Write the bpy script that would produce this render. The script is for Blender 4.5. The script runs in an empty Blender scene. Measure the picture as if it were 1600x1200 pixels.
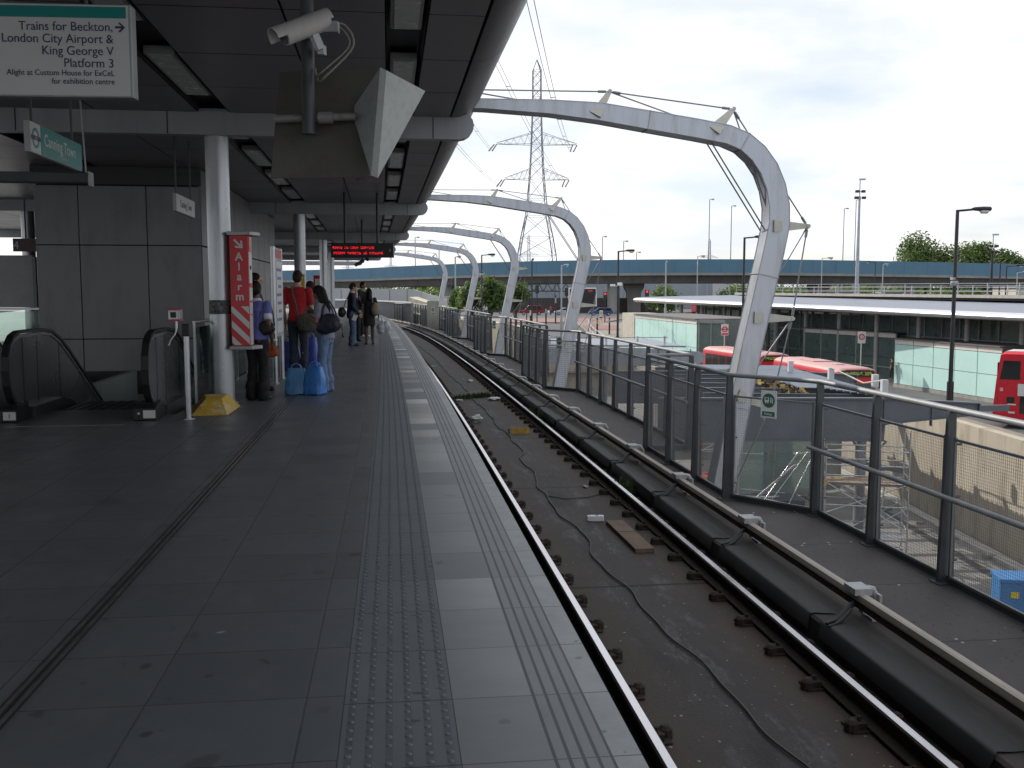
import bpy, bmesh, math, random
from mathutils import Vector, Matrix, Quaternion, noise
random.seed(7)
SC = bpy.context.scene
COL = SC.collection
R = math.radians
# ------------------------------------------------------------------ camera
FPX, YH, CH = 1544.13, 455.0, 1.54          # focal length and horizon row of the 1600 px photograph, eye height
PITCH = math.atan((600 - YH) / FPX)
cam_d = bpy.data.cameras.new("camera")
cam = bpy.data.objects.new("camera", cam_d)
COL.objects.link(cam)
cam.location = (0, 0, CH)
cam.rotation_euler = (math.pi / 2 - PITCH, 0, 0)
cam_d.sensor_width = 36.0
cam_d.lens = 36.0 * FPX / 1600.0
cam_d.clip_start = 0.05
cam_d.clip_end = 8000
SC.camera = cam
# ------------------------------------------------------------------ sky, sun, exposure
SUN_EL, SUN_AZ = R(34.5), R(-42)              # azimuth from +Y towards +X
wld = bpy.data.worlds.new("World")
SC.world = wld
wld.use_nodes = True
wn, wl = wld.node_tree.nodes, wld.node_tree.links
wn.clear()
w_out = wn.new('ShaderNodeOutputWorld')
sky = wn.new('ShaderNodeTexSky')
sky.sky_type = 'NISHITA'
sky.sun_disc = False
sky.sun_elevation = SUN_EL
sky.sun_rotation = SUN_AZ
sky.air_density = 1.0
sky.dust_density = 1.0
b_sky = wn.new('ShaderNodeBackground'); b_sky.inputs['Strength'].default_value = 0.14
b_cld = wn.new('ShaderNodeBackground'); b_cld.inputs['Strength'].default_value = 1.05
w_mix = wn.new('ShaderNodeMixShader')
tc = wn.new('ShaderNodeTexCoord')
sep = wn.new('ShaderNodeSeparateXYZ'); wl.new(tc.outputs['Generated'], sep.inputs[0])
zc = wn.new('ShaderNodeMath'); zc.operation = 'MAXIMUM'; wl.new(sep.outputs['Z'], zc.inputs[0]); zc.inputs[1].default_value = 0.0
za = wn.new('ShaderNodeMath'); za.operation = 'ADD'; wl.new(zc.outputs[0], za.inputs[0]); za.inputs[1].default_value = 0.22
dx = wn.new('ShaderNodeMath'); dx.operation = 'DIVIDE'; wl.new(sep.outputs['X'], dx.inputs[0]); wl.new(za.outputs[0], dx.inputs[1])
dy = wn.new('ShaderNodeMath'); dy.operation = 'DIVIDE'; wl.new(sep.outputs['Y'], dy.inputs[0]); wl.new(za.outputs[0], dy.inputs[1])
cmb = wn.new('ShaderNodeCombineXYZ'); wl.new(dx.outputs[0], cmb.inputs[0]); wl.new(dy.outputs[0], cmb.inputs[1])
cn = wn.new('ShaderNodeTexNoise'); cn.inputs['Scale'].default_value = 1.25; cn.inputs['Detail'].default_value = 7; cn.inputs['Roughness'].default_value = 0.55
cn.inputs['Distortion'].default_value = 0.35
wl.new(cmb.outputs[0], cn.inputs['Vector'])
cr = wn.new('ShaderNodeValToRGB'); wl.new(cn.outputs['Fac'], cr.inputs[0])
cr.color_ramp.elements[0].position = 0.34; cr.color_ramp.elements[0].color = (0.50, 0.50, 0.50, 1)
cr.color_ramp.elements[1].position = 0.56; cr.color_ramp.elements[1].color = (1, 1, 1, 1)
cn2 = wn.new('ShaderNodeTexNoise'); cn2.inputs['Scale'].default_value = 2.1; cn2.inputs['Detail'].default_value = 6
wl.new(cmb.outputs[0], cn2.inputs['Vector'])
cr2 = wn.new('ShaderNodeValToRGB'); wl.new(cn2.outputs['Fac'], cr2.inputs[0])
cr2.color_ramp.elements[0].position = 0.36; cr2.color_ramp.elements[0].color = (0.87, 0.92, 1.0, 1)
cr2.color_ramp.elements[1].position = 0.57; cr2.color_ramp.elements[1].color = (1.10, 1.10, 1.12, 1)
wl.new(cr2.outputs[0], b_cld.inputs['Color'])
wl.new(sky.outputs[0], b_sky.inputs['Color'])
wl.new(cr.outputs[0], w_mix.inputs[0]); wl.new(b_sky.outputs[0], w_mix.inputs[1]); wl.new(b_cld.outputs[0], w_mix.inputs[2])
wl.new(w_mix.outputs[0], w_out.inputs[0])

sun_d = bpy.data.lights.new("sun", 'SUN')
sun_d.energy = 4.3
sun_d.angle = R(0.53)
sun_d.color = (1.0, 0.94, 0.84)
sun = bpy.data.objects.new("sun", sun_d)
COL.objects.link(sun)
to_sun = Vector((math.sin(SUN_AZ) * math.cos(SUN_EL), math.cos(SUN_AZ) * math.cos(SUN_EL), math.sin(SUN_EL)))
sun.rotation_euler = to_sun.to_track_quat('Z', 'Y').to_euler()
sun.location = (-40, 20, 60)
SC.view_settings.view_transform = 'Standard'
SC.view_settings.look = 'None'
SC.view_settings.gamma = 1.0
SC.view_settings.use_curve_mapping = False
SC.view_settings.exposure = 0.0
SC.cycles.max_bounces = 7
SC.cycles.transparent_max_bounces = 24
SC.cycles.caustics_reflective = False
SC.cycles.caustics_refractive = False
SC.cycles.sample_clamp_indirect = 6.0

# ------------------------------------------------------------------ helpers: materials
MATS = {}
def mat(name, col, rough=0.55, metal=0.0, var=0.12, scale=3.0, bump=0.0, bscale=60.0, stain=0.0, stain_col=None, coord='Object', stain_scale=(2, 2, .35), spec=0.5):
    if name in MATS: return MATS[name]
    m = bpy.data.materials.new(name); m.use_nodes = True
    n, l = m.node_tree.nodes, m.node_tree.links
    b = n['Principled BSDF']
    b.inputs['Roughness'].default_value = rough
    b.inputs['Metallic'].default_value = metal
    b.inputs['Specular IOR Level'].default_value = spec
    t = n.new('ShaderNodeTexCoord')
    nz = n.new('ShaderNodeTexNoise'); nz.inputs['Scale'].default_value = scale; nz.inputs['Detail'].default_value = 5
    l.new(t.outputs[coord], nz.inputs['Vector'])
    rp = n.new('ShaderNodeValToRGB'); l.new(nz.outputs['Fac'], rp.inputs[0])
    rp.color_ramp.elements[0].position = .3; rp.color_ramp.elements[1].position = .7
    rp.color_ramp.elements[0].color = tuple(max(0, c * (1 - var)) for c in col) + (1,)
    rp.color_ramp.elements[1].color = tuple(min(1, c * (1 + var)) for c in col) + (1,)
    out = rp.outputs[0]
    if stain:
        mp = n.new('ShaderNodeMapping'); mp.inputs['Scale'].default_value = stain_scale
        l.new(t.outputs[coord], mp.inputs['Vector'])
        n2 = n.new('ShaderNodeTexNoise'); n2.inputs['Scale'].default_value = 1.7; n2.inputs['Detail'].default_value = 7; n2.inputs['Roughness'].default_value = .65
        l.new(mp.outputs[0], n2.inputs['Vector'])
        r2 = n.new('ShaderNodeValToRGB'); l.new(n2.outputs['Fac'], r2.inputs[0])
        r2.color_ramp.elements[0].position = .48; r2.color_ramp.elements[0].color = (0, 0, 0, 1)
        r2.color_ramp.elements[1].position = .72; r2.color_ramp.elements[1].color = (stain, stain, stain, 1)
        mx = n.new('ShaderNodeMix'); mx.data_type = 'RGBA'
        l.new(r2.outputs[0], mx.inputs['Factor']); l.new(out, mx.inputs['A'])
        mx.inputs['B'].default_value = tuple(stain_col or [c * .4 for c in col]) + (1,)
        out = mx.outputs['Result']
    l.new(out, b.inputs['Base Color'])
    rr = n.new('ShaderNodeMapRange'); l.new(nz.outputs['Fac'], rr.inputs[0])
    rr.inputs[3].default_value = max(0.02, rough - .08); rr.inputs[4].default_value = min(1, rough + .08)
    l.new(rr.outputs[0], b.inputs['Roughness'])
    if bump:
        n3 = n.new('ShaderNodeTexNoise'); n3.inputs['Scale'].default_value = bscale; n3.inputs['Detail'].default_value = 3
        l.new(t.outputs[coord], n3.inputs['Vector'])
        bp = n.new('ShaderNodeBump'); bp.inputs['Strength'].default_value = bump; bp.inputs['Distance'].default_value = .01
        l.new(n3.outputs['Fac'], bp.inputs['Height']); l.new(bp.outputs[0], b.inputs['Normal'])
    MATS[name] = m
    return m

def emit(name, col, strength):
    if name in MATS: return MATS[name]
    m = bpy.data.materials.new(name); m.use_nodes = True
    b = m.node_tree.nodes['Principled BSDF']
    b.inputs['Base Color'].default_value = (.02, .02, .02, 1)
    b.inputs['Emission Color'].default_value = tuple(col) + (1,)
    b.inputs['Emission Strength'].default_value = strength
    MATS[name] = m
    return m

def glass(name, tint, rough=0.03, opacity=0.25, body=(.1, .13, .13)):
    """pane: tinted see-through with sky reflections and a little surface dirt"""
    if name in MATS: return MATS[name]
    m = bpy.data.materials.new(name); m.use_nodes = True
    n, l = m.node_tree.nodes, m.node_tree.links
    n.clear()
    o = n.new('ShaderNodeOutputMaterial')
    tr = n.new('ShaderNodeBsdfTransparent'); tr.inputs[0].default_value = tuple(tint) + (1,)
    gl = n.new('ShaderNodeBsdfGlossy'); gl.inputs['Roughness'].default_value = rough
    df = n.new('ShaderNodeBsdfDiffuse'); df.inputs[0].default_value = tuple(body) + (1,)
    fr = n.new('ShaderNodeFresnel'); fr.inputs[0].default_value = 1.5
    t = n.new('ShaderNodeTexCoord'); nz = n.new('ShaderNodeTexNoise'); nz.inputs['Scale'].default_value = 1.5; nz.inputs['Detail'].default_value = 5
    l.new(t.outputs['Object'], nz.inputs['Vector'])
    mr = n.new('ShaderNodeMapRange'); l.new(nz.outputs['Fac'], mr.inputs[0]); mr.inputs[3].default_value = opacity * .6; mr.inputs[4].default_value = opacity * 1.4
    m1 = n.new('ShaderNodeMixShader'); l.new(mr.outputs[0], m1.inputs[0]); l.new(tr.outputs[0], m1.inputs[1]); l.new(df.outputs[0], m1.inputs[2])
    m2 = n.new('ShaderNodeMixShader'); l.new(fr.outputs[0], m2.inputs[0]); l.new(m1.outputs[0], m2.inputs[1]); l.new(gl.outputs[0], m2.inputs[2])
    l.new(m2.outputs[0], o.inputs[0])
    MATS[name] = m
    return m

class NT:
    """tiny node-graph helper for the paving materials"""
    def __init__(s, name, rough=.5, spec=.5):
        s.m = bpy.data.materials.new(name); s.m.use_nodes = True
        s.n, s.l = s.m.node_tree.nodes, s.m.node_tree.links
        s.b = s.n['Principled BSDF']; s.b.inputs['Roughness'].default_value = rough; s.b.inputs['Specular IOR Level'].default_value = spec
        uv = s.n.new('ShaderNodeUVMap'); s.uv = uv.outputs[0]
        sp = s.n.new('ShaderNodeSeparateXYZ'); s.l.new(s.uv, sp.inputs[0]); s.u, s.v = sp.outputs[0], sp.outputs[1]
    def math(s, op, a, b=None, c=None):
        k = s.n.new('ShaderNodeMath'); k.operation = op
        for i, x in enumerate((a, b, c)):
            if x is None: continue
            if isinstance(x, (int, float)): k.inputs[i].default_value = x
            else: s.l.new(x, k.inputs[i])
        return k.outputs[0]
    def line(s, x, period, off, half):
        """1 on a joint line of the given half width, else 0"""
        f = s.math('FRACT', s.math('DIVIDE', s.math('SUBTRACT', x, off), period))
        d = s.math('MINIMUM', f, s.math('SUBTRACT', 1.0, f))
        return s.math('LESS_THAN', d, half / period)
    def one(s, x, pos, half):
        return s.math('LESS_THAN', s.math('ABSOLUTE', s.math('SUBTRACT', x, pos)), half)
    def noise(s, scale, detail=5, rough=.6, vec=None, sc=None):
        k = s.n.new('ShaderNodeTexNoise'); k.inputs['Scale'].default_value = scale; k.inputs['Detail'].default_value = detail; k.inputs['Roughness'].default_value = rough
        src = vec or s.uv
        if sc:
            mp = s.n.new('ShaderNodeMapping'); mp.inputs['Scale'].default_value = sc; s.l.new(src, mp.inputs[0]); src = mp.outputs[0]
        s.l.new(src, k.inputs['Vector'])
        return k.outputs['Fac']
    def cell(s, pu, pv, ou=0, ov=0):
        a = s.math('FLOOR', s.math('DIVIDE', s.math('SUBTRACT', s.u, ou), pu)); b = s.math('FLOOR', s.math('DIVIDE', s.math('SUBTRACT', s.v, ov), pv))
        c = s.n.new('ShaderNodeCombineXYZ'); s.l.new(a, c.inputs[0]); s.l.new(b, c.inputs[1])
        w = s.n.new('ShaderNodeTexWhiteNoise'); w.noise_dimensions = '3D'; s.l.new(c.outputs[0], w.inputs['Vector'])
        return w.outputs['Value']
    def ramp(s, x, stops):
        k = s.n.new('ShaderNodeValToRGB'); s.l.new(x, k.inputs[0])
        e = k.color_ramp.elements
        while len(e) < len(stops): e.new(.5)
        for i, (p, c) in enumerate(stops):
            e[i].position = p; e[i].color = tuple(c) + (1,) if len(c) == 3 else c
        return k.outputs[0]
    def mix(s, f, a, b, mode='MIX'):
        k = s.n.new('ShaderNodeMix'); k.data_type = 'RGBA'; k.blend_type = mode
        for nm, x in (('Factor', f), ('A', a), ('B', b)):
            if isinstance(x, (int, float)): k.inputs[nm].default_value = x
            elif isinstance(x, tuple): k.inputs[nm].default_value = x + (1,)
            else: s.l.new(x, k.inputs[nm])
        return k.outputs['Result']
    def maprange(s, x, a, b, c, d):
        k = s.n.new('ShaderNodeMapRange'); s.l.new(x, k.inputs[0])
        for i, q in enumerate((a, b, c, d)): k.inputs[i + 1].default_value = q
        return k.outputs[0]
    def bump(s, h, strength=.3, dist=.005):
        k = s.n.new('ShaderNodeBump'); k.inputs['Strength'].default_value = strength; k.inputs['Distance'].default_value = dist
        s.l.new(h, k.inputs['Height']); s.l.new(k.outputs[0], s.b.inputs['Normal'])

# ------------------------------------------------------------------ helpers: meshes and objects
RM = {}
class MB:
    def __init__(s): s.v = []; s.f = []; s.m = []; s.uv = []
    def face(s, pts, mi=0, uv=None):
        b = len(s.v); s.v.extend([tuple(p) for p in pts]); s.f.append(list(range(b, b + len(pts)))); s.m.append(mi); s.uv.append(uv)
    def idx(s, vs, fs, mi=0):
        b = len(s.v); s.v.extend([tuple(p) for p in vs])
        for f in fs: s.f.append([b + i for i in f]); s.m.append(mi); s.uv.append(None)
    def box(s, c, d, rz=0.0, mi=0, mtx=None):
        x, y, z = d[0] / 2, d[1] / 2, d[2] / 2
        vs = [Vector((a * x, b * y, e * z)) for a in (-1, 1) for b in (-1, 1) for e in (-1, 1)]
        mt = mtx if mtx is not None else Matrix.Rotation(rz, 3, 'Z')
        vs = [mt @ p + Vector(c) for p in vs]
        s.idx(vs, [(0, 1, 3, 2), (4, 6, 7, 5), (0, 4, 5, 1), (2, 3, 7, 6), (0, 2, 6, 4), (1, 5, 7, 3)], mi)
    def bar(s, p0, p1, w, h, up=(0, 0, 1), mi=0, w1=None, h1=None):
        p0, p1 = Vector(p0), Vector(p1); d = (p1 - p0).normalized(); u = Vector(up)
        if abs(d.dot(u)) > .98: u = Vector((0, 1, 0)) if abs(d.y) < .9 else Vector((1, 0, 0))
        r = d.cross(u).normalized(); u = r.cross(d).normalized()
        w1 = w if w1 is None else w1; h1 = h if h1 is None else h1
        vs = [p0 + r * (a * w / 2) + u * (b * h / 2) for a, b in ((-1, -1), (1, -1), (1, 1), (-1, 1))] + [p1 + r * (a * w1 / 2) + u * (b * h1 / 2) for a, b in ((-1, -1), (1, -1), (1, 1), (-1, 1))]
        s.idx(vs, [(3, 2, 1, 0), (4, 5, 6, 7), (0, 1, 5, 4), (1, 2, 6, 5), (2, 3, 7, 6), (3, 0, 4, 7)], mi)
    def tube(s, pts, r, n=8, mi=0, caps=True):
        pts = [Vector(p) for p in pts]; rs = r if isinstance(r, (list, tuple)) else [r] * len(pts)
        ref = None; rings = []
        for i, p in enumerate(pts):
            t = ((pts[min(i + 1, len(pts) - 1)] - p).normalized() + (p - pts[max(i - 1, 0)]).normalized())
            t = t.normalized() if t.length > 1e-6 else Vector((0, 0, 1))
            if ref is None:
                a = Vector((0, 0, 1)) if abs(t.z) < .9 else Vector((1, 0, 0)); ref = t.cross(a).normalized()
            ref = (ref - t * ref.dot(t)).normalized(); bb = t.cross(ref)
            rings.append([p + (ref * math.cos(2 * math.pi * k / n) + bb * math.sin(2 * math.pi * k / n)) * rs[i] for k in range(n)])
        vs = [q for g in rings for q in g]; fs = []
        for i in range(len(pts) - 1):
            for k in range(n): fs.append((i * n + k, i * n + (k + 1) % n, (i + 1) * n + (k + 1) % n, (i + 1) * n + k))
        if caps: fs.append(tuple(reversed(range(n)))); fs.append(tuple(range((len(pts) - 1) * n, len(pts) * n)))
        s.idx(vs, fs, mi)
    def cyl(s, p, r, h, n=16, mi=0, r1=None):
        p = Vector(p); s.tube([p, p + Vector((0, 0, h))], [r, r if r1 is None else r1], n, mi)
    def lathe(s, prof, n=16, c=(0, 0, 0), mi=0, axis='Z'):
        vs = []; fs = []
        for (r, z) in prof:
            for k in range(n):
                a = 2 * math.pi * k / n
                q = (r * math.cos(a), r * math.sin(a), z) if axis == 'Z' else ((z, r * math.cos(a), r * math.sin(a)) if axis == 'X' else (r * math.cos(a), z, r * math.sin(a)))
                vs.append(Vector(q) + Vector(c))
        for i in range(len(prof) - 1):
            for k in range(n): fs.append((i * n + k, i * n + (k + 1) % n, (i + 1) * n + (k + 1) % n, (i + 1) * n + k))
        fs.append(tuple(reversed(range(n)))); fs.append(tuple(range((len(prof) - 1) * n, len(prof) * n)))
        s.idx(vs, fs, mi)
    def prism(s, poly, a, b, mi=0):
        """poly: list of points; a,b: offset vectors of the two end copies"""
        n = len(poly); A = [Vector(p) + Vector(a) for p in poly]; B = [Vector(p) + Vector(b) for p in poly]
        s.idx(A + B, [tuple(reversed(range(n))), tuple(range(n, 2 * n))] + [(i, (i + 1) % n, n + (i + 1) % n, n + i) for i in range(n)], mi)
    def loft(s, rings, mi=0, caps=True):
        n = len(rings[0]); vs = [q for g in rings for q in g]; fs = []
        for i in range(len(rings) - 1):
            for k in range(n): fs.append((i * n + k, i * n + (k + 1) % n, (i + 1) * n + (k + 1) % n, (i + 1) * n + k))
        if caps: fs.append(tuple(reversed(range(n)))); fs.append(tuple(range((len(rings) - 1) * n, len(rings) * n)))
        s.idx(vs, fs, mi)
    def mesh(s, name, mats, smooth=None, fix=True, xf=None):
        me = bpy.data.meshes.new(name)
        vs = [xf @ Vector(p) for p in s.v] if xf is not None else s.v
        me.from_pydata(vs, [], s.f)
        mats = mats if isinstance(mats, (list, tuple)) else [mats]
        for m in mats: me.materials.append(m)
        me.polygons.foreach_set('material_index', s.m)
        if any(u is not None for u in s.uv):
            ul = me.uv_layers.new(name='UVMap')
            for p, u in zip(me.polygons, s.uv):
                if u is None: continue
                for li, q in zip(p.loop_indices, u): ul.data[li].uv = q
        if fix:
            bm = bmesh.new(); bm.from_mesh(me)
            if smooth is not None or any(u is not None for u in s.uv): bmesh.ops.remove_doubles(bm, verts=bm.verts, dist=1e-5)
            bmesh.ops.recalc_face_normals(bm, faces=bm.faces); bm.to_mesh(me); bm.free()
        if smooth is not None:
            me.polygons.foreach_set('use_smooth', [True] * len(me.polygons))
            me.set_sharp_from_angle(angle=R(smooth))
        me.update()
        return me
    def build(s, name, mats, parent=None, smooth=None, bevel=0, world=False, fix=True):
        xf = None
        if world and parent is not None: xf = root_m(parent).inverted()
        return link(name, s.mesh(name, mats, smooth, fix, xf), parent, bevel=bevel)

def root_m(o):
    while o.parent is not None: o = o.parent
    return RM[o.name]
def link(name, me, parent=None, loc=None, rz=0.0, bevel=0):
    o = bpy.data.objects.new(name, me); COL.objects.link(o)
    if parent is not None: o.parent = parent
    if loc is not None: o.location = loc
    if rz: o.rotation_euler = (0, 0, rz)
    if bevel:
        b = o.modifiers.new('bevel', 'BEVEL'); b.width = bevel; b.segments = 2; b.limit_method = 'ANGLE'; b.angle_limit = R(40)
    if parent is None: RM[o.name] = Matrix.Translation(o.location) @ Matrix.Rotation(rz, 4, 'Z')
    return o
def tag(o, label, cat, group=None):
    o['label'] = label; o['category'] = cat
    if group: o['group'] = group
    return o
def thing(name, label, cat, loc=(0, 0, 0), rz=0.0, group=None):
    o = bpy.data.objects.new(name, None); COL.objects.link(o)
    o.empty_display_size = .2
    o.location = loc; o.rotation_euler = (0, 0, rz)
    RM[o.name] = Matrix.Translation(Vector(loc)) @ Matrix.Rotation(rz, 4, 'Z')
    return tag(o, label, cat, group)
def struct(name, mb, mats, smooth=None, fix=True):
    o = mb.build(name, mats, smooth=smooth, fix=fix); o['kind'] = 'structure'; return o
def kids(o): return [c for c in bpy.data.objects if c.parent == o]
def dup(root, loc, rz, label, group=None):
    r = root.copy(); COL.objects.link(r); r.location = loc; r.rotation_euler = (0, 0, rz)
    RM[r.name] = Matrix.Translation(Vector(loc)) @ Matrix.Rotation(rz, 4, 'Z')
    r['label'] = label
    if group: r['group'] = group
    for ch in kids(root):
        c = ch.copy(); COL.objects.link(c); c.parent = r
        for g in kids(ch):
            d = g.copy(); COL.objects.link(d); d.parent = c
    return r
FONT_CACHE = {}
def spline(pts, k=6):
    P_ = [Vector(p) for p in pts]; P_ = [P_[0] * 2 - P_[1]] + P_ + [P_[-1] * 2 - P_[-2]]; out = []
    for i in range(1, len(P_) - 2):
        a, b, c, d = P_[i - 1:i + 3]
        for j in range(k):
            f = j / k; out.append(.5 * (2 * b + (c - a) * f + (2 * a - 5 * b + 4 * c - d) * f * f + (3 * b - a - 3 * c + d) * f ** 3))
    out.append(P_[-2]); return out
def text(body, size, m, parent, loc, rot, name='lettering', align='LEFT', bold=0.0, ext=.0008, sx=1.0):
    """raised lettering as a mesh part; rot is an Euler"""
    cu = bpy.data.curves.new(name, 'FONT'); cu.body = body; cu.size = size; cu.align_x = align; cu.extrude = ext; cu.offset = bold; cu.resolution_u = 4
    ob = bpy.data.objects.new(name, cu); COL.objects.link(ob)
    dg = bpy.context.evaluated_depsgraph_get(); me = bpy.data.meshes.new_from_object(ob.evaluated_get(dg))
    bpy.data.objects.remove(ob); bpy.data.curves.remove(cu)
    me.name = name; me.materials.clear(); me.materials.append(m)
    for v in me.vertices: v.co.x *= sx
    o = link(name, me, parent); o.location = loc; o.rotation_euler = rot
    return o

# ------------------------------------------------------------------ photo geometry
def ray(x, y):
    v = Vector(((x - 800) / FPX, 1.0, -(y - 600) / FPX)); c, s = math.cos(PITCH), math.sin(PITCH)
    return Vector((v.x, v.y * c + v.z * s, -v.y * s + v.z * c))
def atd(x, y, d):
    r = ray(x, y); return Vector((0, 0, CH)) + r * (d / r.y)
def atz(x, y, z):
    r = ray(x, y); return Vector((0, 0, CH)) + r * ((z - CH) / r.z)
# curved alignment of the platform edge: s along it (s = y near the camera), t to its right
CA = [0.8107091089798982, -0.1176228620350718, -0.0003969759564161515, 3.68861336994735e-06, -5.7568842386545014e-08]
def _curve():
    k = lambda y: 2 * CA[2] + 6 * CA[3] * y + 12 * CA[4] * y * y
    x0 = sum(CA[i] * 3.0 ** i for i in range(5)); th0 = math.atan(CA[1] + 6 * CA[2] + 27 * CA[3] + 108 * CA[4])
    x, y, L = x0, 3.0, []
    for i in range(1200):
        L.append((x, y, th0)); x -= math.sin(th0) * .025; y -= math.cos(th0) * .025
    L = L[::-1]; x, y, th = x0, 3.0, th0
    for i in range(1, 7200):
        kk = k(y) if y < 45 else max(-0.006, -0.0013 - (y - 45) * 0.00012)
        th += kk * .025; x += math.sin(th) * .025; y += math.cos(th) * .025; L.append((x, y, th))
    return L
CURVE = _curve(); S_ZERO = 3.0 - 1199 * .025
def fr(s):
    i = (s - S_ZERO) / .025; j = max(0, min(len(CURVE) - 2, int(i))); f = i - j
    a, b = CURVE[j], CURVE[j + 1]
    return a[0] + (b[0] - a[0]) * f, a[1] + (b[1] - a[1]) * f, a[2] + (b[2] - a[2]) * f
def P(s, t, z=0.0):
    x, y, th = fr(s); return Vector((x + t * math.cos(th), y - t * math.sin(th), z))
def TH(s): return -fr(s)[2]
def srange(a, b, st):
    n = max(1, int(round((b - a) / st))); return [a + (b - a) * i / n for i in range(n + 1)]
def sweep(mb, prof, a, b, st=1.0, mi=0, closed=True, caps=True, mis=None):
    ss = srange(a, b, st); n = len(prof); m = n if closed else n - 1
    per = [0]
    for i in range(n): per.append(per[-1] + math.hypot(prof[(i + 1) % n][0] - prof[i][0], prof[(i + 1) % n][1] - prof[i][1]))
    for j in range(len(ss) - 1):
        for i in range(m):
            (t0, z0), (t1, z1) = prof[i], prof[(i + 1) % n]; s0, s1 = ss[j], ss[j + 1]
            mb.face([P(s0, t0, z0), P(s0, t1, z1), P(s1, t1, z1), P(s1, t0, z0)], mis[i] if mis else mi, [(s0, per[i]), (s0, per[i + 1]), (s1, per[i + 1]), (s1, per[i])])
    if closed and caps:
        mb.face([P(a, t, z) for t, z in prof], mi); mb.face([P(b, t, z) for t, z in reversed(prof)], mi)
# ================================================================== MATERIALS
def paving():
    out = []
    # 0 large platform tiles
    n = NT('platform_tile', .38)
    jt = n.math('MULTIPLY', n.math('MAXIMUM', n.line(n.u, .525, .10, .0042), n.line(n.v, .595, -1.15, .0042)), n.maprange(n.noise(1.7, 4), .3, .7, .55, 1.0))
    c = n.cell(.525, .595, .10, -1.15)
    base = n.ramp(c, [(0, (.098, .107, .117)), (.5, (.104, .113, .123)), (1, (.112, .121, .131))])
    d = n.noise(1.3, 6, .65); base = n.mix(n.maprange(d, .35, .7, 0, .45), base, (.064, .070, .077))
    g = n.noise(3.2, 8, .75, sc=(.7, 1.5, 1)); base = n.mix(n.maprange(g, .52, .74, 0, .45), base, (.165, .17, .175)); gm = n.noise(6.3, 2, .35); base = n.mix(n.maprange(gm, .705, .72, 0, .65), base, (.042, .043, .047))
    sp = n.noise(120, 2, .5); base = n.mix(n.maprange(sp, .55, .7, 0, .25), base, (.07, .07, .075))
    blot = n.noise(2.6, 2, .4, sc=(1, 1, 1)); base = n.mix(n.maprange(blot, .70, .73, 0, .55), base, (.045, .045, .05))
    pl = n.noise(3.4, 3, .6, sc=(1.4, .8, 1)); base = n.mix(n.maprange(pl, .74, .76, 0, .8), base, (.30, .33, .37))
    n.l.new(n.mix(jt, base, (.028, .028, .03)), n.b.inputs['Base Color'])
    rg = n.math('ADD', n.math('MULTIPLY', c, .06), n.maprange(d, .3, .7, .28, .52)); n.l.new(n.math('ADD', rg, n.math('MULTIPLY', jt, .4)), n.b.inputs['Roughness'])
    n.bump(n.math('SUBTRACT', n.math('MULTIPLY', n.noise(160, 2), .12), jt), .35, .004); out.append(n.m)
    # 1 tactile strip base
    n = NT('tactile_slab', .62)
    jt = n.math('MAXIMUM', n.line(n.u, .525, .02, .004), n.line(n.v, .41, -1.01, .004))
    c = n.cell(.525, .41, .02, -1.01)
    base = n.ramp(c, [(0, (.098, .115, .132)), (1, (.120, .137, .152))])
    base = n.mix(n.maprange(n.noise(2.2, 6, .7), .4, .75, 0, .5), base, (.07, .08, .09))
    rows = n.line(n.v, .068, -.975, .013); rows = n.math('MULTIPLY', rows, n.maprange(n.noise(14, 4), .3, .7, .25, .9))
    base = n.mix(n.math('MULTIPLY', rows, .75), base, (.035, .04, .045))
    gum = n.noise(7.5, 2, .4, sc=(1.6, 1, 1)); base = n.mix(n.maprange(gum, .69, .71, 0, .8), base, (.035, .037, .042))
    n.l.new(n.mix(jt, base, (.025, .027, .03)), n.b.inputs['Base Color'])
    n.bump(n.math('SUBTRACT', n.math('MULTIPLY', n.noise(90, 3), .2), jt), .35, .004); out.append(n.m)
    # 2 pale paver between tactile strip and grooves
    n = NT('pale_paver', .42)
    jt = n.line(n.u, .525, .02, .004)
    c = n.cell(.525, 5, .02, -3)
    base = n.ramp(c, [(0, (.118, .130, .140)), (.45, (.140, .150, .157)), (.8, (.158, .167, .172)), (1, (.215, .222, .222))])
    base = n.mix(n.maprange(n.noise(2.4, 6, .7, sc=(2, .7, 1)), .4, .72, 0, .5), base, (.092, .10, .108))
    gum = n.noise(6.5, 2, .4); base = n.mix(n.maprange(gum, .70, .72, 0, .7), base, (.06, .062, .066))
    n.l.new(n.mix(jt, base, (.05, .05, .053)), n.b.inputs['Base Color'])
    rg = n.maprange(c, 0, 1, .52, .30); n.l.new(rg, n.b.inputs['Roughness'])
    n.bump(n.math('SUBTRACT', n.math('MULTIPLY', n.noise(110, 3), .2), jt), .3, .004); out.append(n.m)
    # 3 grooved strip
    n = NT('grooved_slab', .5)
    jt = n.line(n.u, .525, .02, .0035)
    gv = n.line(n.v, .0475, -.292, .0062)
    c = n.cell(.525, 5, .02, -3)
    base = n.ramp(c, [(0, (.160, .174, .183)), (1, (.198, .210, .216))])
    base = n.mix(n.maprange(n.noise(3, 6, .7), .4, .75, 0, .5), base, (.12, .128, .135))
    base = n.mix(jt, base, (.055, .055, .058))
    n.l.new(n.mix(gv, base, (.030, .031, .034)), n.b.inputs['Base Color'])
    n.bump(n.math('SUBTRACT', n.math('MULTIPLY', n.noise(110, 3), .15), gv), .6, .006); out.append(n.m)
    # 4 coping stone at the platform edge
    n = NT('coping_stone', .5)
    jt = n.line(n.u, .525, .02, .0035)
    c = n.cell(.525, 5, .02, -3)
    base = n.ramp(c, [(0, (.25, .275, .29)), (1, (.31, .33, .34))])
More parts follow.
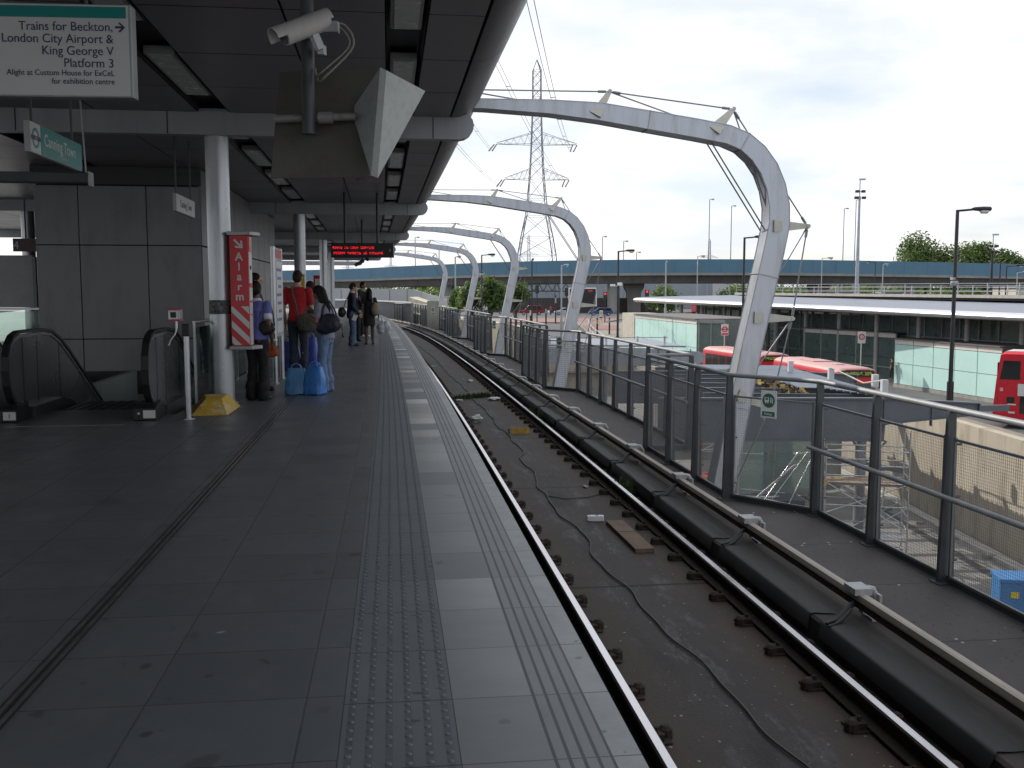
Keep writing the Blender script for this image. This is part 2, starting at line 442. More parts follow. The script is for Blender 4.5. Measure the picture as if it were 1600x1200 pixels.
    base = n.mix(n.maprange(n.noise(4.5, 6, .7), .42, .72, 0, .55), base, (.16, .172, .18))
    gum = n.noise(13, 2, .4); base = n.mix(n.maprange(gum, .70, .72, 0, .7), base, (.08, .085, .09))
    n.l.new(n.mix(jt, base, (.06, .06, .063)), n.b.inputs['Base Color'])
    n.bump(n.math('SUBTRACT', n.math('MULTIPLY', n.noise(110, 3), .2), jt), .3, .004); out.append(n.m)
    # 5 concrete of the platform side
    out.append(mat('platform_side', (.05, .05, .05), .85, var=.3, scale=4, bump=.3))
    return out
PAVE = paving()
def trackbed_mat():
    n = NT('track_slab', .75)
    jt = n.line(n.math('ADD', n.u, n.math('MULTIPLY', n.noise(2.5, 3), .03)), 4.65, 8.87, .028)
    d = n.noise(1.1, 7, .7)
    base = n.ramp(d, [(.25, (.023, .020, .019)), (.5, (.034, .0300, .0285)), (.75, (.048, .043, .041))])
    rail = n.math('MINIMUM', n.math('ABSOLUTE', n.math('SUBTRACT', n.v, .70)), n.math('ABSOLUTE', n.math('SUBTRACT', n.v, 2.10)))
    rust = n.math('MULTIPLY', n.maprange(rail, .05, .55, 1, 0), n.maprange(n.noise(2.2, 6, .65), .32, .62, .25, 1.0))
    base = n.mix(n.math('MULTIPLY', rust, .80), base, (.050, .024, .012))
    sc = n.noise(2.4, 7, .75, sc=(.55, 1.6, 1)); mid = n.maprange(n.math('ABSOLUTE', n.math('SUBTRACT', n.v, 1.42)), .15, .5, 1, 0)
    base = n.mix(n.math('MULTIPLY', n.maprange(sc, .53, .66, 0, .85), mid), base, (.115, .115, .122))
    moss = n.math('MULTIPLY', n.maprange(n.math('ABSOLUTE', n.math('SUBTRACT', n.v, .95)), .0, .25, 1, 0), n.maprange(n.noise(1.6, 6, .7, sc=(.8, 1, 1)), .5, .7, 0, .7))
    base = n.mix(moss, base, (.030, .032, .013))
    oil = n.noise(1.1, 5, .6, sc=(.6, 2.2, 1)); base = n.mix(n.math('MULTIPLY', n.maprange(oil, .56, .66, 0, .75), mid), base, (.010, .0095, .0095))
    fl = n.noise(26, 2, .4); base = n.mix(n.maprange(fl, .715, .735, 0, .8), base, (.30, .30, .30))
    dk = n.noise(23, 3, .5); base = n.mix(n.maprange(dk, .66, .70, 0, .7), base, (.014, .013, .012))
    n.l.new(n.mix(jt, base, (.0035, .003, .003)), n.b.inputs['Base Color'])
    n.bump(n.math('SUBTRACT', n.noise(45, 5), jt), .5, .008)
    return n.m
def walkway_mat():
    n = NT('walkway_panel', .7)
    jt = n.line(n.u, 1.36, 6.50, .008)
    d = n.noise(1.4, 6, .7)
    base = n.ramp(d, [(.3, (.048, .0435, .0445)), (.7, (.072, .066, .066))])
    lv = n.noise(17, 3, .55); base = n.mix(n.maprange(lv, .64, .67, 0, .9), base, (.016, .014, .013))
    fl = n.noise(27, 2, .4, sc=(1, 1.3, 1)); base = n.mix(n.maprange(fl, .74, .76, 0, .6), base, (.26, .25, .24))
    n.l.new(n.mix(jt, base, (.014, .013, .013)), n.b.inputs['Base Color'])
    n.bump(n.math('SUBTRACT', n.noise(140, 3), jt), .4, .004)
    return n.m
def plinth_mat():
    n = NT('plinth_concrete', .85)
    base = n.ramp(n.noise(1.8, 7, .7, sc=(.6, 2.4, 1)), [(.3, (.030, .027, .025)), (.7, (.075, .066, .058))])
    n.l.new(base, n.b.inputs['Base Color']); n.bump(n.noise(60, 4), .5, .006)
    return n.m
M_conc = mat('concrete', (.30, .29, .27), .85, var=.18, scale=1.2, bump=.25, bscale=25, stain=.5)
M_steel = mat('brushed_steel', (.42, .43, .45), .34, 1.0, var=.12, scale=6)
M_galv = mat('galvanised_steel', (.36, .37, .39), .5, .75, var=.2, scale=9, stain=.3)
M_post = mat('dark_painted_steel', (.060, .068, .078), .5, .1, var=.2, scale=4, stain=.3, stain_col=(.10, .10, .10))
M_rust = mat('rusty_steel', (.024, .0145, .0105), .85, var=.45, scale=14, bump=.5)
M_railtop = mat('polished_rail_head', (.66, .64, .65), .26, 1.0, var=.03, scale=1.5)
M_white_steel = mat('arch_paint', (.46, .49, .55), .38, .35, var=.05, scale=1.5, stain=.6, stain_col=(.27, .265, .26), stain_scale=(5, 5, .55))
M_cable = mat('steel_cable', (.26, .26, .28), .4, .8)
M_black = mat('black_plastic', (.012, .012, .013), .5)
M_rubber = mat('black_rubber', (.018, .019, .021), .62, var=.35, scale=3, stain=.4, stain_col=(.05, .045, .04), stain_scale=(3, 1, 1))
M_white = mat('white_paint', (.72, .73, .74), .45, var=.04)
M_red = mat('red_enamel', (.50, .022, .028), .35, var=.06)
M_green_sign = mat('green_enamel', (.012, .13, .075), .35)
M_teal = mat('teal_enamel', (.0, .215, .20), .35, var=.03)
M_navy = mat('navy_lettering', (.022, .018, .085), .45)
M_signwhite = mat('sign_white', (.56, .57, .57), .4, var=.03)
M_ceil = mat('ceiling_panel', (.215, .215, .235), .42, .35, var=.07, scale=.8, stain=.35, stain_col=(.13, .13, .14), stain_scale=(1, 1, 1))
M_seam = mat('shadow_gap', (.012, .012, .013), .8)
M_fascia = mat('fascia_cladding', (.105, .108, .128), .42, .3, var=.05, scale=1)
M_beam = mat('beam_paint', (.30, .315, .34), .42, .2, var=.06, scale=1.2, stain=.25)
M_col = mat('column_paint', (.44, .46, .48), .30, .55, var=.07, scale=2.5, stain=.35, stain_col=(.25, .26, .27), stain_scale=(4, 4, .8))

# ================================================================== PLATFORM, TRACK, WALKWAY (the setting)
def platform():
    mb = MB()
    tcols = [-26, -20, -14, -10, -8, -6.85, -5.45, -3.50, -2.4, -1.01, -.60, -.30, -.098, 0.0]
    mis = [0] * 9 + [1, 2, 3, 4]
    ss = sorted(set(srange(-10, 12.85, 1.1) + [12.85] + srange(12.85, 20.0, .9) + srange(20.0, 90, 1.2)))
    for j in range(len(ss) - 1):
        for i in range(len(tcols) - 1):
            s0, s1, t0, t1 = ss[j], ss[j + 1], tcols[i], tcols[i + 1]
            if 12.8 < (s0 + s1) / 2 < 20.0 and -6.9 < (t0 + t1) / 2 < -3.5: continue
            mb.face([P(s0, t0), P(s0, t1), P(s1, t1), P(s1, t0)], mis[i], [(s0, t0), (s0, t1), (s1, t1), (s1, t0)])
    sweep(mb, [(0, 0), (0.004, -.02), (0, -.07), (-.28, -.10), (-.30, -1.25)], -10, 90, 1.2, 5, closed=False)
    # sides of the escalator well
    for a, b in (((12.85, -3.5), (20, -3.5)), ((20, -3.5), (20, -6.85)), ((20, -6.85), (12.85, -6.85)), ((12.85, -6.85), (12.85, -3.5))):
        p, q = P(*a), P(*b); mb.face([p, q, q - Vector((0, 0, 6)), p - Vector((0, 0, 6))], 5)
    return struct('platform', mb, PAVE, fix=True)
platform()
def domes():
    mb = MB(); prof = [(.0125, 0), (.0100, .0030), (.0060, .0040)]
    k = 0
    s = 2.6
    while s < 27:
        nn = 8 if s < 11 else 6
        for i in range(6):
            t = -.975 + .068 * i
            if random.random() < .03: continue
            w = random.uniform(.82, 1.06); pr_ = [(a * w, b * random.uniform(.75, 1.05)) for a, b in prof]
            mb.lathe(pr_, nn, P(s + random.uniform(-.002, .002), t + random.uniform(-.002, .002)))
        s += .0667
    o = mb.build('tactile_studs', PAVE[1], smooth=50, fix=False)
    o['kind'] = 'structure'
domes()
def drain():
    mb = MB()
    sweep(mb, [(-2.275, .003), (-2.275, .0045), (-2.195, .0045), (-2.195, .003)], -6, 75, 1.1, 0)
    sweep(mb, [(-2.262, .005), (-2.262, .0085), (-2.246, .0085), (-2.246, .005)], -6, 75, 1.1, 1)
    sweep(mb, [(-2.224, .005), (-2.224, .0085), (-2.208, .0085), (-2.208, .005)], -6, 75, 1.1, 1)
    struct('drain_slot', mb, [M_seam, mat('drain_steel', (.30, .31, .33), .35, .9, var=.2, scale=8)])
drain()
Z_SLAB, Z_RAIL, Z_WALK, Z_PL = -1.19, -1.018, -.95, -.985
def trackbed():
    mb = MB(); ss = srange(-10, 120, 1.5)
    tt = [-.3, .35, .9, 1.45, 2.0, 2.43]
    for j in range(len(ss) - 1):
        for i in range(len(tt) - 1):
            s0, s1, t0, t1 = ss[j], ss[j + 1], tt[i], tt[i + 1]
            mb.face([P(s0, t0, Z_SLAB), P(s0, t1, Z_SLAB), P(s1, t1, Z_SLAB), P(s1, t0, Z_SLAB)], 0, [(s0, t0), (s0, t1), (s1, t1), (s1, t0)])
    struct('track_slab', mb, trackbed_mat())
    mb = MB()
    sweep(mb, [(2.43, -1.3), (2.43, Z_PL - .02), (2.45, Z_PL), (2.90, Z_PL), (2.90, -1.3)], -10, 120, 1.5, 0)
    struct('conductor_plinth', mb, plinth_mat())
    mb = MB(); W = []          # outer edge of the walkway follows the fence: (s, t) pairs
    for k in range(-1, 9):
        o = 13.6 * k
        W += [(1.45 + o + 8.95 * i / 6, 3.96) for i in range(7)] + [(11.36 + o + 3.69 * i / 3, 3.27) for i in range(4)]
        W += [(15.05 + o, 3.96)]
    W = [(q, t) for i, (q, t) in enumerate(W) if i == 0 or abs(q - W[i - 1][0]) > 1e-6 or abs(t - W[i - 1][1]) > 1e-6]
    for (s0, t0), (s1, t1) in zip(W[:-1], W[1:]):
        if s1 - s0 > 1e-6:
            mb.face([P(s0, 2.90, Z_WALK), P(s0, t0, Z_WALK), P(s1, t1, Z_WALK), P(s1, 2.90, Z_WALK)], 0, [(s0, 2.9), (s0, t0), (s1, t1), (s1, 2.9)])
            mb.face([P(s0, 2.90, Z_WALK - .16), P(s0, t0, Z_WALK - .16), P(s1, t1, Z_WALK - .16), P(s1, 2.90, Z_WALK - .16)], 1)
        mb.face([P(s0, t0, Z_WALK), P(s1, t1, Z_WALK), P(s1, t1, Z_WALK - .16), P(s0, t0, Z_WALK - .16)], 1)
    s = 6.5 - 1.36 * 4
    while s < 22:
        for t in (3.0, 3.2, 3.45, 3.7):
            for e in (-.035, .035):
                if random.random() < .7: mb.lathe([(.014, 0), (.012, .004), (.006, .005)], 8, P(s + e, t + random.uniform(-.03, .03), Z_WALK), 2)
        s += 1.36
    struct('walkway', mb, [walkway_mat(), M_conc, M_galv])
    mb = MB()
    sweep(mb, [(-14, -.45), (-14, -.9), (-1, -1.9), (1.6, -1.9), (3.1, -1.3), (3.1, -1.2), (-.3, -1.2), (-.35, -.45)], -10, 120, 2.5, 0)
    struct('viaduct_deck', mb, M_conc)
trackbed()

# ------------------------------------------------------------------ rails
def running_rail(tc, label, side):
    root = thing('running_rail', label, 'rail', P(8, tc, Z_RAIL), TH(8))
    prof = [(-.025, 0), (.025, 0), (.037, -.010), (.034, -.034), (.011, -.046), (.011, -.118), (.07, -.138), (.07, -.150), (-.07, -.150), (-.07, -.138), (-.011, -.118), (-.011, -.046), (-.034, -.034), (-.037, -.010)]
    mis = [0] + [1] * 13
    mb = MB(); sweep(mb, [(tc + a, Z_RAIL + b) for a, b in prof], -8, 110, 1.0, mis=mis)
    mb.build('rail_section', [M_railtop, M_rust], root, world=True)
    mb = MB()
    mb.box((0, 0, 0), (.36, .17, .016)); mb.box((.105, 0, .022), (.065, .11, .05)); mb.box((-.105, 0, .022), (.065, .11, .05)); mb.lathe([(.05, 0), (.045, .05), (.02, .07)], 8, (.165, .03, 0)); mb.lathe([(.05, 0), (.045, .05), (.02, .07)], 8, (-.165, -.03, 0))
    mb.tube([(.10, 0, .04), (.10, 0, .075)], .014, 6); mb.tube([(-.10, 0, .04), (-.10, 0, .075)], .014, 6)
    mb.tube([(.13, -.03, .03), (.16, 0, .035), (.13, .03, .03)], .011, 6); mb.tube([(-.13, -.03, .03), (-.16, 0, .035), (-.13, .03, .03)], .011, 6)
    me = mb.mesh('rail_fastening', M_rust)
    inv = root_m(root).inverted(); k = 0; s = 3.1
    while k < 96:
        o = link('rail_fastening', me, root, inv @ P(s, tc, Z_SLAB + .006), TH(s) - TH(8)); s += .66; k += 1
running_rail(.661, 'shiny topped rusty rail along the foot of the platform edge', -1)
running_rail(2.166, 'shiny topped rusty rail beside the black rubber covered plinth', 1)

def conductor_rail():
    tc = 2.74; z = -.765
    root = thing('conductor_rail', 'beige covered conductor rail on hooked grey brackets beside the walkway', 'conductor rail', P(8, tc, Z_PL), TH(8))
    M_cov = mat('beige_cover', (.36, .325, .275), .5, var=.12, scale=2.5, stain=.5, stain_col=(.22, .18, .14), coord='UV', stain_scale=(.8, 6, 1))
    mb = MB()
    sweep(mb, [(tc - .042, z - .042), (tc - .036, z - .006), (tc - .018, z), (tc + .022, z), (tc + .040, z - .012), (tc + .044, z - .10), (tc + .03, z - .10), (tc - .042, z - .055)], -8, 110, 1.2, 0)
    mb.build('cover', M_cov, root, world=True)
    mb = MB()
    sweep(mb, [(tc - .036, z - .064), (tc - .036, z - .112), (tc + .026, z - .112), (tc + .026, z - .064)], -8, 110, 1.2, 0)
    mb.build('steel_rail', M_rust, root, world=True)
    M_br = mat('bracket_paint', (.42, .43, .44), .5, var=.12, scale=12, stain=.4)
    mb = MB()
    mb.box((0, 0, z + .016 - Z_PL), (.14, .19, .05))
    mb.tube([(.07, 0, z + .02 - Z_PL), (.12, 0, z + .01 - Z_PL), (.145, 0, z - .04 - Z_PL), (.15, 0, .09), (.15, 0, 0)], .026, 8)
    mb.box((.15, 0, .10), (.022, .15, .20)); mb.box((.13, 0, .010), (.10, .17, .02))
    mb.box((.085, 0, .06), (.11, .06, .03))
    mb.lathe([(.02, 0), (.02, .02), (.008, .022)], 6, (.15, .05, .02)); mb.lathe([(.02, 0), (.02, .02), (.008, .022)], 6, (.15, -.05, .02))
    me = mb.mesh('bracket', M_br, smooth=40)
    inv = root_m(root).inverted(); s = 7.15 - 2.37 * 3
    for k in range(46):
        link('bracket', me, root, inv @ P(s, tc, Z_PL), TH(s) - TH(8)); s += 2.37
    # black rubber mats laid over the plinth between the brackets
    s = 7.15 - 2.37 * 3; i = 0
    for k in range(26):
        mb = MB(); a, b = s + .14, s + 2.37 - .06
        ss = srange(a, b, .3); L = []
        rows = [(2.405, -.12), (2.425, -.004), (2.45, .012), (2.53, .010), (2.625 + random.uniform(-.02, .02), .008)]
        for j, q in enumerate(ss):
            w = random.uniform(-.018, .018)
            L.append([P(q + (random.uniform(-.03, .03) if j in (0, len(ss) - 1) else 0), t + (w if n_ == 4 else 0), Z_PL + zz + random.uniform(0, .004)) for n_, (t, zz) in enumerate(rows)])
        for j in range(len(L) - 1):
            for q in range(4): mb.face([L[j][q], L[j][q + 1], L[j + 1][q + 1], L[j + 1][q]])
        o = mb.build('rubber_mat', M_rubber, smooth=50)
        tag(o, 'black rubber mat over the concrete plinth between two conductor rail brackets', 'rubber mat', 'rubber mats along the plinth')
        if k < 14:
            mb = MB(); e = s + 2.37
            pts = [P(e - .13, 2.43, Z_PL + .016), P(e - .10, 2.50, Z_PL + .02), P(e - .06, 2.56, Z_PL + .03), P(e - .03, 2.66, Z_PL + .11), P(e, 2.74, Z_PL + .14)]
            mb.tube(pts, [.012, .016, .02, .024, .02], 6)
            mb.tube([p + Vector((0, -.05, -.004)) for p in pts[:4]], [.008, .012, .016, .014], 6)
            o = mb.build('feeder_cable', M_black, smooth=60)
            tag(o, 'short black cable looping up from the plinth to the conductor rail', 'cable', 'feeder cables at the brackets')
        s += 2.37
conductor_rail()

# ------------------------------------------------------------------ trackside fence
T_W, T_N = 3.87, 3.18
def fence():
    root = thing('trackside_fence', 'grey mesh fence with tapered posts stepping in and out along the walkway', 'fence', P(8, T_W, Z_WALK), TH(8))
    inv = root_m(root).inverted()
    ZT = .55
    h = ZT - Z_WALK
    mb = MB()
    for y in (-.006, .006): pass
    mb.prism([(-.070, -.022, .012), (.070, -.022, .012), (.034, -.022, h - .03), (-.034, -.022, h - .03)], (0, 0, 0), (0, .044, 0))
    mb.box((0, 0, .006), (.20, .16, .012))
    mb.box((0, 0, h - .045), (.06, .05, .06))
    for z in (.2, .75, 1.2): mb.tube([(.055 - z * .02, 0, z), (.10, 0, z)], .013, 6)
    post = mb.mesh('post', M_post)
    def panel_mesh(L, pitch, w, hh):
        m = MB(); n = int(L / pitch)
        for i in range(1, n):
            x = -L / 2 + L * i / n; m.bar((0, x, .03), (0, x, hh - .03), w, w)
        k = int(hh / pitch)
        for i in range(1, k):
            z = hh * i / k; m.bar((.004, -L / 2, z), (.004, L / 2, z), w, w, up=(1, 0, 0))
        fw = .022
        m.bar((0, -L / 2, .02), (0, L / 2, .02), fw, fw); m.bar((0, -L / 2, hh - .02), (0, L / 2, hh - .02), fw, fw)
        m.bar((0, -L / 2, 0.01), (0, -L / 2, hh), fw, fw); m.bar((0, L / 2, 0.01), (0, L / 2, hh), fw, fw)
        return m.mesh('mesh_panel', M_mesh)
    M_mesh = mat('mesh_wire', (.17, .18, .19), .5, .5, var=.2)
    M_rail = mat('fence_rail_grey', (.25, .265, .28), .55, .25, var=.12, scale=5, stain=.3)
    cache = {}
    runs = []   # list of (points with wide flag)
    plist = 0
    def add_panel(a, b, near):
        nonlocal plist
        L = (b - a).length - .15; key = (round(L, 2), near)
        if L < .2: return
        if key not in cache: cache[key] = panel_mesh(L, .026 if near == 0 else (.05 if near == 1 else .09), .0020 if near == 0 else (.0042 if near == 1 else .010), 1.22)
        c = (a + b) / 2 + Vector((0, 0, .05)); d = b - a
        if plist < 98: link('mesh_panel', cache[key], root, inv @ c, math.atan2(-d.x, d.y) - TH(8))
        plist += 1
    npost = 0
    for k in range(-1, 9):
        o = 13.6 * k
        wide = [P(1.45 + o + 8.95 * i / 7, T_W, Z_WALK) for i in range(8)]
        nar = [P(11.36 + o + 3.69 * i / 3, T_N, Z_WALK) for i in range(4)]
        near = 0 if k <= 0 else (1 if k <= 2 else 2)
        for i, p in enumerate(wide + nar):
            if npost < 99:
                s_ = (1.45 + o + 8.95 * i / 7) if i < 8 else 11.36 + o + 3.69 * (i - 8) / 3
                link('post', post, root, inv @ p, TH(s_) - TH(8)); npost += 1
        for q in (wide, nar):
            for a, b in zip(q[:-1], q[1:]): add_panel(a, b, near)
        add_panel(wide[-1], nar[0], near)
        nxt = P(15.05 + o, T_W, Z_WALK); add_panel(nar[-1], nxt, near)
        up = Vector((0, 0, ZT - Z_WALK))
        mb = MB()
        line = [p + up for p in wide] + [nar[0] + up + (wide[-1] - nar[0]) * .12 + Vector((0, .02, 0))] + [p + up for p in nar]
        line = [wide[0] + up + Vector((-.02, 0, 0))] + line[1:]
        mb.tube(line, .028, 10); mb.tube([nar[-1] + up, nxt + up], .028, 10)
        mb.build('top_rail', M_rail, root, smooth=50, world=True)
        mb = MB(); m2 = Vector((0, 0, .76))
        off = [ (P(1.45 + o + 8.95 * i / 7, T_W - .075, Z_WALK) + m2) for i in range(8)]
        off[0] = P(1.40 + o, T_W - .075, Z_WALK) + m2; off[-1] = P(10.5 + o, T_W - .075, Z_WALK) + m2
        mb.tube(off, .024, 10); mb.build('mid_rail', M_rail, root, smooth=50, world=True)
    mb = MB()
    for k in range(-1, 9):
        o = 13.6 * k
        q = [P(1.45 + o + 8.95 * i / 7, T_W + .02, Z_WALK + .03) for i in range(8)] + [P(11.36 + o + 3.69 * i / 3, T_N + .02, Z_WALK + .03) for i in range(4)] + [P(15.05 + o, T_W + .02, Z_WALK + .03)]
        for a, b in zip(q[:-1], q[1:]): mb.bar(a, b, .03, .08)
    mb.build('kick_plate', M_post, root, world=True)
fence()

# refuge signs hung on the slanted jogs of the fence
def refuge_signs():
    words = ['first and largest green Refuge sign on the fence beside the nearest arch', 'second green Refuge sign, in front of the second arch leg', 'third green Refuge sign, in front of the third arch leg', 'fourth green Refuge sign, small, in front of the fourth arch leg', 'fifth and farthest green Refuge sign, on a cream board past the arches']
    for k in range(5):
        o = 13.6 * k
        a, b = P(10.4 + o, T_W, 0), P(11.36 + o, T_N, 0)
        c = a + (b - a) * .52; d = (b - a).normalized(); nrm = Vector((d.y, -d.x, 0))
        if nrm.y > 0: nrm = -nrm
        rz = math.atan2(-nrm.x, nrm.y) + math.pi
        c += nrm * .05
        w, h = .205, .315
        if k == 4: w, h = .3, .5
        root = thing('refuge_sign', words[k], 'sign', (c.x, c.y, .25), rz, 'refuge signs on the fence')
        mb = MB(); mb.box((0, 0, 0), (w, .006, h)); mb.build('plate', M_white, root)
        mb = MB(); r = w * .40; mb.lathe([(r, -.0015), (r, .0015)], 28, (0, -.005, h * .14), axis='Y'); mb.build('disc', M_green_sign, root)
        mb = MB(); mb.box((0, -.005, -h * .35), (w * .80, .003, h * .17)); mb.build('caption_bar', M_green_sign, root)
        text('Refuge', h * .125, M_white, root, (0, -.0075, -h * .39), (math.pi / 2, 0, 0), 'caption', 'CENTER')
        mb = MB(); q = w / .205; y = -.008; zc_ = h * .14
        mb.box((-.022 * q, y, zc_ + .010 * q), (.058 * q, .002, .050 * q)); mb.box((.054 * q, y, zc_ - .004 * q), (.008 * q, .002, .062 * q))
        mb.lathe([(.008 * q, -.001), (.008 * q, .001)], 12, (.032 * q, y, zc_ + .028 * q), axis='Y'); mb.box((.032 * q, y, zc_ - .004 * q), (.014 * q, .002, .042 * q))
        for x in (-.036, -.008): mb.lathe([(.009 * q, -.001), (.009 * q, .001)], 12, (x * q, y, zc_ - .024 * q), axis='Y')
        mb.build('pictogram', M_white, root)
        mb = MB(); mb.box((-.022 * q, y - .0012, zc_ + .018 * q), (.036 * q, .002, .022 * q)); mb.build('pictogram_window', M_green_sign, root)
        mb = MB()
        for x in (-w * .44, w * .44):
            for z in (-h * .45, h * .45): mb.lathe([(.005, -.002), (.005, .002)], 8, (x, -.005, z), axis='Y')
        mb.build('screws', M_galv, root)
        if k == 4:
            bd = MB(); bd.box((0, .012, -.30), (1.15, .012, 1.9)); ob = bd.build('cream_board', mat('cream_board', (.55, .53, .46), .6, stain=.3), None)
            ob.location = (c.x, c.y, .25); ob.rotation_euler = (0, 0, rz); tag(ob, 'tall cream board closing the fence past the farthest arch', 'board')
refuge_signs()

# ------------------------------------------------------------------ steel arches
ST = [13.95 + 13.6 * k for k in range(6)]
def arch(k, label):
    s = ST[k]
    root = thing('steel_arch', label, 'arch', P(s, 3.81, -3.4), TH(s), 'white steel arches over the track')
    # outline in the cross section (t, z): centreline and depth
    ctl = [(-1.2, 4.10, .13), (.3, 4.09, .15), (1.2, 4.07, .21), (1.9, 4.02, .27), (2.6, 3.92, .285), (3.3, 3.82, .29), (3.75, 3.745, .29), (4.0, 3.65, .295), (4.2, 3.49, .305), (4.36, 3.28, .315), (4.47, 3.03, .325), (4.53, 2.76, .335), (4.535, 2.5, .345), (4.46, 2.1, .345), (4.385, 1.76, .34), (4.17, .76, .335), (4.0, -.15, .345), (3.80, -1.25, .36), (3.52, -2.8, .38), (3.42, -3.4, .40)]
    pts = [Vector((t - 3.6, z + 3.4)) for t, z, d in ctl]; W = .16
    rings = []
    for i, p in enumerate(pts):
        a = pts[max(0, i - 1)]; b = pts[min(len(pts) - 1, i + 1)]; d = (b - a).normalized(); n = Vector((-d.y, d.x)); h = ctl[i][2] * .93 / 2
        g = []
        for q in ((-1, -1), (1, -1), (1, 1), (-1, 1)):   # bevelled box section
            for cx, cy in (((.94, 1.0), (1.0, .94)) if q[0] * q[1] > 0 else ((1.0, .94), (.94, 1.0))):
                off = n * (h * q[0] * cx); g.append(Vector((p.x + off.x, W * q[1] * cy, p.y + off.y)))
        rings.append(g)
    mb = MB(); mb.loft(rings); mb.build('rib', M_white_steel, root, smooth=32)
    L = lambda t, z, y=0.0: Vector((t - 3.6, y, z + 3.4))
    for i in (4, 7, 14, 16):
        a = pts[i - 1]; b = pts[i + 1]; d = (b - a).normalized(); n = Vector((-d.y, d.x)); h = ctl[i][2] * .93 / 2 + .004; p = pts[i]
        mb = MB(); mb.loft([[Vector((p.x + n.x * h * q[0] + d.x * e, (W + .004) * q[1], p.y + n.y * h * q[0] + d.y * e)) for q in ((-1, -1), (1, -1), (1, 1), (-1, 1))] for e in (-.004, .004)]); mb.build('weld_seam', mat('weld_grey', (.35, .37, .40), .5, .4), root)
    struts = [((1.86, 4.02), (2.06, 4.32)), ((3.58, 3.83), (3.86, 4.12)), ((4.50, 2.47), (5.02, 2.48)), ((4.24, 1.16), (4.82, 1.14)), ((4.02, .02), (4.52, -.17))]
    tips = [L(*b) for a, b in struts]; bases = [L(*a) for a, b in struts]
    M_strut = mat('strut_paint', (.44, .43, .39), .45, .2, var=.1, stain=.4)
    for a, b in zip(bases, tips):
        mb = MB(); d = (b - a).normalized(); a2 = a - d * .06
        for e in (-1, 1): mb.bar(a2 + Vector((0, e * .175, 0)), b + Vector((0, e * .02, 0)), .024, .17, up=(0, 0, 1) if abs(d.z) < .5 else (1, 0, 0), w1=.03, h1=.06)
        mb.lathe([(.03, -.05), (.038, 0), (.03, .05)], 10, b, axis='Y')
        mb.build('strut', M_strut, root)
    can = L(.1, 4.30)
    mb = MB(); r = .0105
    tip_pairs = [(can, tips[0]), (tips[0], tips[1]), (tips[1], tips[2]), (tips[2], tips[3]), (tips[3], tips[4]), (tips[4], L(3.98, -1.35))]
    for a, b in tip_pairs: mb.tube([a, b], r, 6)
    for a, b in ((L(.15, 4.27), bases[0]), (tips[0], bases[1]), (tips[1], bases[2]), (tips[2], bases[3]), (tips[3], bases[4])): mb.tube([a, b], r, 6)
    mb.build('cable', M_cable, root)
    mb = MB()
    for e in (-.09, .09): mb.tube([L(3.52, 3.64, e), L(4.34, 2.42, e)], r, 6)
    mb.build('bend_tie', M_cable, root)
    for p, q in tip_pairs:
        d = (q - p).normalized()
        for u, v in ((q - d * .16, q - d * .05), (p + d * .05, p + d * .16)):
            mb = MB(); mb.tube([u, v], .02, 6); mb.build('turnbuckle', M_cable, root)
for k, lb in enumerate(['nearest and largest white steel arch over the track with cables at its knee', 'second white steel arch along the track, framing the pylon legs', 'third white steel arch along the track, beside the first small trees', 'fourth white steel arch along the track, between the small trees', 'fifth and farthest white steel arch along the track']):
    arch(k, lb)

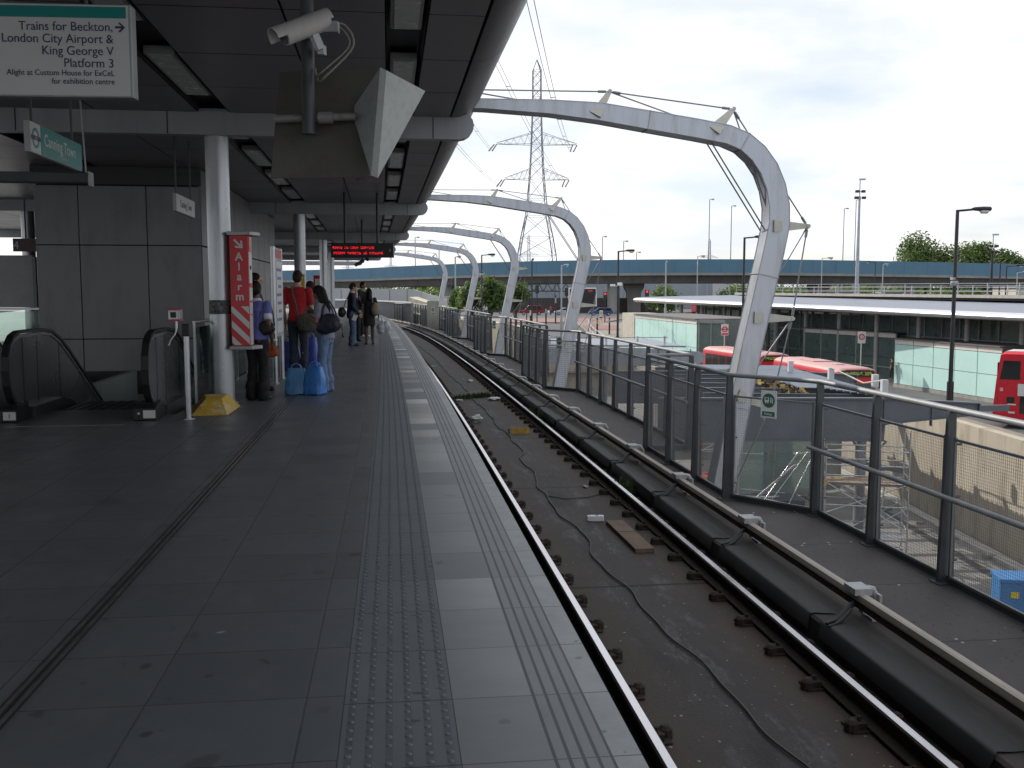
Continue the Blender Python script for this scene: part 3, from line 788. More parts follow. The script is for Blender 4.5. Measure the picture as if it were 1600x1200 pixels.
# ------------------------------------------------------------------ canopy
ZC = 3.9
def canopy():
    root = thing('station_canopy', 'long curved canopy with a dark panelled ceiling and rounded grey edge over the platform', 'canopy', P(14, -6, ZC), TH(14))
    inv = root_m(root).inverted()
    A, B = -9, 78
    TL = -15.5
    chans = [(-.83, -.47), (-3.30, -2.90), (-6.6, -6.25)]
    # soffit panels: transverse seams every 1.65 m, longitudinal seams, recessed light channels
    edges = sorted([TL, -13.9, -12.2, -10.5, -8.6, -6.6, -6.25, -4.6, -3.30, -2.90, -1.7, -.83, -.47, 0.03])
    seam = .010
    bays = []
    for k in range(-3, 6):
        b0 = 13.95 + 13.6 * k + .12; b1 = b0 + 13.6 - .24
        for i in range(8): bays.append((b0 + (b1 - b0) * i / 8, b0 + (b1 - b0) * (i + 1) / 8))
    mb = MB()
    for s0, s1 in bays:
        if s1 < A or s0 > B: continue
        for t0, t1 in zip(edges[:-1], edges[1:]):
            if any(abs(t0 - c[0]) < .001 for c in chans): continue
            dz = random.uniform(-.0015, .0015)
            a, b, c, d = P(s0 + seam, t0 + seam, ZC + dz), P(s0 + seam, t1 - seam, ZC + dz), P(s1 - seam, t1 - seam, ZC - dz), P(s1 - seam, t0 + seam, ZC - dz)
            u = Vector((0, 0, .03)); mb.face([a, b, c, d], 0)
            for p, q in ((a, b), (b, c), (c, d), (d, a)): mb.face([p, q, q + u, p + u], 1)
    mb.build('soffit', [M_ceil, M_seam], root, world=True)
    mb = MB()
    sweep(mb, [(TL, ZC + .16), (TL, ZC + .4), (0, ZC + .9), (0, ZC + .16)], A, B, 1.7, 0)
    mb.build('roof_deck', M_seam, root, world=True)
    # rounded fascia
    mb = MB(); prof = [(.05, ZC + .002)]
    for i in range(13):
        a = -math.pi / 2 + math.pi * i / 12; prof.append((.06 + .42 * math.cos(a), ZC + .44 + .44 * math.sin(a)))
    prof += [(-.6, ZC + .9), (-.6, ZC + .85), (.0, ZC + .8), (.04, ZC + .05)]
    for k in range(-3, 6):
        for i in range(4):
            s0 = 13.95 + 13.6 * k + 3.4 * i + .006; s1 = s0 + 3.4 - .012
            if s1 < A or s0 > B: continue
            sweep(mb, prof, s0, s1, 1.7, 0)
    mb.build('fascia', M_fascia, root, smooth=35, world=True)
    mb = MB(); profl = [(2 * TL / 2 - (t - .0), z) for t, z in prof]
    sweep(mb, [(TL - t + .05, z) for t, z in prof], A, B, 1.7, 0); mb.build('fascia', M_fascia, root, smooth=35, world=True)
    # light channels and fittings
    M_diff = mat('light_diffuser', (.50, .53, .52), .25, var=.12, scale=8, bump=.25, bscale=90)
    for c0, c1 in chans[:2]:
        mb = MB(); sweep(mb, [(c0 + .004, ZC + .005), (c0 + .03, ZC + .14), (c1 - .03, ZC + .14), (c1 - .004, ZC + .005)], A, B, 1.7, 0, closed=False)
        ch = mb.build('light_channel', M_black, root, world=True)
        for k in range(-1, 4):
            for i in range(4):
                a = 13.95 + 13.6 * k + .25 + 3.36 * i; b = a + 2.05; cm = (c0 + c1) / 2; w = (c1 - c0) * .30
                if a < -1: continue
                mb = MB()
                sweep(mb, [(cm - w - .03, ZC + .10), (cm - w - .03, ZC + .02), (cm + w + .03, ZC + .02), (cm + w + .03, ZC + .10)], a - .03, b + .03, 3, 0)
                fit = mb.build('light_fitting', mat('fitting_grey', (.28, .29, .29), .45), ch, world=True)
                mb = MB(); sweep(mb, [(cm - w, ZC + .018), (cm - w, ZC + .010), (cm + w, ZC + .010), (cm + w, ZC + .018)], a, b, 3, 0)
                mb.build('diffuser', M_diff, ch, world=True)
    # transverse beams with rounded ends
    for k in range(-1, 6):
        s = 13.95 + 13.6 * k
        if k < 0 and s < A: continue
        mb = MB(); prof = [(TL, ZC + .05), (.02, ZC + .05)]
        for i in range(9):
            a = math.pi / 2 - math.pi * i / 8; prof.append((.16 + .20 * math.cos(a), ZC - .10 + .19 * math.sin(a)))
        prof += [(-.2, ZC - .29), (TL, ZC - .29)]
        mb.prism([P(s, t, z) for t, z in prof], P(s - .10, 0, 0) - P(s, 0, 0), P(s + .10, 0, 0) - P(s, 0, 0))
        bm_ = mb.build('beam', M_beam, root, world=True)
        mb = MB()
        for t in (-.20, -3.7, -5.6, -7.4): mb.bar(P(s - .104, t, ZC - .285), P(s - .104, t, ZC), .012, .006, up=(0, 1, 0))
        mb.build('joint', M_seam, bm_, world=True)
    # ring downlights
    for s in (7.35, 21.6):
        c = P(s, -1.28, ZC - .012)
        mb = MB(); mb.lathe([(.17, .012), (.17, -.004), (.16, -.008), (.10, -.002), (.10, .012)], 28, c); mb.build('ring_downlight', mat('ring_grey', (.25, .25, .26), .4, .4), root, smooth=40, world=True)
    # rod to the suspended dark trough
    return root
canopy()
def columns():
    labels = ['nearest silver column, carrying the red alarm box', 'second silver column, behind the man in the red shirt', 'third silver column along the platform', 'fourth silver column, left of the red lettered display', 'fifth and farthest silver column along the platform']
    for k in range(5):
        s = ST[k] + .12
        root = thing('column', labels[k], 'column', P(s, -3.11, 0), TH(s), 'silver columns under the canopy')
        mb = MB(); mb.lathe([(.155, 0.0), (.155, ZC - .26)], 36); mb.build('shaft', M_col, root, smooth=40)
        mb = MB(); mb.prism([(-.42, 0, ZC), (.42, 0, ZC), (.24, 0, ZC - .28), (-.24, 0, ZC - .28)], (0, -.14, 0), (0, .14, 0)); mb.build('capital', mat('capital_paint', (.20, .205, .215), .5), root)
        mb = MB(); mb.lathe([(.20, 0), (.20, .012), (.165, .02)], 28); mb.build('base_ring', M_galv, root, smooth=40)
        if k == 0:
            mb = MB(); mb.lathe([(.157, 1.23), (.1575, 1.24), (.1575, 1.41), (.157, 1.42)], 36)
            mb.build('torn_sticker', mat('torn_sticker', (.10, .115, .12), .7, var=.9, scale=22), root)
columns()
c = thing('column', 'grey column at the far left against the bright gap', 'column', P(27.7, -10.08, 0), TH(27.7), 'silver columns under the canopy')
mb = MB(); mb.lathe([(.165, 0), (.165, ZC - .26)], 28); mb.build('shaft', M_col, c, smooth=40)
# ================================================================== ON THE PLATFORM
M_panel = mat('wall_panel', (.235, .24, .25), .5, .2, var=.06, scale=.7, stain=.4, stain_scale=(1.5, 1.5, .5))
M_glass = glass('balustrade_glass', (.80, .92, .88), opacity=.12, body=(.20, .26, .24))
M_yellow = mat('worn_yellow_paint', (.46, .29, .02), .6, var=.12, scale=3, stain=1.0, stain_col=(.50, .48, .42), stain_scale=(5, 5, 5))
PI2 = math.pi / 2
def wall_enclosure():
    s0 = 20.05; root = thing('lift_enclosure', 'dark grey panelled block behind the escalator reaching the ceiling', 'wall', P(s0, -6.2, 0), TH(s0))
    t0, t1 = -1.25, 1.80; D = 13.5
    mb = MB(); mb.box(((t0 + t1) / 2, D / 2 + .04, 1.2), (t1 - t0 - .06, D - .04, 7.6 - .02)); mb.build('core', M_seam, root)
    # front panels with open joints
    xs = [t0, t0 + .80, t0 + 2.05, t1]; zs = [-2.6, .62, 2.42, 3.55]
    M2 = M_panel
    for i in range(3):
        for j in range(3):
            mb = MB(); mb.box(((xs[i] + xs[i + 1]) / 2, .02, (zs[j] + zs[j + 1]) / 2), (xs[i + 1] - xs[i] - .018, .04, zs[j + 1] - zs[j] - .018)); mb.build('panel', M2, root, bevel=.004)
    mb = MB(); mb.box(((t0 + t1) / 2, .0, 3.73), (t1 - t0 + .06, .10, .33)); mb.build('header', mat('header_dark', (.05, .05, .054), .5), root)
    y = .03
    for i in range(9):
        for j, (a, b) in enumerate(((0.02, 2.40), (2.43, 3.88))):
            mb = MB(); mb.box((t1 - .005, y + .73, (a + b) / 2), (.05, 1.44, b - a)); mb.build('panel', M2, root, bevel=.004)
        y += 1.48
    mb = MB(); mb.box((t1 + .03, 2.6, 2.55), (.02, .16, .30)); mb.box((t1 + .03, 2.6, 1.35), (.02, .10, .14)); mb.build('notice', M_signwhite, root)
wall_enclosure()

def escalator():
    root = thing('escalator', 'escalator going down away from view between two dark balustrades', 'escalator', P(12.28, -4.52, 0), TH(12.28))
    sl = math.tan(R(30))
    path = [(.62, .17), (.44, .15), (.25, .18), (.12, .28), (.04, .43), (.015, .60), (.04, .77), (.12, .91), (.25, 1.0), (.44, 1.045), (1.2, 1.05), (1.6, 1.02), (1.95, .90), (2.3, .72)]
    path += [(2.3 + d, .72 - d * sl) for d in (1, 2.5, 5, 7.6)]
    low = [(.5, .10), (1.6, .10), (2.0, .02), (2.5, -.20)] + [(2.5 + d, -.20 - d * sl) for d in (1, 2.5, 5, 7.4)]
    M_pan = mat('escalator_steel', (.36, .37, .39), .26, .85, var=.10, scale=1.2, stain=.3)
    for x, nm in ((-.79, 'left'), (.79, 'right')):
        mb = MB()
        prof = [(p[0], p[1]) for p in path]
        for a, b in zip(prof[:-1], prof[1:]):
            mb.bar((x, a[0], a[1]), (x, b[0], b[1]), .082, .038, up=(0, -(b[1] - a[1]), b[0] - a[0]))
        mb.build('handrail', M_black, root, smooth=60)
        mb = MB()
        inner = []
        for i, p in enumerate(path[2:]):
            i += 2; a = path[max(0, i - 1)]; b = path[min(len(path) - 1, i + 1)]; d = Vector((b[0] - a[0], b[1] - a[1])).normalized(); n = Vector((d.y, -d.x)); inner.append((p[0] + n.x * .05, p[1] + n.y * .05))
        poly = inner + [(q[0], q[1]) for q in reversed(low)]
        mb.prism([(x, a, b) for a, b in poly], (-.018, 0, 0), (.018, 0, 0)); mb.build('balustrade_panel', M_pan, root)
        for q in (.55, 1.05, 1.9):
            mb = MB(); mb.bar((x + .0195, q, .12 if q < 1.8 else -.02), (x + .0195, q, .98 if q < 1.8 else .84), .004, .012, up=(0, 1, 0)); mb.build('panel_joint', M_seam, root)
        mb = MB()
        for a, b in zip(inner[:-1], inner[1:]): mb.bar((x, a[0], a[1]), (x, b[0], b[1]), .06, .035, up=(0, -(b[1] - a[1]), b[0] - a[0]))
        mb.build('rail_guide', M_steel, root)
        mb = MB()
        for a, b in zip(low[:-1], low[1:]): mb.prism([(x, a[0], a[1] + .03), (x, b[0], b[1] + .03), (x, b[0], b[1] - .45), (x, a[0], a[1] - .45)], (-.15, 0, 0), (.15, 0, 0))
        mb.build('skirt', mat('skirt_steel', (.16, .165, .17), .35, .8), root)
        mb = MB(); mb.prism([(x, -.05, 0.004), (x, -.05, .15), (x, .06, .19), (x, .30, .20), (x, .45, .12), (x, .45, .004)], (-.13, 0, 0), (.13, 0, 0)); nb = mb.build('newel_base', M_black, root, bevel=.01)
        mb = MB(); mb.box((x + .05, -.055, .08), (.14, .006, .095)); mb.build('number_plate', M_signwhite, nb)
        if nm == 'left': text('1', .085, M_black, nb, (x + .05, -.060, .052), (PI2, 0, 0), 'numeral', 'CENTER')
        mb = MB(); mb.lathe([(.016, -.006), (.016, .006)], 12, (x - .07, -.056, .09), axis='Y'); mb.build('key_switch', M_steel, nb)
    mb = MB(); mb.box((0, .35, .003), (1.28, 1.5, .006)); mb.build('comb_plate', mat('comb_plate', (.17, .175, .18), .45, .7, var=.15, scale=10), root)
    mb = MB(); y, z = 1.1, 0.0
    k = 0
    while y < 9:
        dz = -.005 if y < 1.9 else (-.10 if y < 2.3 else -.23)
        mb.box((0, y + .2, z - .1), (1.12, .40, .2))
        for q in range(8): mb.box((-.49 + q * .14, y + .2, z + .004), (.05, .40, .008))
        y += .40; z += dz
    mb.build('steps', mat('step_metal', (.05, .05, .052), .5, .6), root)
    mb = MB(); mb.box((-1.0, 3.4, -.6), (.10, 6.8, 1.35)); mb.build('outer_cladding', M_panel, root)
    mb = MB(); mb.box((1.0, 4.6, -1.4), (.04, 6.6, 2.7)); mb.build('outer_cladding', M_panel, root)
    # the neighbouring escalator's visible balustrade
    return root
escalator()
def second_balustrade():
    root = thing('escalator_handrail', 'dark sloping handrail and balustrade at the far left edge beside the escalator', 'handrail', P(12.1, -6.62, 0), TH(12.1))
    mb = MB(); mb.prism([(0, .0, 0.01), (0, .02, .9), (0, .5, .97), (0, 3.2, .95), (0, 5.5, -.4), (0, 5.5, -1.5)], (-.03, 0, 0), (.03, 0, 0)); mb.build('balustrade_panel', mat('escalator_steel', (0, 0, 0)), root)
    mb = MB(); mb.tube([(0, .0, .15), (0, -.1, .5), (0, .02, .9), (0, .5, 1.0), (0, 3.2, .98), (0, 5.5, -.37)], .035, 8); mb.build('handrail', M_black, root, smooth=60)
second_balustrade()
def glass_guard():
    root = thing('glass_balustrade', 'green tinted glass guard with steel posts between the escalator and the first column', 'balustrade', P(13.9, -3.44, 0), TH(13.9))
    for i in range(5):
        mb = MB(); mb.box((0, .62 + 1.26 * i, .56), (.012, 1.2, .98)); mb.build('glass_pane', M_glass, root)
    for i in range(6):
        mb = MB(); mb.box((0, 1.26 * i, .55), (.03, .05, 1.1)); mb.build('post', M_steel, root)
    mb = MB(); mb.tube([(0, -.03, 1.12), (0, 6.33, 1.12)], .022, 10); mb.build('top_rail', M_steel, root, smooth=50)
    # farther glass run beside the waiting passengers
    root = thing('glass_balustrade', 'low glass guard behind the waiting passengers beyond the second column', 'balustrade', P(34, -3.6, 0), TH(34))
    for i in range(8):
        mb = MB(); mb.box((0, .62 + 1.26 * i, .6), (.012, 1.2, 1.0)); mb.build('glass_pane', M_glass, root)
        mb = MB(); mb.box((0, 1.26 * i, .6), (.03, .05, 1.2)); mb.build('post', M_steel, root)
    mb = MB(); mb.tube([(0, -.03, 1.22), (0, 10.1, 1.22)], .022, 10); mb.build('top_rail', M_steel, root, smooth=50)
glass_guard()
def left_screens():
    p = P(20.4, -7.62, 0)
    root = thing('screen_panel', 'pale grey screen panel on a post above a glass rail at the far left', 'screen', p, TH(20.4))
    mb = MB(); mb.box((-1.2, 0, 1.73), (2.4, .04, 1.0)); mb.build('panel', mat('screen_grey', (.30, .31, .32), .5, .1), root, bevel=.005)
    mb = MB(); mb.box((.03, -.02, 1.1), (.06, .08, 2.2)); mb.build('post', mat('screen_post', (.16, .19, .185), .5, .3), root)
    mb = MB(); mb.box((-1.0, -.05, .60), (2.3, .012, 1.1)); mb.build('glass_pane', M_glass, root)
    mb = MB(); mb.box((-1.0, -.05, 1.20), (2.3, .06, .04)); mb.build('top_rail', M_steel, root)
    p = P(27.2, -9.93, 2.55)
    root = thing('platform_number_sign', 'dark maroon sign with a white 4 hung beside the far left column', 'sign', p, TH(27.2))
    mb = MB(); mb.box((.05, -.3, .16), (.62, .06, .33)); mb.build('panel', mat('maroon', (.05, .008, .012), .4), root)
    text('4', .28, M_signwhite, root, (-.18, -.335, .06), (PI2, 0, 0), 'numeral', 'CENTER')
    mb = MB(); mb.tube([(.05, -.3, .32), (.05, -.3, 1.3)], .02, 8); mb.build('hanger', M_post, root)
left_screens()
def bollard():
    p = P(12.35, -3.25, 0); root = thing('barrier_post', 'slim stainless post with a black top standing in front of the first column', 'post', p, TH(12.35))
    mb = MB(); mb.lathe([(.075, 0), (.075, .012), (.034, .016), (.033, 1.0)], 18); mb.build('tube', M_steel, root, smooth=40)
    mb = MB(); mb.box((0, 0, 1.075), (.095, .085, .15)); mb.build('head', M_black, root, bevel=.012)
    p = P(12.75, -3.46, 0); root = thing('emergency_stop', 'small red and silver stop box on a bent stalk over the right escalator handrail', 'stop button', (p.x, p.y, 1.25), TH(12.75))
    mb = MB(); mb.box((0, .05, 0), (.135, .20, .125)); mb.build('housing', M_galv, root, bevel=.008)
    mb = MB(); mb.box((0, .05, .068), (.15, .22, .014)); mb.box((0, .05, -.068), (.15, .22, .014)); mb.build('trim', M_red, root)
    mb = MB(); mb.box((-.005, -.055, 0), (.11, .012, .105)); fp = mb.build('face_frame', M_white, root)
    mb = MB(); mb.box((-.002, -.063, 0), (.065, .01, .07)); mb.build('button', M_black, fp)
    mb = MB(); mb.tube([(.01, .06, -.07), (.01, .06, -.16), (-.01, .04, -.24), (-.06, .0, -.31), (-.08, -.02, -.38)], .013, 8); mb.build('stalk', M_steel, root, smooth=60)
bollard()
def wedge():
    p = P(13.05, -3.09, 0); root = thing('column_guard', 'worn yellow wedge guarding the foot of the first column', 'guard', p, TH(13.0) + .12)
    mb = MB()
    a = [(-.24, -.40, 0), (.20, -.40, 0), (.34, .56, 0), (-.28, .56, 0)]; b = [(-.07, -.06, .18), (.12, -.06, .18), (.18, .50, .18), (-.12, .50, .18)]
    mb.loft([[Vector(q) for q in a], [Vector(q) for q in b]]); mb.build('wedge', M_yellow, root, bevel=.008)
    for q in ((-.12, -.25, .075), (.10, -.25, .075)):
        mb = MB(); mb.lathe([(.02, 0), (.02, .012), (.008, .014)], 8, q); mb.build('bolt_cap', M_galv, root)
wedge()
def alarm():
    p = P(14.02, -3.11, 0); root = thing('alarm_point', 'tall red box lettered Alarm with white stripes fixed to the nearest column', 'help point', p, TH(14.02))
    x0, x1, z0, z1, y0, y1 = .165, .41, .80, 2.29, -.17, .17
    mb = MB(); mb.box(((x0 + x1) / 2, 0, (z0 + z1) / 2), (x1 - x0, y1 - y0, z1 - z0)); mb.build('case', M_red, root, bevel=.006)
    for z, nm in ((z1, 1), (z0, -1)):
        mb = MB(); mb.prism([(x0 - .03, -.19, z), (x1 + .03, -.19, z), (x1 + .14, .02, z), (x1 + .03, .19, z), (x0 - .03, .19, z)], (0, 0, 0 if nm > 0 else -.05), (0, 0, .05 if nm > 0 else 0)); mb.build('cap', M_galv, root, bevel=.006)
    cx = (x0 + x1) / 2 - .002; y = y0 - .002
    for i, ch in enumerate('Alarm'):
        text(ch, .148, M_signwhite, root, (cx, y, 1.955 - i * .134), (PI2, 0, 0), 'letter', 'CENTER', bold=.003)
    mb = MB()   # arrow pointing down to the right
    c = Vector((cx + .0, y, 2.17)); q = .7071
    def rp(a, b): return Vector((c.x + (a * q + b * q), y, c.z + (-a * q + b * q)))
    mb.prism([rp(-.085, -.014), rp(.06, -.014), rp(.06, .014), rp(-.085, .014)], (0, -.001, 0), (0, .001, 0))
    mb.prism([rp(.078, -.0), rp(.078 - .095 * q - .01, .095 * q), rp(.078 - .095 * q - .03, .095 * q - .018), rp(.045, 0), rp(.078 - .095 * q - .03, -.095 * q + .018), rp(.078 - .095 * q - .01, -.095 * q)], (0, -.0022, 0), (0, .0008, 0))
    mb.build('arrow', M_signwhite, root)
    mb = MB(); w = x1 - x0 - .012; xa, xb = x0 + .006, x1 - .006
    zz = z0 + .02; h = .095; top = 1.335
    for k in range(-2, 5):
        za = zz + k * .205     # stripes falling to the right
        poly = [(xa, za + w + 0), (xb, za), (xb, za + h), (xa, za + w + h)]
        out = []
        def clip(pl, f):
            r = []
            for i in range(len(pl)):
                a, b = pl[i], pl[(i + 1) % len(pl)]; fa, fb = f(a), f(b)
                if fa >= 0: r.append(a)
                if fa * fb < 0: t = fa / (fa - fb); r.append((a[0] + (b[0] - a[0]) * t, a[1] + (b[1] - a[1]) * t))
            return r
        pl = clip(poly, lambda v: v[1] - (z0 + .01)); pl = clip(pl, lambda v: top - v[1]) if len(pl) > 2 else []
        if len(pl) > 2: mb.prism([(a, y, b) for a, b in pl], (0, -.001, 0), (0, .001, 0))
    mb.build('hazard_stripes', M_signwhite, root)
    xs = x1 + .002
    mb = MB(); mb.box((xs, 0, 1.86), (.006, .28, .42)); mb.box((xs, 0, 1.20), (.006, .29, .78)); mb.build('notice', M_signwhite, root)
    mb = MB(); mb.box((xs + .004, 0, 2.18), (.006, .26, .20)); mb.box((xs + .004, 0, 1.62), (.006, .28, .05)); mb.box((xs + .004, 0, 1.22), (.004, .27, .012)); mb.box((xs + .004, 0, 1.40), (.004, .27, .03)); mb.build('notice_bands', M_red, root)
    mb = MB(); mb.lathe([(.028, -.01), (.028, .012), (.012, .014)], 14, (xs + .004, -.04, 1.86), axis='X'); mb.build('call_button', M_black, root)
alarm()
def totem():
    p = P(17.0, -2.72, 0); root = thing('poster_board', 'poster board seen nearly edge on between two silver posts', 'notice board', p, TH(17.0) - .015)
    for y in (0, .98):
        mb = MB(); mb.lathe([(.075, 0), (.075, .01), (.042, .014), (.042, 2.28)], 18, (0, y, 0)); mb.build('post', M_steel, root, smooth=40)
    mb = MB(); mb.box((.01, .49, 1.52), (.05, .88, 1.5)); mb.build('frame', M_galv, root, bevel=.006)
    mb = MB(); mb.box((.038, .49, 1.44), (.006, .80, 1.2)); mb.build('poster', M_signwhite, root)
    mb = MB(); mb.box((.039, .49, 2.17), (.007, .80, .14)); mb.build('poster_header', M_red, root)
    mb = MB()
    for i in range(7): mb.box((.0425, .49 + .05 * ((i * 7) % 3 - 1), 1.9 - i * .14), (.003, .62 - .1 * (i % 3), .05))
    mb.build('poster_print', mat('poster_blue', (.10, .14, .30), .5, var=.4, scale=9), root)
totem()
def seat_and_far_things():
    root = thing('poster_case', 'red edged upright poster case beyond the third column', 'notice board', P(42.3, -3.3, 0), TH(42.3))
    mb = MB(); mb.box((0, 0, 1.35), (.55, .12, 1.7)); mb.build('case', M_red, root, bevel=.01)
    mb = MB(); mb.box((0, -.065, 1.4), (.42, .01, 1.3)); mb.build('poster', M_signwhite, root)
    mb = MB(); mb.box((-.22, 0, .25), (.06, .08, .5)); mb.box((.22, 0, .25), (.06, .08, .5)); mb.build('legs', M_galv, root)
    root = thing('yellow_notice', 'small yellow notice wrapped on the second column', 'notice', P(27.33, -3.06, 1.62), TH(27.3))
    mb = MB(); mb.box((.04, 0, .18), (.10, .01, .40)); mb.build('notice_face', mat('notice_yellow', (.55, .42, .03), .5), root)
seat_and_far_things()

def hang_sign():
    p = Vector((-3.03, 5.70, 2.635)); rz = .07
    root = thing('direction_sign', 'large white hanging sign for trains to Beckton with a teal top band', 'sign', p, rz)
    W, Hh = 1.76, .515
    mb = MB(); mb.box((0, .035, Hh / 2), (W, .09, Hh)); mb.build('case', mat('sign_case', (.34, .36, .36), .45, .3), root, bevel=.006)
    mb = MB(); mb.box((-.006, -.013, Hh / 2), (W - .022, .006, Hh - .016)); mb.build('face', M_signwhite, root)
    mb = MB(); mb.box((-.010, -.0175, Hh - .048), (W - .034, .004, .062)); mb.build('top_band', M_teal, root)
    xr = W / 2 - .100; y = -.018; r3 = (PI2, 0, 0)
    for i, (ln, zz) in enumerate((('Trains for Beckton,', .365), ('London City Airport &', .298), ('King George V', .232), ('Platform 3', .165))):
        text(ln, .070, M_navy, root, (xr, y, zz), r3, 'lettering', 'RIGHT', bold=0, sx=.94)
    for ln, zz in (('Alight at Custom House for ExCeL', .118), ('for exhibition centre', .072)):
        text(ln, .0455, M_navy, root, (xr, y, zz), r3, 'lettering', 'RIGHT', bold=0, sx=.91)
    mb = MB(); ax, az = xr + .014, .387; k = .009
    mb.box((ax + .022, y, az), (.048, .003, .011))
    mb.prism([(ax + .052, y, az), (ax + .026, y, az + .026), (ax + .014, y, az + .026), (ax + .040, y, az), (ax + .014, y, az - .026), (ax + .026, y, az - .026)], (0, -.002, 0), (0, .001, 0)); mb.build('arrow', M_navy, root)
    for x in (-.5, .62):
        mb = MB(); mb.tube([(x, .035, Hh), (x, .035, 1.265)], .011, 8); mb.build('hanger_rod', M_post, root)
hang_sign()
def name_signs():
    for s, teal, lb in ((9.05, True, 'teal Canning Town name sign with a ring emblem, hung at the left'), (15.25, False, 'small white Canning Town name sign hung before the dark panelled block')):
        p = P(s, -3.86 if teal else -3.92, 2.72 if teal else 2.71); root = thing('station_name_sign', lb, 'sign', p, TH(s), 'station name signs')
        L, h = 1.42, .262
        mb = MB(); mb.box((0, L / 2, h / 2), (.05, L, h)); mb.build('case', mat('sign_case2', (.42, .43, .43), .45, .3), root, bevel=.004)
        mb = MB(); mb.box((.0265, L / 2, h / 2), (.004, L - .012, h - .012)); mb.build('face', M_signwhite, root)
        rt = (PI2, 0, PI2)
        if teal:
            mb = MB(); mb.box((.030, (L + .25) / 2, h / 2), (.004, L - .25 - .012, h - .014)); mb.build('teal_field', M_teal, root)
            c = (.030, .125, h / 2)
            mb = MB(); n = 30
            for i in range(n):
                a, b = 2 * math.pi * i / n, 2 * math.pi * (i + 1) / n
                mb.prism([(c[0], c[1] + r_ * math.cos(q), c[2] + r_ * math.sin(q)) for r_, q in ((.062, a), (.087, a), (.087, b), (.062, b))], (-.001, 0, 0), (.001, 0, 0))
            mb.build('ring_emblem', M_teal, root)
            mb = MB(); mb.box((.0325, .125, h / 2), (.003, .22, .036)); mb.build('emblem_bar', M_navy, root)
            text('DLR', .026, M_signwhite, root, (.035, .125, h / 2 - .009), rt, 'emblem_lettering', 'CENTER')
            text('Canning Town', .150, M_signwhite, root, (.0325, .33, .098), rt, 'lettering', 'LEFT', bold=.0012)
            text('for Jubilee line', .044, M_signwhite, root, (.0325, .70, .036), rt, 'caption', 'LEFT')
        else:
            text('Canning Town', .150, M_navy, root, (.0295, L / 2, .085), rt, 'lettering', 'CENTER', bold=.0012)
        for yy in (.12, L - .2):
            mb = MB(); mb.tube([(0, yy, h), (0, yy, ZC - p.z)], .012, 8); mb.build('hanger_rod', M_post, root)
name_signs()
def trough_light():
    p = P(12.4, -5.6, 2.86); root = thing('strip_light', 'dark strip light housing hung on thin rods above the escalator', 'light', p, TH(12.4))
    mb = MB(); mb.box((-1.0, 0, 0), (4.6, .16, .12)); mb.build('housing', M_post, root, bevel=.01)
    mb = MB(); mb.box((1.31, 0, -.01), (.012, .19, .16)); mb.build('end_plate', M_galv, root)
    mb = MB(); mb.tube([(1.26, 0, .06), (1.22, 0, ZC - 2.86)], .010, 8); mb.tube([(-.6, 0, .06), (-.6, 0, ZC - 2.86)], .010, 8); mb.tube([(-1.6, 0, .06), (-1.6, 0, ZC - 2.86)], .010, 8); mb.build('rods', M_galv, root)
trough_light()

def led_display():
    c = atd(566, 391, 24.0); root = thing('train_display', 'black hanging train display with two rows of red lit text and a 3', 'display', (c.x, c.y, c.z), TH(24) * .4)
    W, h = 1.50, .345
    mb = MB(); mb.box((0, .11, 0), (W, .24, h)); mb.build('case', M_black, root, bevel=.01)
    M_led = emit('red_led', (1.0, .012, .03), 1.6)
    rnd = random.Random(4)
    for row, (z, a, b) in enumerate(((.062, -.70, .26), (-.068, -.68, .50))):
        mb = MB(); x = a
        while x < b:
            wl_ = rnd.randint(2, 9) if row == 0 else rnd.randint(1, 8)
            for q in range(wl_):
                if x > b: break
                for cx in range(4):
                    for cz in range(7):
                        if rnd.random() < (.60 if cx in (0, 3) else .34): mb.box((x + cx * .0098, -.012, z - .026 + cz * .0082), (.0080, .004, .0072))
                x += .047
            x += .05
        mb.build('lit_row', M_led, root)
    text('3', .085, M_signwhite, root, (W / 2 - .085, -.012, -.03), (PI2, 0, 0), 'numeral', 'CENTER')
    for x in (-.42, .36):
        mb = MB(); mb.tube([(x, .11, h / 2), (x, .11, ZC - c.z)], .03, 8); mb.build('hanger', M_black, root)
    c = atd(566, 412, 33); root = thing('cctv_camera', 'small dark camera hung far along the canopy below the red lettered display', 'camera', c, 0)
    mb = MB(); mb.tube([(0, 0, .1), (0, 0, ZC - c.z)], .03, 8); mb.build('pole', M_black, root)
    mb = MB(); mb.tube([(.05, 0, .10), (-.22, -.12, -.06)], [.06, .055], 10); mb.build('body', M_black, root, smooth=50)
    mb = MB(); mb.lathe([(.03, .0), (.07, -.05), (.06, -.12), (.02, -.16)], 12, (.18, 0, .24)); mb.build('dome', M_black, root, smooth=50)
led_display()

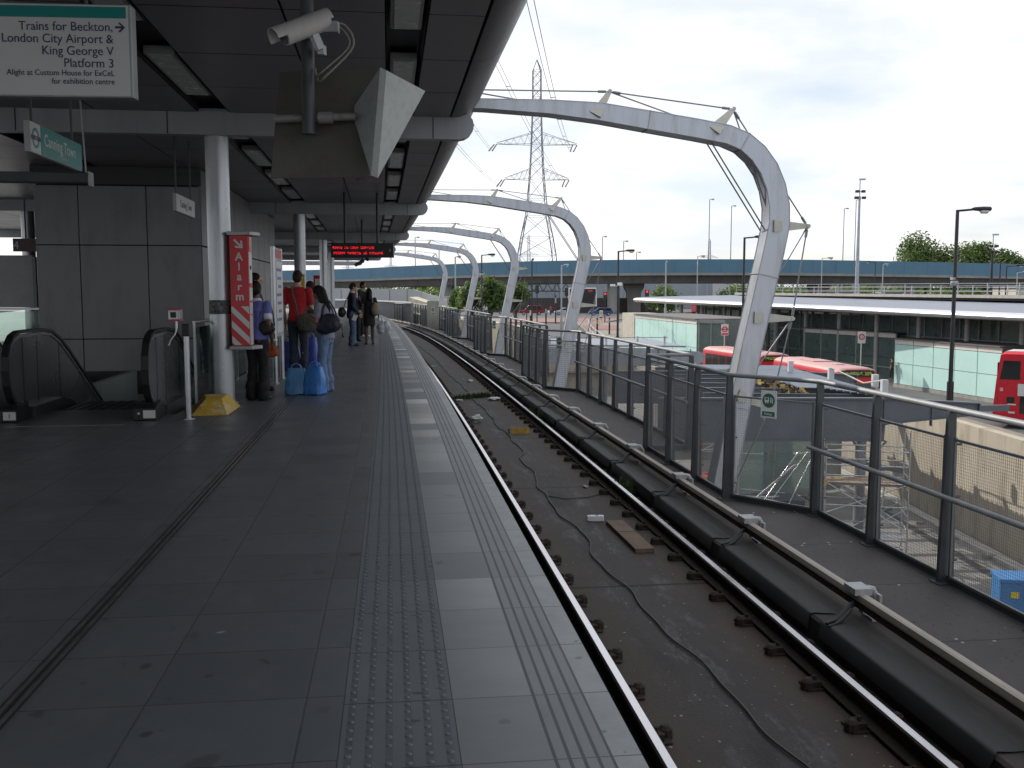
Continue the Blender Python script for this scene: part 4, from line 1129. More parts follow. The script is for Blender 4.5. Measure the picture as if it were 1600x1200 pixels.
def hood_and_camera():
    M_hood = mat('hood_paint', (.098, .097, .088), .6, .05, var=.10, scale=2.2, stain=.55, stain_col=(.075, .050, .028), stain_scale=(3, 3, 3))
    M_chk = mat('cheek_paint', (.40, .43, .43), .5, var=.04, stain=.35, stain_col=(.26, .20, .12), stain_scale=(9, 9, 9))
    p = Vector((-1.41, 7.0, 2.63)); root = thing('monitor_hood', 'rust edged beige monitor hood with a white folded cheek, hung on a dark pole', 'monitor hood', p, 0)
    mb = MB(); mb.lathe([(.046, .0), (.046, 1.265)], 18); mb.lathe([(.052, -.004), (.052, .01)], 18); mb.lathe([(.056, .70), (.056, .74)], 18); mb.build('pole', M_post, root, smooth=40)
    def L(x, y, d): return atd(x, y, d) - p
    mb = MB()
    A, B, C_, D_ = (437, 112), (594, 105), (579, 276), (423, 279)
    f = [L(*A, 7.28), L(*B, 7.28), L(*C_, 7.10), L(*D_, 7.10)]
    cen = sum(f, Vector()) / 4
    rr = [q + Vector((0, .42, 0)) + (cen - q) * .25 for q in f]
    mid = [(f[0] + f[3]) / 2, (f[1] + f[2]) / 2]
    mb.loft([f, rr]); mb.build('housing', M_hood, root, bevel=.006)
    # the lighter lower half folds slightly towards the viewer
    mb = MB(); q = [f[3] + Vector((0.005, -.012, .0)), f[2] + Vector((-.005, -.012, 0)), f[2] * .45 + f[1] * .55 + Vector((-.005, -.03, 0)), f[3] * .45 + f[0] * .55 + Vector((.005, -.03, 0))]
    mb.loft([q, [v + Vector((0, .010, 0)) for v in q]]); mb.build('lower_panel', M_hood, root)
    mb = MB(); mb.tube([L(430, 186, 7.04), L(556, 182, 7.04)], .028, 12); mb.tube([L(498, 184, 7.03), L(520, 184, 7.03)], .042, 12); mb.build('cross_pipe', mat('pipe_paint', (.24, .245, .23), .5, var=.1, stain=.6, stain_col=(.12, .07, .03), stain_scale=(9, 9, 9)), root, smooth=50)
    mb = MB()
    S1, S1b, S2, S2b = L(594, 105, 6.86), L(604, 110, 6.86), L(580, 274, 6.86), L(590, 278, 6.86)
    l1, l2, l3 = L(554, 165, 7.12), L(553, 186, 7.12), L(580, 253, 7.0)
    r1 = L(664, 142, 7.22)
    t = Vector((0, .012, 0))
    for poly in ([S1, S1b, S2b, S2], [S1, S2, l3, l2, l1], [S1b, r1, S2b]):
        mb.prism(poly, (0, 0, 0), t)
    mb.build('cheek_plate', M_chk, root)
    mb = MB()
    for a, b in ((l1, l2), (l2, l3), (l3, S2), (l1, S1)): mb.tube([a + t, b + t], .005, 6)
    mb.build('rusty_edge', mat('rust_orange', (.13, .055, .02), .9, var=.5, scale=30), root)
    # CCTV camera on the pole
    c = atd(475, 44, 6.78); root = thing('cctv_camera', 'white security camera with a sun hood on the dark pole under the ceiling', 'camera', c, 0)
    d = Vector((-.70, -.50, -.42)).normalized(); up = Vector((0, 0, 1)); r_ = d.cross(up).normalized(); u = r_.cross(d).normalized()
    def ringp(o, rad, n=20, a0=0, a1=2 * math.pi): return [c * 0 + d * o + (r_ * math.cos(a0 + (a1 - a0) * i / n) + u * math.sin(a0 + (a1 - a0) * i / n)) * rad for i in range(n)]
    M_cam = mat('camera_white', (.55, .54, .53), .4, var=.05, stain=.3)
    mb = MB(); mb.loft([ringp(-.19, .052), ringp(-.18, .066), ringp(.16, .066), ringp(.165, .058)]); mb.build('body', M_cam, root, smooth=50)
    mb = MB()
    o = [ringp(-.20, .075, 20, R(-15), R(195)), ringp(.235, .075, 20, R(-15), R(195))]; i_ = [ringp(-.20, .071, 20, R(-15), R(195)), ringp(.235, .071, 20, R(-15), R(195))]
    for k in range(19):
        mb.face([o[0][k], o[0][k + 1], o[1][k + 1], o[1][k]]); mb.face([i_[0][k], i_[0][k + 1], i_[1][k + 1], i_[1][k]]); mb.face([o[1][k], o[1][k + 1], i_[1][k + 1], i_[1][k]])
    mb.build('sun_hood', M_cam, root, smooth=50)
    mb = MB(); mb.loft([ringp(.150, .055), ringp(.168, .055)]); mb.build('lens_window', M_black, root)
    mb = MB(); mb.bar(d * -.05 - u * .06, d * -.05 - u * .16, .05, .05); mb.bar(d * -.05 - u * .16, Vector((.09, .2, -.10)), .04, .06); mb.box(d * -.17 - u * .03 + Vector((.03, 0, -.02)), (.10, .08, .07)); mb.build('bracket', M_galv, root)
    mb = MB()
    mb.tube(spline([d * -.19 - u * .02, d * -.30 - u * .08, d * -.29 - u * .22, Vector((.12, .1, -.29)), Vector((.06, .16, -.31)), Vector((.03, .19, -.22))]), .009, 8)
    mb.tube(spline([d * -.19 - u * .03, d * -.27 - u * .10, d * -.26 - u * .21, Vector((.10, .1, -.26)), Vector((.05, .16, -.28)), Vector((.03, .19, -.22))]), .007, 8)
    mb.build('cable_loop', mat('cable_grey', (.22, .21, .19), .6), root, smooth=70)
hood_and_camera()

# ---------------------------------------------------------------- things lying on the track
def track_litter():
    def on(s, t, z=Z_SLAB): return P(s, t, z)
    rnd = random.Random(11)
    # cable snaking down the middle
    pts = []; s = -2.0
    keys = [(-2, 1.75), (2.8, 1.62), (4.3, 1.60), (6.5, 1.42), (8.5, 1.30), (9.8, 1.24), (10.8, 1.30), (12.3, 1.20), (13.4, 1.22), (14.4, 1.30), (15.6, 1.28), (16.8, 1.42), (18.2, 1.42), (20, 1.36), (22, 1.40), (25, 1.32), (28, 1.35), (33, 1.25), (40, 1.3), (50, 1.2)]
    i = 0
    while s < 50:
        while i < len(keys) - 2 and s > keys[i + 1][0]: i += 1
        f = (s - keys[i][0]) / (keys[i + 1][0] - keys[i][0]); f = f * f * (3 - 2 * f)
        t = keys[i][1] + (keys[i + 1][1] - keys[i][1]) * f + .022 * math.sin(s * 3.1) + .012 * math.sin(s * 7.3 + 1)
        pts.append(on(s, t, Z_SLAB + .016)); s += .12
    mb = MB(); mb.tube(pts, .0085, 8); o = mb.build('track_cable', mat('cable_rubber', (.060, .054, .048), .6, var=.2), smooth=70); tag(o, 'long brown cable snaking down the middle of the track', 'cable')
    mb = MB(); mb.tube([on(12.9, 1.25, Z_SLAB + .012), on(12.7, 1.45, Z_SLAB + .012), on(12.75, 1.75, Z_SLAB + .012), on(12.95, 1.98, Z_SLAB + .014), on(13.05, 2.06, Z_SLAB + .02)], .007, 8); o = mb.build('branch_cable', MATS['cable_rubber'], smooth=70); tag(o, 'short cable branching from the snaking cable to the right hand rail', 'cable')
    # plank
    M_wood = mat('old_wood', (.155, .105, .072), .8, var=.25, scale=5, stain=.6, stain_col=(.07, .05, .04), stain_scale=(8, 1, 8), bump=.3)
    mb = MB(); mb.box((0, 0, .025), (.205, 1.30, .045)); mb.box((0, .10, .0487), (.2, .006, .003), mi=1)
    o = mb.build('wooden_plank', [M_wood, M_rust], bevel=.004); o.location = on(10.62, 1.785); o.rotation_euler = (0, 0, TH(10.6) + .02); tag(o, 'brown wooden plank lying between the rails', 'plank')
    # drink carton
    root = thing('drink_carton', 'white and blue drink carton lying beside the wooden plank', 'carton', on(11.45, 1.60), TH(11) + 1.45)
    mb = MB(); mb.box((0, 0, .035), (.07, .165, .065)); mb.prism([(-.035, .083, .005), (.035, .083, .005), (.035, .083, .065), (-.035, .083, .065)], (0, 0, 0), (0, .03, .0)); mb.build('box', M_white, root, bevel=.005)
    mb = MB(); mb.lathe([(.022, -.0005), (.022, .0012)], 14, (.0365, .02, .035), axis='X'); mb.lathe([(.022, 0), (.022, .0015)], 14, (0, .0, .068)); mb.box((.036, -.05, .035), (.002, .03, .05)); mb.build('blue_print', mat('carton_blue', (.05, .10, .35), .4), root)
    # yellow marker
    root = thing('track_marker', 'yellow track marker plate with worn black figures beside the snaking cable', 'marker', on(18.75, 1.68), TH(18.7))
    mb = MB(); mb.prism([(-.18, 0, 0), (.18, 0, 0), (.18, .05, .11), (-.18, .05, .11)], (0, 0, 0), (0, .02, 0)); mb.build('plate', mat('marker_yellow', (.30, .18, .02), .7, var=.3, scale=12), root)
    text('04500', .095, M_black, root, (0, .012, .020), (PI2 - .42, 0, 0), 'worn_figures', 'CENTER')
    mb = MB(); mb.box((-.22, .03, .05), (.03, .03, .1)); mb.build('peg', M_post, root)
    # crumpled litter: individual papers and bags
    def crumple(name, c, size, m, label, seed, flat=.5, cat='litter', group=None):
        r = random.Random(seed); bm = bmesh.new(); bmesh.ops.create_icosphere(bm, subdivisions=2, radius=1)
        for v in bm.verts:
            k = r.uniform(.55, 1.15); v.co = Vector((v.co.x * size[0] * k, v.co.y * size[1] * k, (v.co.z * size[2]) * k + size[2] * .8))
            v.co.z = max(v.co.z, .002)
        me = bpy.data.meshes.new(name); bm.to_mesh(me); bm.free(); me.materials.append(m)
        o = link(name, me, None, c, r.uniform(0, 6)); tag(o, label, cat, group)
    M_paper = mat('paper', (.42, .42, .40), .8, var=.25, scale=25)
    M_bag = mat('litter_bag', (.38, .42, .41), .35, var=.3, scale=20)
    M_pink = mat('pink_wrapper', (.45, .26, .27), .5, var=.4, scale=30)
    crumple('plastic_bag', on(20.5, .98), (.17, .10, .10), M_bag, 'pale crumpled plastic bag lying beside the platform side rail', 3)
    crumple('plastic_bag', on(24.6, 1.85), (.20, .12, .05), M_bag, 'flat white bag among the weeds near the far rail', 4)
    crumple('paper', on(24.5, .95), (.16, .08, .03), M_paper, 'crushed white paper lying at the left end of the weeds', 5)
    crumple('paper', on(29.8, 1.72), (.22, .10, .04), M_paper, 'crumpled paper farther up the track between the rails', 6)
    crumple('paper', on(13.45, 1.86), (.06, .03, .02), M_paper, 'tiny white scrap on the slab joint beside the far rail', 8)
    crumple('wrapper', on(17.35, 2.28), (.10, .05, .04), M_pink, 'pinkish wrapper between the far rail and the plinth', 9)
    crumple('paper', on(21.0, 2.27), (.08, .05, .05), M_bag, 'pale crushed cup between the far rail and the plinth', 10)
    crumple('board_scrap', on(36.0, .86), (.24, .24, .02), mat('board_grey', (.25, .23, .20), .8), 'grey board scrap at the rail beside the platform edge', 12)
    for k, (s, t, q, m_, lb) in enumerate(((4.62, .20, (.06, .12, .05), mat('old_paper', (.20, .20, .18), .8, var=.5, scale=22), 'greyish crumpled newspaper in the gap under the platform edge, uppermost piece'), (4.25, .24, (.06, .11, .06), mat('beige_paper', (.22, .19, .14), .8, var=.3, scale=20), 'beige crumpled paper in the gap under the platform edge'), (3.86, .22, (.065, .11, .06), mat('old_bag', (.22, .23, .23), .4, var=.4, scale=18), 'white crumpled bag in the gap under the platform edge'), (3.50, .24, (.06, .09, .06), mat('blue_wrap', (.14, .22, .29), .4, var=.4, scale=18), 'blue and white wrapper in the gap, nearest piece'))):
        crumple('litter_heap', P(s, t - .10, -.60), q, m_, lb, 30 + k)
        crumple('rubbish_pile', P(s, t - .10, -1.19), (.09, .20, .30), mat('rubbish_dark', (.06, .058, .05), .9, var=.5, scale=9), 'dark rubbish heaped on the slab under the gap litter', 60 + k, group='rubbish piled under the platform edge')
    for k in range(70):
        s = rnd.uniform(3.5, 22); t = rnd.uniform(.85, 2.0)
        pass
    # weeds
    def weeds(name, spots, n, hgt, label, seed):
        r = random.Random(seed); mb = MB()
        for c, rad in spots:
            for i in range(n):
                a, q = r.uniform(0, 6.28), rad * math.sqrt(r.random()); b = Vector(c) + Vector((q * math.cos(a), q * math.sin(a), 0))
                h = hgt * r.uniform(.4, 1.1); w = r.uniform(.008, .02); d = Vector((math.cos(a), math.sin(a), 0)); e = Vector((-d.y, d.x, 0))
                tip = b + d * r.uniform(0, .08) + Vector((0, 0, h)); mid = (b + tip) / 2 + Vector((0, 0, h * .1))
                mb.face([b - e * w * .3, b + e * w * .3, mid + e * w]); mb.face([b - e * w * .3, mid + e * w, mid - e * w]); mb.face([mid - e * w, mid + e * w, tip])
        o = mb.build(name, mat('weed_leaf', (.035, .060, .018), .6, var=.4, scale=14), fix=False); tag(o, label, 'weeds')
    weeds('weed_patch', [(on(25.0 + .1 * i, 1.0 + .16 * i), .18) for i in range(6)], 60, .13, 'green weeds growing across the slab joint between the rails', 2)
    weeds('weed_tuft', [(on(13.1, 2.30), .12), (on(12.8, 2.32), .10)], 90, .22, 'leafy green tuft between the far rail and the plinth', 3)
    weeds('weed_tuft', [(on(20.6, 2.30), .10), (on(21.6, 2.31), .10)], 60, .18, 'small green tuft farther along beside the plinth', 5)
track_litter()
# ================================================================== BEYOND THE FENCE
def sm(x): x = max(0, min(1, x)); return x * x * (3 - 2 * x)
def gz(y): return -6.2 + 3.2 * sm((y - 82) / 83)
def xd(px, d): return (px - 800) * d / FPX
def zd(py, d): return CH - (py - YH) * d / FPX
def wallx(y):
    for (a, xa), (b, xb) in zip(WL[:-1], WL[1:]):
        if a <= y <= b: return xa + (xb - xa) * (y - a) / (b - a)
    return WL[0][1] if y < WL[0][0] else WL[-1][1]
WL = [(-60, 17.8), (58, 17.8), (74, 13.6), (92, 11.6)]
Z_PIT = -8.0
M_asph = mat('asphalt', (.105, .105, .11), .9, var=.2, scale=.25, bump=.3, bscale=30, stain=.4, stain_col=(.07, .07, .07), stain_scale=(.3, .3, .3))
M_pave = mat('pavement', (.25, .225, .195), .85, var=.12, scale=.5, stain=.3, stain_scale=(.4, .4, .4))
M_redpave = mat('red_paving', (.25, .14, .125), .85, var=.12, scale=.6)
M_pit = mat('pit_concrete', (.205, .195, .185), .9, var=.2, scale=.5, bump=.3, bscale=12, stain=.6, stain_col=(.10, .098, .095), stain_scale=(.25, 1.2, 1))
M_wallc = mat('retaining_concrete', (.40, .355, .285), .85, var=.10, scale=.35, bump=.2, bscale=10, stain=.75, stain_col=(.20, .165, .12), stain_scale=(.9, .9, .22))
def ground():
    mb = MB(); ys = [-60, -20, 10, 30, 58, 74, 82, 92] + [92 + 6 * i for i in range(1, 14)] + [200, 300, 600, 1500, 4000]
    for a, b in zip(ys[:-1], ys[1:]):
        if b <= 92: cols = [(wallx(a), wallx(b)), (60, 60), (300, 300), (4000, 4000)]
        else: cols = [(-4000, -4000), (-300, -300), (-60, -60), (0, 0), (60, 60), (300, 300), (4000, 4000)]
        for (x0, x0b), (x1, x1b) in zip(cols[:-1], cols[1:]): mb.face([(x0, a, gz(a)), (x1, a, gz(a)), (x1b, b, gz(b)), (x0b, b, gz(b))])
        if b <= 92:
            for x0, x1 in ((-4000, -300), (-300, -30)): mb.face([(x0, a, gz(a)), (x1, a, gz(a)), (x1, b, gz(b)), (x0, b, gz(b))])
            mb.face([(-30, a, gz(a)), (-30, b, gz(b)), (-30, b, Z_PIT), (-30, a, Z_PIT)])
    struct('ground', mb, M_asph, smooth=40)
    mb = MB(); mb.face([(-30, -60, Z_PIT), (17.9, -60, Z_PIT), (17.9, 58, Z_PIT), (-30, 58, Z_PIT)]); mb.face([(-30, 58, Z_PIT), (17.9, 58, Z_PIT), (12, 93, Z_PIT), (-30, 93, Z_PIT)])
    struct('pit_floor', mb, M_pit)
    mb = MB()   # drainage strips and kerb along the foot of the wall
    mb.box((16.2, 20, Z_PIT + .003), (.35, 78, .006)); mb.box((17.45, 10, Z_PIT + .05), (.5, 90, .1), mi=1); mb.box((13.6, 25, Z_PIT + .003), (.12, 60, .006))
    struct('pit_drain', mb, [mat('drain_dark', (.05, .05, .05), .8), mat('pale_kerb', (.42, .41, .38), .8, var=.15)])
    def sheet(name, rows, m, lift):
        mb = MB(); L = []
        for i in range(len(rows) - 1):
            (a0, b0, y0), (a1, b1, y1) = rows[i], rows[i + 1]; n = max(1, int((y1 - y0) / 4))
            for k in range(n):
                f, g = k / n, (k + 1) / n
                mb.face([(a0 + (a1 - a0) * f, y0 + (y1 - y0) * f, gz(y0 + (y1 - y0) * f) + lift), (b0 + (b1 - b0) * f, y0 + (y1 - y0) * f, gz(y0 + (y1 - y0) * f) + lift), (b0 + (b1 - b0) * g, y0 + (y1 - y0) * g, gz(y0 + (y1 - y0) * g) + lift), (a0 + (a1 - a0) * g, y0 + (y1 - y0) * g, gz(y0 + (y1 - y0) * g) + lift)])
        struct(name, mb, m)
    sheet('pavement', [(9.5, 13, 97), (9.8, 26, 112), (10.2, 26, 128), (9.5, 24, 150)], M_pave, .12)
    sheet('pavement', [(-14, -3.5, 120), (-14, -1, 150), (-8, -1, 160)], M_pave, .12)
    sheet('red_paving', [(-1, 14, 150.2), (-1.5, 19, 163)], M_redpave, .10)
    sheet('red_paving', [(10.3, 15, 136), (10, 15, 144)], M_redpave, .16)
    sheet('bus_lane', [(18.3, 26.6, -20), (18.3, 26.6, 60), (15.0, 25, 95)], mat('bus_lane_concrete', (.22, .195, .165), .85, var=.12, scale=.4, stain=.4), .34)
    # retaining wall
    root = thing('retaining_wall', 'long sunlit beige concrete wall with dark streaks at the side of the lower yard', 'wall', (17.8, 20, Z_PIT))
    for i, ((a, xa), (b, xb)) in enumerate(zip([(-60, 17.8), (-20, 17.8), (-11, 17.8)] + [(-11 + 6.9 * k, 17.8) for k in range(1, 10)] + [(58, 17.8), (74, 13.6)], [(-20, 17.8), (-11, 17.8)] + [(-11 + 6.9 * k, 17.8) for k in range(1, 10)] + [(58, 17.8), (74, 13.6), (92, 11.6)])):
        if b - a < .1: continue
        zt = -3.65 if b < 54 else -5.0
        mb = MB(); d = Vector((xb - xa, b - a, 0)).normalized(); n = Vector((d.y, -d.x, 0))
        p, q = Vector((xa, a, 0)) + d * .012, Vector((xb, b, 0)) - d * .012
        mb.prism([p + Vector((0, 0, Z_PIT)), q + Vector((0, 0, Z_PIT)), q + Vector((0, 0, zt)), p + Vector((0, 0, zt))], (0, 0, 0), n * .4)
        mb.build('wall_panel', M_wallc, root, world=True)
    mb = MB(); mb.box((-9.3, 92.6, -6.6), (42, .6, 2.8)); mb.box((2, 80, -4.6), (.5, 1, .5))
    mb = MB(); mb.box((-9.3, 92.8, -6.4), (41.6, .5, 3.2)); o = mb.build('end_wall', M_wallc); tag(o, 'far beige end wall of the lower yard below the street', 'wall')
    # pale wall running along the foot of the viaduct, seen through the fence gaps
    mb = MB(); mb.prism([P(50, 6.7, Z_PIT), P(80, 6.0, Z_PIT), P(110, 5.6, gz(108)), P(110, 5.6, -.2), P(80, 6.0, -.25), P(50, 6.7, -.35)], (0, 0, 0), (.5, .1, 0)); o = mb.build('viaduct_side_wall', mat('cream_render', (.52, .48, .38), .8, var=.1, scale=.4, stain=.5)); tag(o, 'cream wall along the foot of the viaduct behind the far arches', 'wall')
ground()

# ---------------------------------------------------------------- bus station
def bus_station():
    A, B = Vector((34.3, 62, 0)), Vector((15.4, 126, 0)); u = (B - A).normalized(); n = Vector((u.y, -u.x, 0))
    root = thing('bus_station', 'long glass bus station with a pale rounded roof edge and turquoise panel blocks', 'building', (30, 80, -6.2))
    A2 = A - u * 30; L = (B - A2).length
    def Q(a, o, z): return A2 + u * a + n * o + Vector((0, 0, z))
    mb = MB(); ze0, ze1 = -.55, .42
    def ze(a): return ze0 + (ze1 - ze0) * a / L
    prof = [(.0, 0)]
    pr = []
    for i in range(11):
        a = math.pi / 2 + math.pi * i / 10; pr.append((.62 + .62 * math.cos(a), .02 + .28 * math.sin(a)))
    pr = [(26, .62), (14, .60), (7, .50), (2.0, .40)] + pr + [(2.5, -.34), (4.6, -.5), (26, -.5)]
    rings = []
    for a in [L * i / 24 for i in range(25)]: rings.append([Q(a, o, z + ze(a)) for o, z in pr])
    for k in range(1, 4):   # rounded end of the roof
        f = math.sqrt(max(0, 1 - (k / 3.2) ** 2)); rings.append([Q(L + .5 * k, 13 + (o - 13) * (.97 - .03 * k), ze(L) + .05 + (z - .05) * f) for o, z in pr])
    rings[0] = rings[0]
    mb.loft(rings)
    nseg = len(pr)
    M_edge = mat('roof_edge_metal', (.60, .61, .64), .32, .4, var=.04, scale=1)
    M_roof = mat('roof_sheet', (.20, .22, .27), .45, .3, var=.06, scale=.6)
    for i, f in enumerate(mb.f):
        if len(f) == 4:
            k = i % nseg; mb.m[i] = 0 if 4 <= k <= 14 else (1 if k < 4 else 2)
    mb.build('roof', [M_edge, M_roof, mat('soffit_dark', (.16, .165, .17), .6)], root, smooth=35, world=True)
    # glass wall under the roof
    M_g = glass('station_glass', (.55, .70, .67), opacity=.55, body=(.20, .28, .265))
    O = 5.0
    na = 40
    for i in range(na):
        a0, a1 = 8 + (L - 16) * i / na, 8 + (L - 16) * (i + 1) / na
        mb = MB(); mb.prism([Q(a0 + .05, O, -6.2), Q(a1 - .05, O, -6.2), Q(a1 - .05, O, ze(a0) - .42), Q(a0 + .05, O, ze(a0) - .42)], (0, 0, 0), n * .03); mb.build('glass_pane', M_g, root, world=True)
    mb = MB()
    for i in range(na + 1):
        a = 8 + (L - 16) * i / na; mb.bar(Q(a, O - .06, -6.2), Q(a, O - .06, ze(a) - .45), .09, .14, up=n)
    for z in (-2.2, -4.2): mb.bar(Q(8, O - .05, z), Q(L - 8, O - .05, z), .10, .10)
    fr_ = mb.build('mullions', mat('mullion', (.25, .27, .28), .5, .3), root, world=True)
    for i in range(16):
        a = 10 + (L - 16) * i / 15
        mb = MB(); mb.tube([Q(a, O - 1.2, -6.2), Q(a, O - 1.2, ze(a) - .45)], .20, 12); mb.build('column', mat('station_column', (.40, .40, .39), .5), root, smooth=50, world=True)
    # dim interior: floor, back wall, lights
    mb = MB(); mb.prism([Q(6, O + 9, -6.2), Q(L - 6, O + 9, -6.2), Q(L - 6, O + 9, .0), Q(6, O + 9, 0)], (0, 0, 0), n * .3); mb.build('back_wall', mat('interior_wall', (.24, .27, .265), .7, var=.45, scale=.35), root, world=True)
    rnd = random.Random(3); mb = MB()
    for i in range(60):
        a = rnd.uniform(8, L - 8); o = rnd.uniform(O + 1, O + 8); mb.box(tuple(Q(a, o, -6.2 + rnd.uniform(.5, 1.2))), (rnd.uniform(.3, 2.2), rnd.uniform(.3, 1.5), rnd.uniform(.8, 2.2)), mi=i % 4)
    mb.build('interior_fittings', [mat('fit_a', (.14, .15, .16)), mat('fit_b', (.05, .05, .06)), mat('fit_c', (.25, .24, .22)), mat('fit_d', (.03, .07, .06))], root, world=True)
    # turquoise panel blocks
    M_t = mat('turquoise_panel', (.50, .74, .70), .28, var=.03, scale=.5)
    M_tj = mat('panel_joint', (.13, .15, .15), .6)
    M_fas = mat('block_fascia', (.62, .60, .56), .5, var=.05)
    def block(p, q, z0, z1, npan, depth, m=M_t, nm='panel_block', glassy=False, capA=None):
        d = (q - p).normalized(); nn = Vector((d.y, -d.x, 0))
        if nn.x < 0: nn = -nn
        Lb = (q - p).length; up = Vector((0, 0, 1))
        mb = MB(); mb.prism([p + up * z0, q + up * z0, q + up * z1, p + up * z1], nn * .06, nn * depth); 
        if not glassy: mb.build(nm, M_tj, root, world=True)
        for i in range(npan):
            a, b = p + d * (Lb * i / npan + .04), p + d * (Lb * (i + 1) / npan - .04)
            for za, zb in ((z0 + .30, (z0 + z1) / 2 - .02), ((z0 + z1) / 2 + .02, z1 - .42)):
                mb = MB(); mb.prism([a + up * za, b + up * za, b + up * zb, a + up * zb], (0, 0, 0), nn * .05); mb.build('panel', m, root, world=True)
            mb = MB(); mb.prism([a + up * (z1 - .38), b + up * (z1 - .38), b + up * z1, a + up * z1], nn * -.03, nn * .05); mb.build('fascia_panel', M_fas, root, world=True)
        mb = MB(); mb.prism([p + up * z0, q + up * z0, q + up * (z0 + .26), p + up * (z0 + .26)], nn * -.04, nn * .05); mb.build('plinth', M_conc, root, world=True)
        mb = MB(); mb.prism([p + up * (z1 + .004), q + up * (z1 + .004), q + up * (z1 + .10), p + up * (z1 + .10)], nn * -.2, nn * (depth + .1)); mb.build('block_roof', mat('block_roof', (.12, .11, .11), .7), root, world=True)
        if glassy:
            mb = MB()
            for i in range(npan + 1):
                a = p + d * (Lb * i / npan); mb.bar(a + up * z0, a + up * z1, .10, .12, up=nn)
            mb.bar(p + up * (z0 + 1.3), q + up * (z0 + 1.3), .25, .08)
            mb.build('door_frames', mat('door_frame', (.42, .44, .44), .45, .4), root, world=True)
            return
    g0 = -6.2
    block(Vector((33.6, 67.6, 0)), Vector((31.1, 80.2, 0)), g0, -2.32, 5, 5)
    block(Vector((xd(1400, 83), 83, 0)), Vector((xd(1258, 95), 95, 0)), g0, -2.0, 5, 3, m=M_g, glassy=True)
    block(Vector((16.35, 87.5, 0)), Vector((13.55, 109, 0)), gz(95), -.98, 7, 6)
    # blank concrete end of the far block and its glazed porch
    mb = MB(); mb.prism([Vector((13.5, 109.2, gz(109))), Vector((12.6, 113, gz(109))), Vector((12.6, 113, -.9)), Vector((13.5, 109.2, -.9))], (0, 0, 0), (3, .4, 0)); mb.build('end_wall', mat('pale_end_wall', (.50, .47, .40), .8, var=.1, stain=.4), root, world=True)
    mb = MB(); mb.prism([Vector((16.5, 87.3, -6.2)), Vector((18.4, 85.6, -6.2)), Vector((18.4, 85.6, -1.1)), Vector((16.5, 87.3, -1.1))], (0, 0, 0), (.05, .05, 0)); mb.build('glass_porch', M_g, root, world=True)
    mb = MB()
    for q in ((16.5, 87.3), (17.4, 86.45), (18.4, 85.6)): mb.bar((q[0], q[1], -6.2), (q[0], q[1], -1.1), .1, .1)
    mb.bar((16.5, 87.3, -1.1), (18.4, 85.6, -1.1), .25, .3); mb.build('porch_frame', mat('mullion', (0, 0, 0)), root, world=True)
    # roof-side road barrier: kerb and steel posts with rails
    bar = thing('road_barrier', 'galvanised railing on a pale kerb along the road just above the bus station roof', 'railing', (34, 80, .7))
    O2 = 27.0
    mb = MB()
    pa = Q(-12, 15.5, 0.0); pb = Q(L - 2, 13.5, 0)
    za, zb = zd(476, 85), .95
    ks = 30
    def K(i, dz=0.0): 
        f = i / ks; v = pa + (pb - pa) * f; v.z = .80 + .35 * f + dz; return v
    mb.bar(K(0, .07), K(ks, .07), .5, .28); mb.build('kerb', mat('kerb_concrete', (.40, .38, .34), .85, var=.15), bar, world=True)
    for i in range(ks + 1):
        mb = MB(); v = K(i); mb.bar(v + Vector((0, 0, .0)), v + Vector((0, 0, 1.25)), .11, .09, w1=.07); mb.box(tuple(v + Vector((0, 0, .23))), (.35, .3, .06)); mb.build('post', M_galv, bar, world=True)
    for z in (.55, .88, 1.22):
        mb = MB(); mb.bar(K(0, z), K(ks, z), .04, .05); mb.build('rail', M_galv, bar, world=True)
    bar = thing('road_barrier', 'second thinner railing on the far side of the road beyond the roof', 'railing', (40, 100, .9))
    for i in range(24):
        mb = MB(); v = K(i * 1.28) + n * 9 + u * 3; v.z = .95; mb.bar(v, v + Vector((0, 0, 1.2)), .10, .09); mb.build('post', M_white_steel, bar, world=True)
    for z in (1.5, 2.1):
        mb = MB(); p_, q_ = K(0) + n * 9, K(30) + n * 9; p_.z = q_.z = z; mb.bar(p_, q_, .04, .05); mb.build('rail', M_galv, bar, world=True)
    mb = MB(); mb.prism([K(0) + n * .3, K(30) + n * .3, K(30) + n * 12, K(0) + n * 12], (0, 0, -.3), (0, 0, -.05)); o = mb.build('raised_road', M_asph); o['kind'] = 'structure'
    # roundel flags on posts
    for k, (px, py, d, lb) in enumerate(((930, 515, 0, ''), )): pass
bus_station()
def bus_stop_signs():
    for k, (px, py, d, lb) in enumerate(((1132, 515, 84, 'red ring bus stop flag on a pale post at the glass porch'), (1346, 527, 80, 'red ring bus stop flag with a letter G before the glass entrance'))):
        z = zd(py, d); root = thing('bus_stop_flag', lb, 'sign', (xd(px, d), d, -6.2), 0, 'bus stop flags')
        mb = MB(); mb.tube([(0, 0, 0), (0, 0, z + 6.2 + .5)], .05, 8); mb.build('post', mat('pale_post', (.5, .5, .5), .5), root)
        mb = MB(); mb.box((.0, -.07, z + 6.2), (.62, .03, .95)); mb.build('plate', M_signwhite, root)
        mb = MB(); N = 20
        for i in range(N):
            a, b = 2 * math.pi * i / N, 2 * math.pi * (i + 1) / N
            mb.prism([(r_ * math.cos(q), -.09, z + 6.25 + r_ * math.sin(q)) for r_, q in ((.15, a), (.25, a), (.25, b), (.15, b))], (0, -.005, 0), (0, .005, 0))
        if k == 0: mb.box((0, -.09, z + 6.25), (.6, .012, .10)); mb.box((0, -.09, z + 5.85), (.56, .012, .14))
        mb.build('ring_mark', mat('bus_red', (.50, .015, .03), .35), root)
        if k == 1: text('G', .26, M_red, root, (0, -.092, z + 6.16), (PI2, 0, 0), 'letter', 'CENTER')
bus_stop_signs()

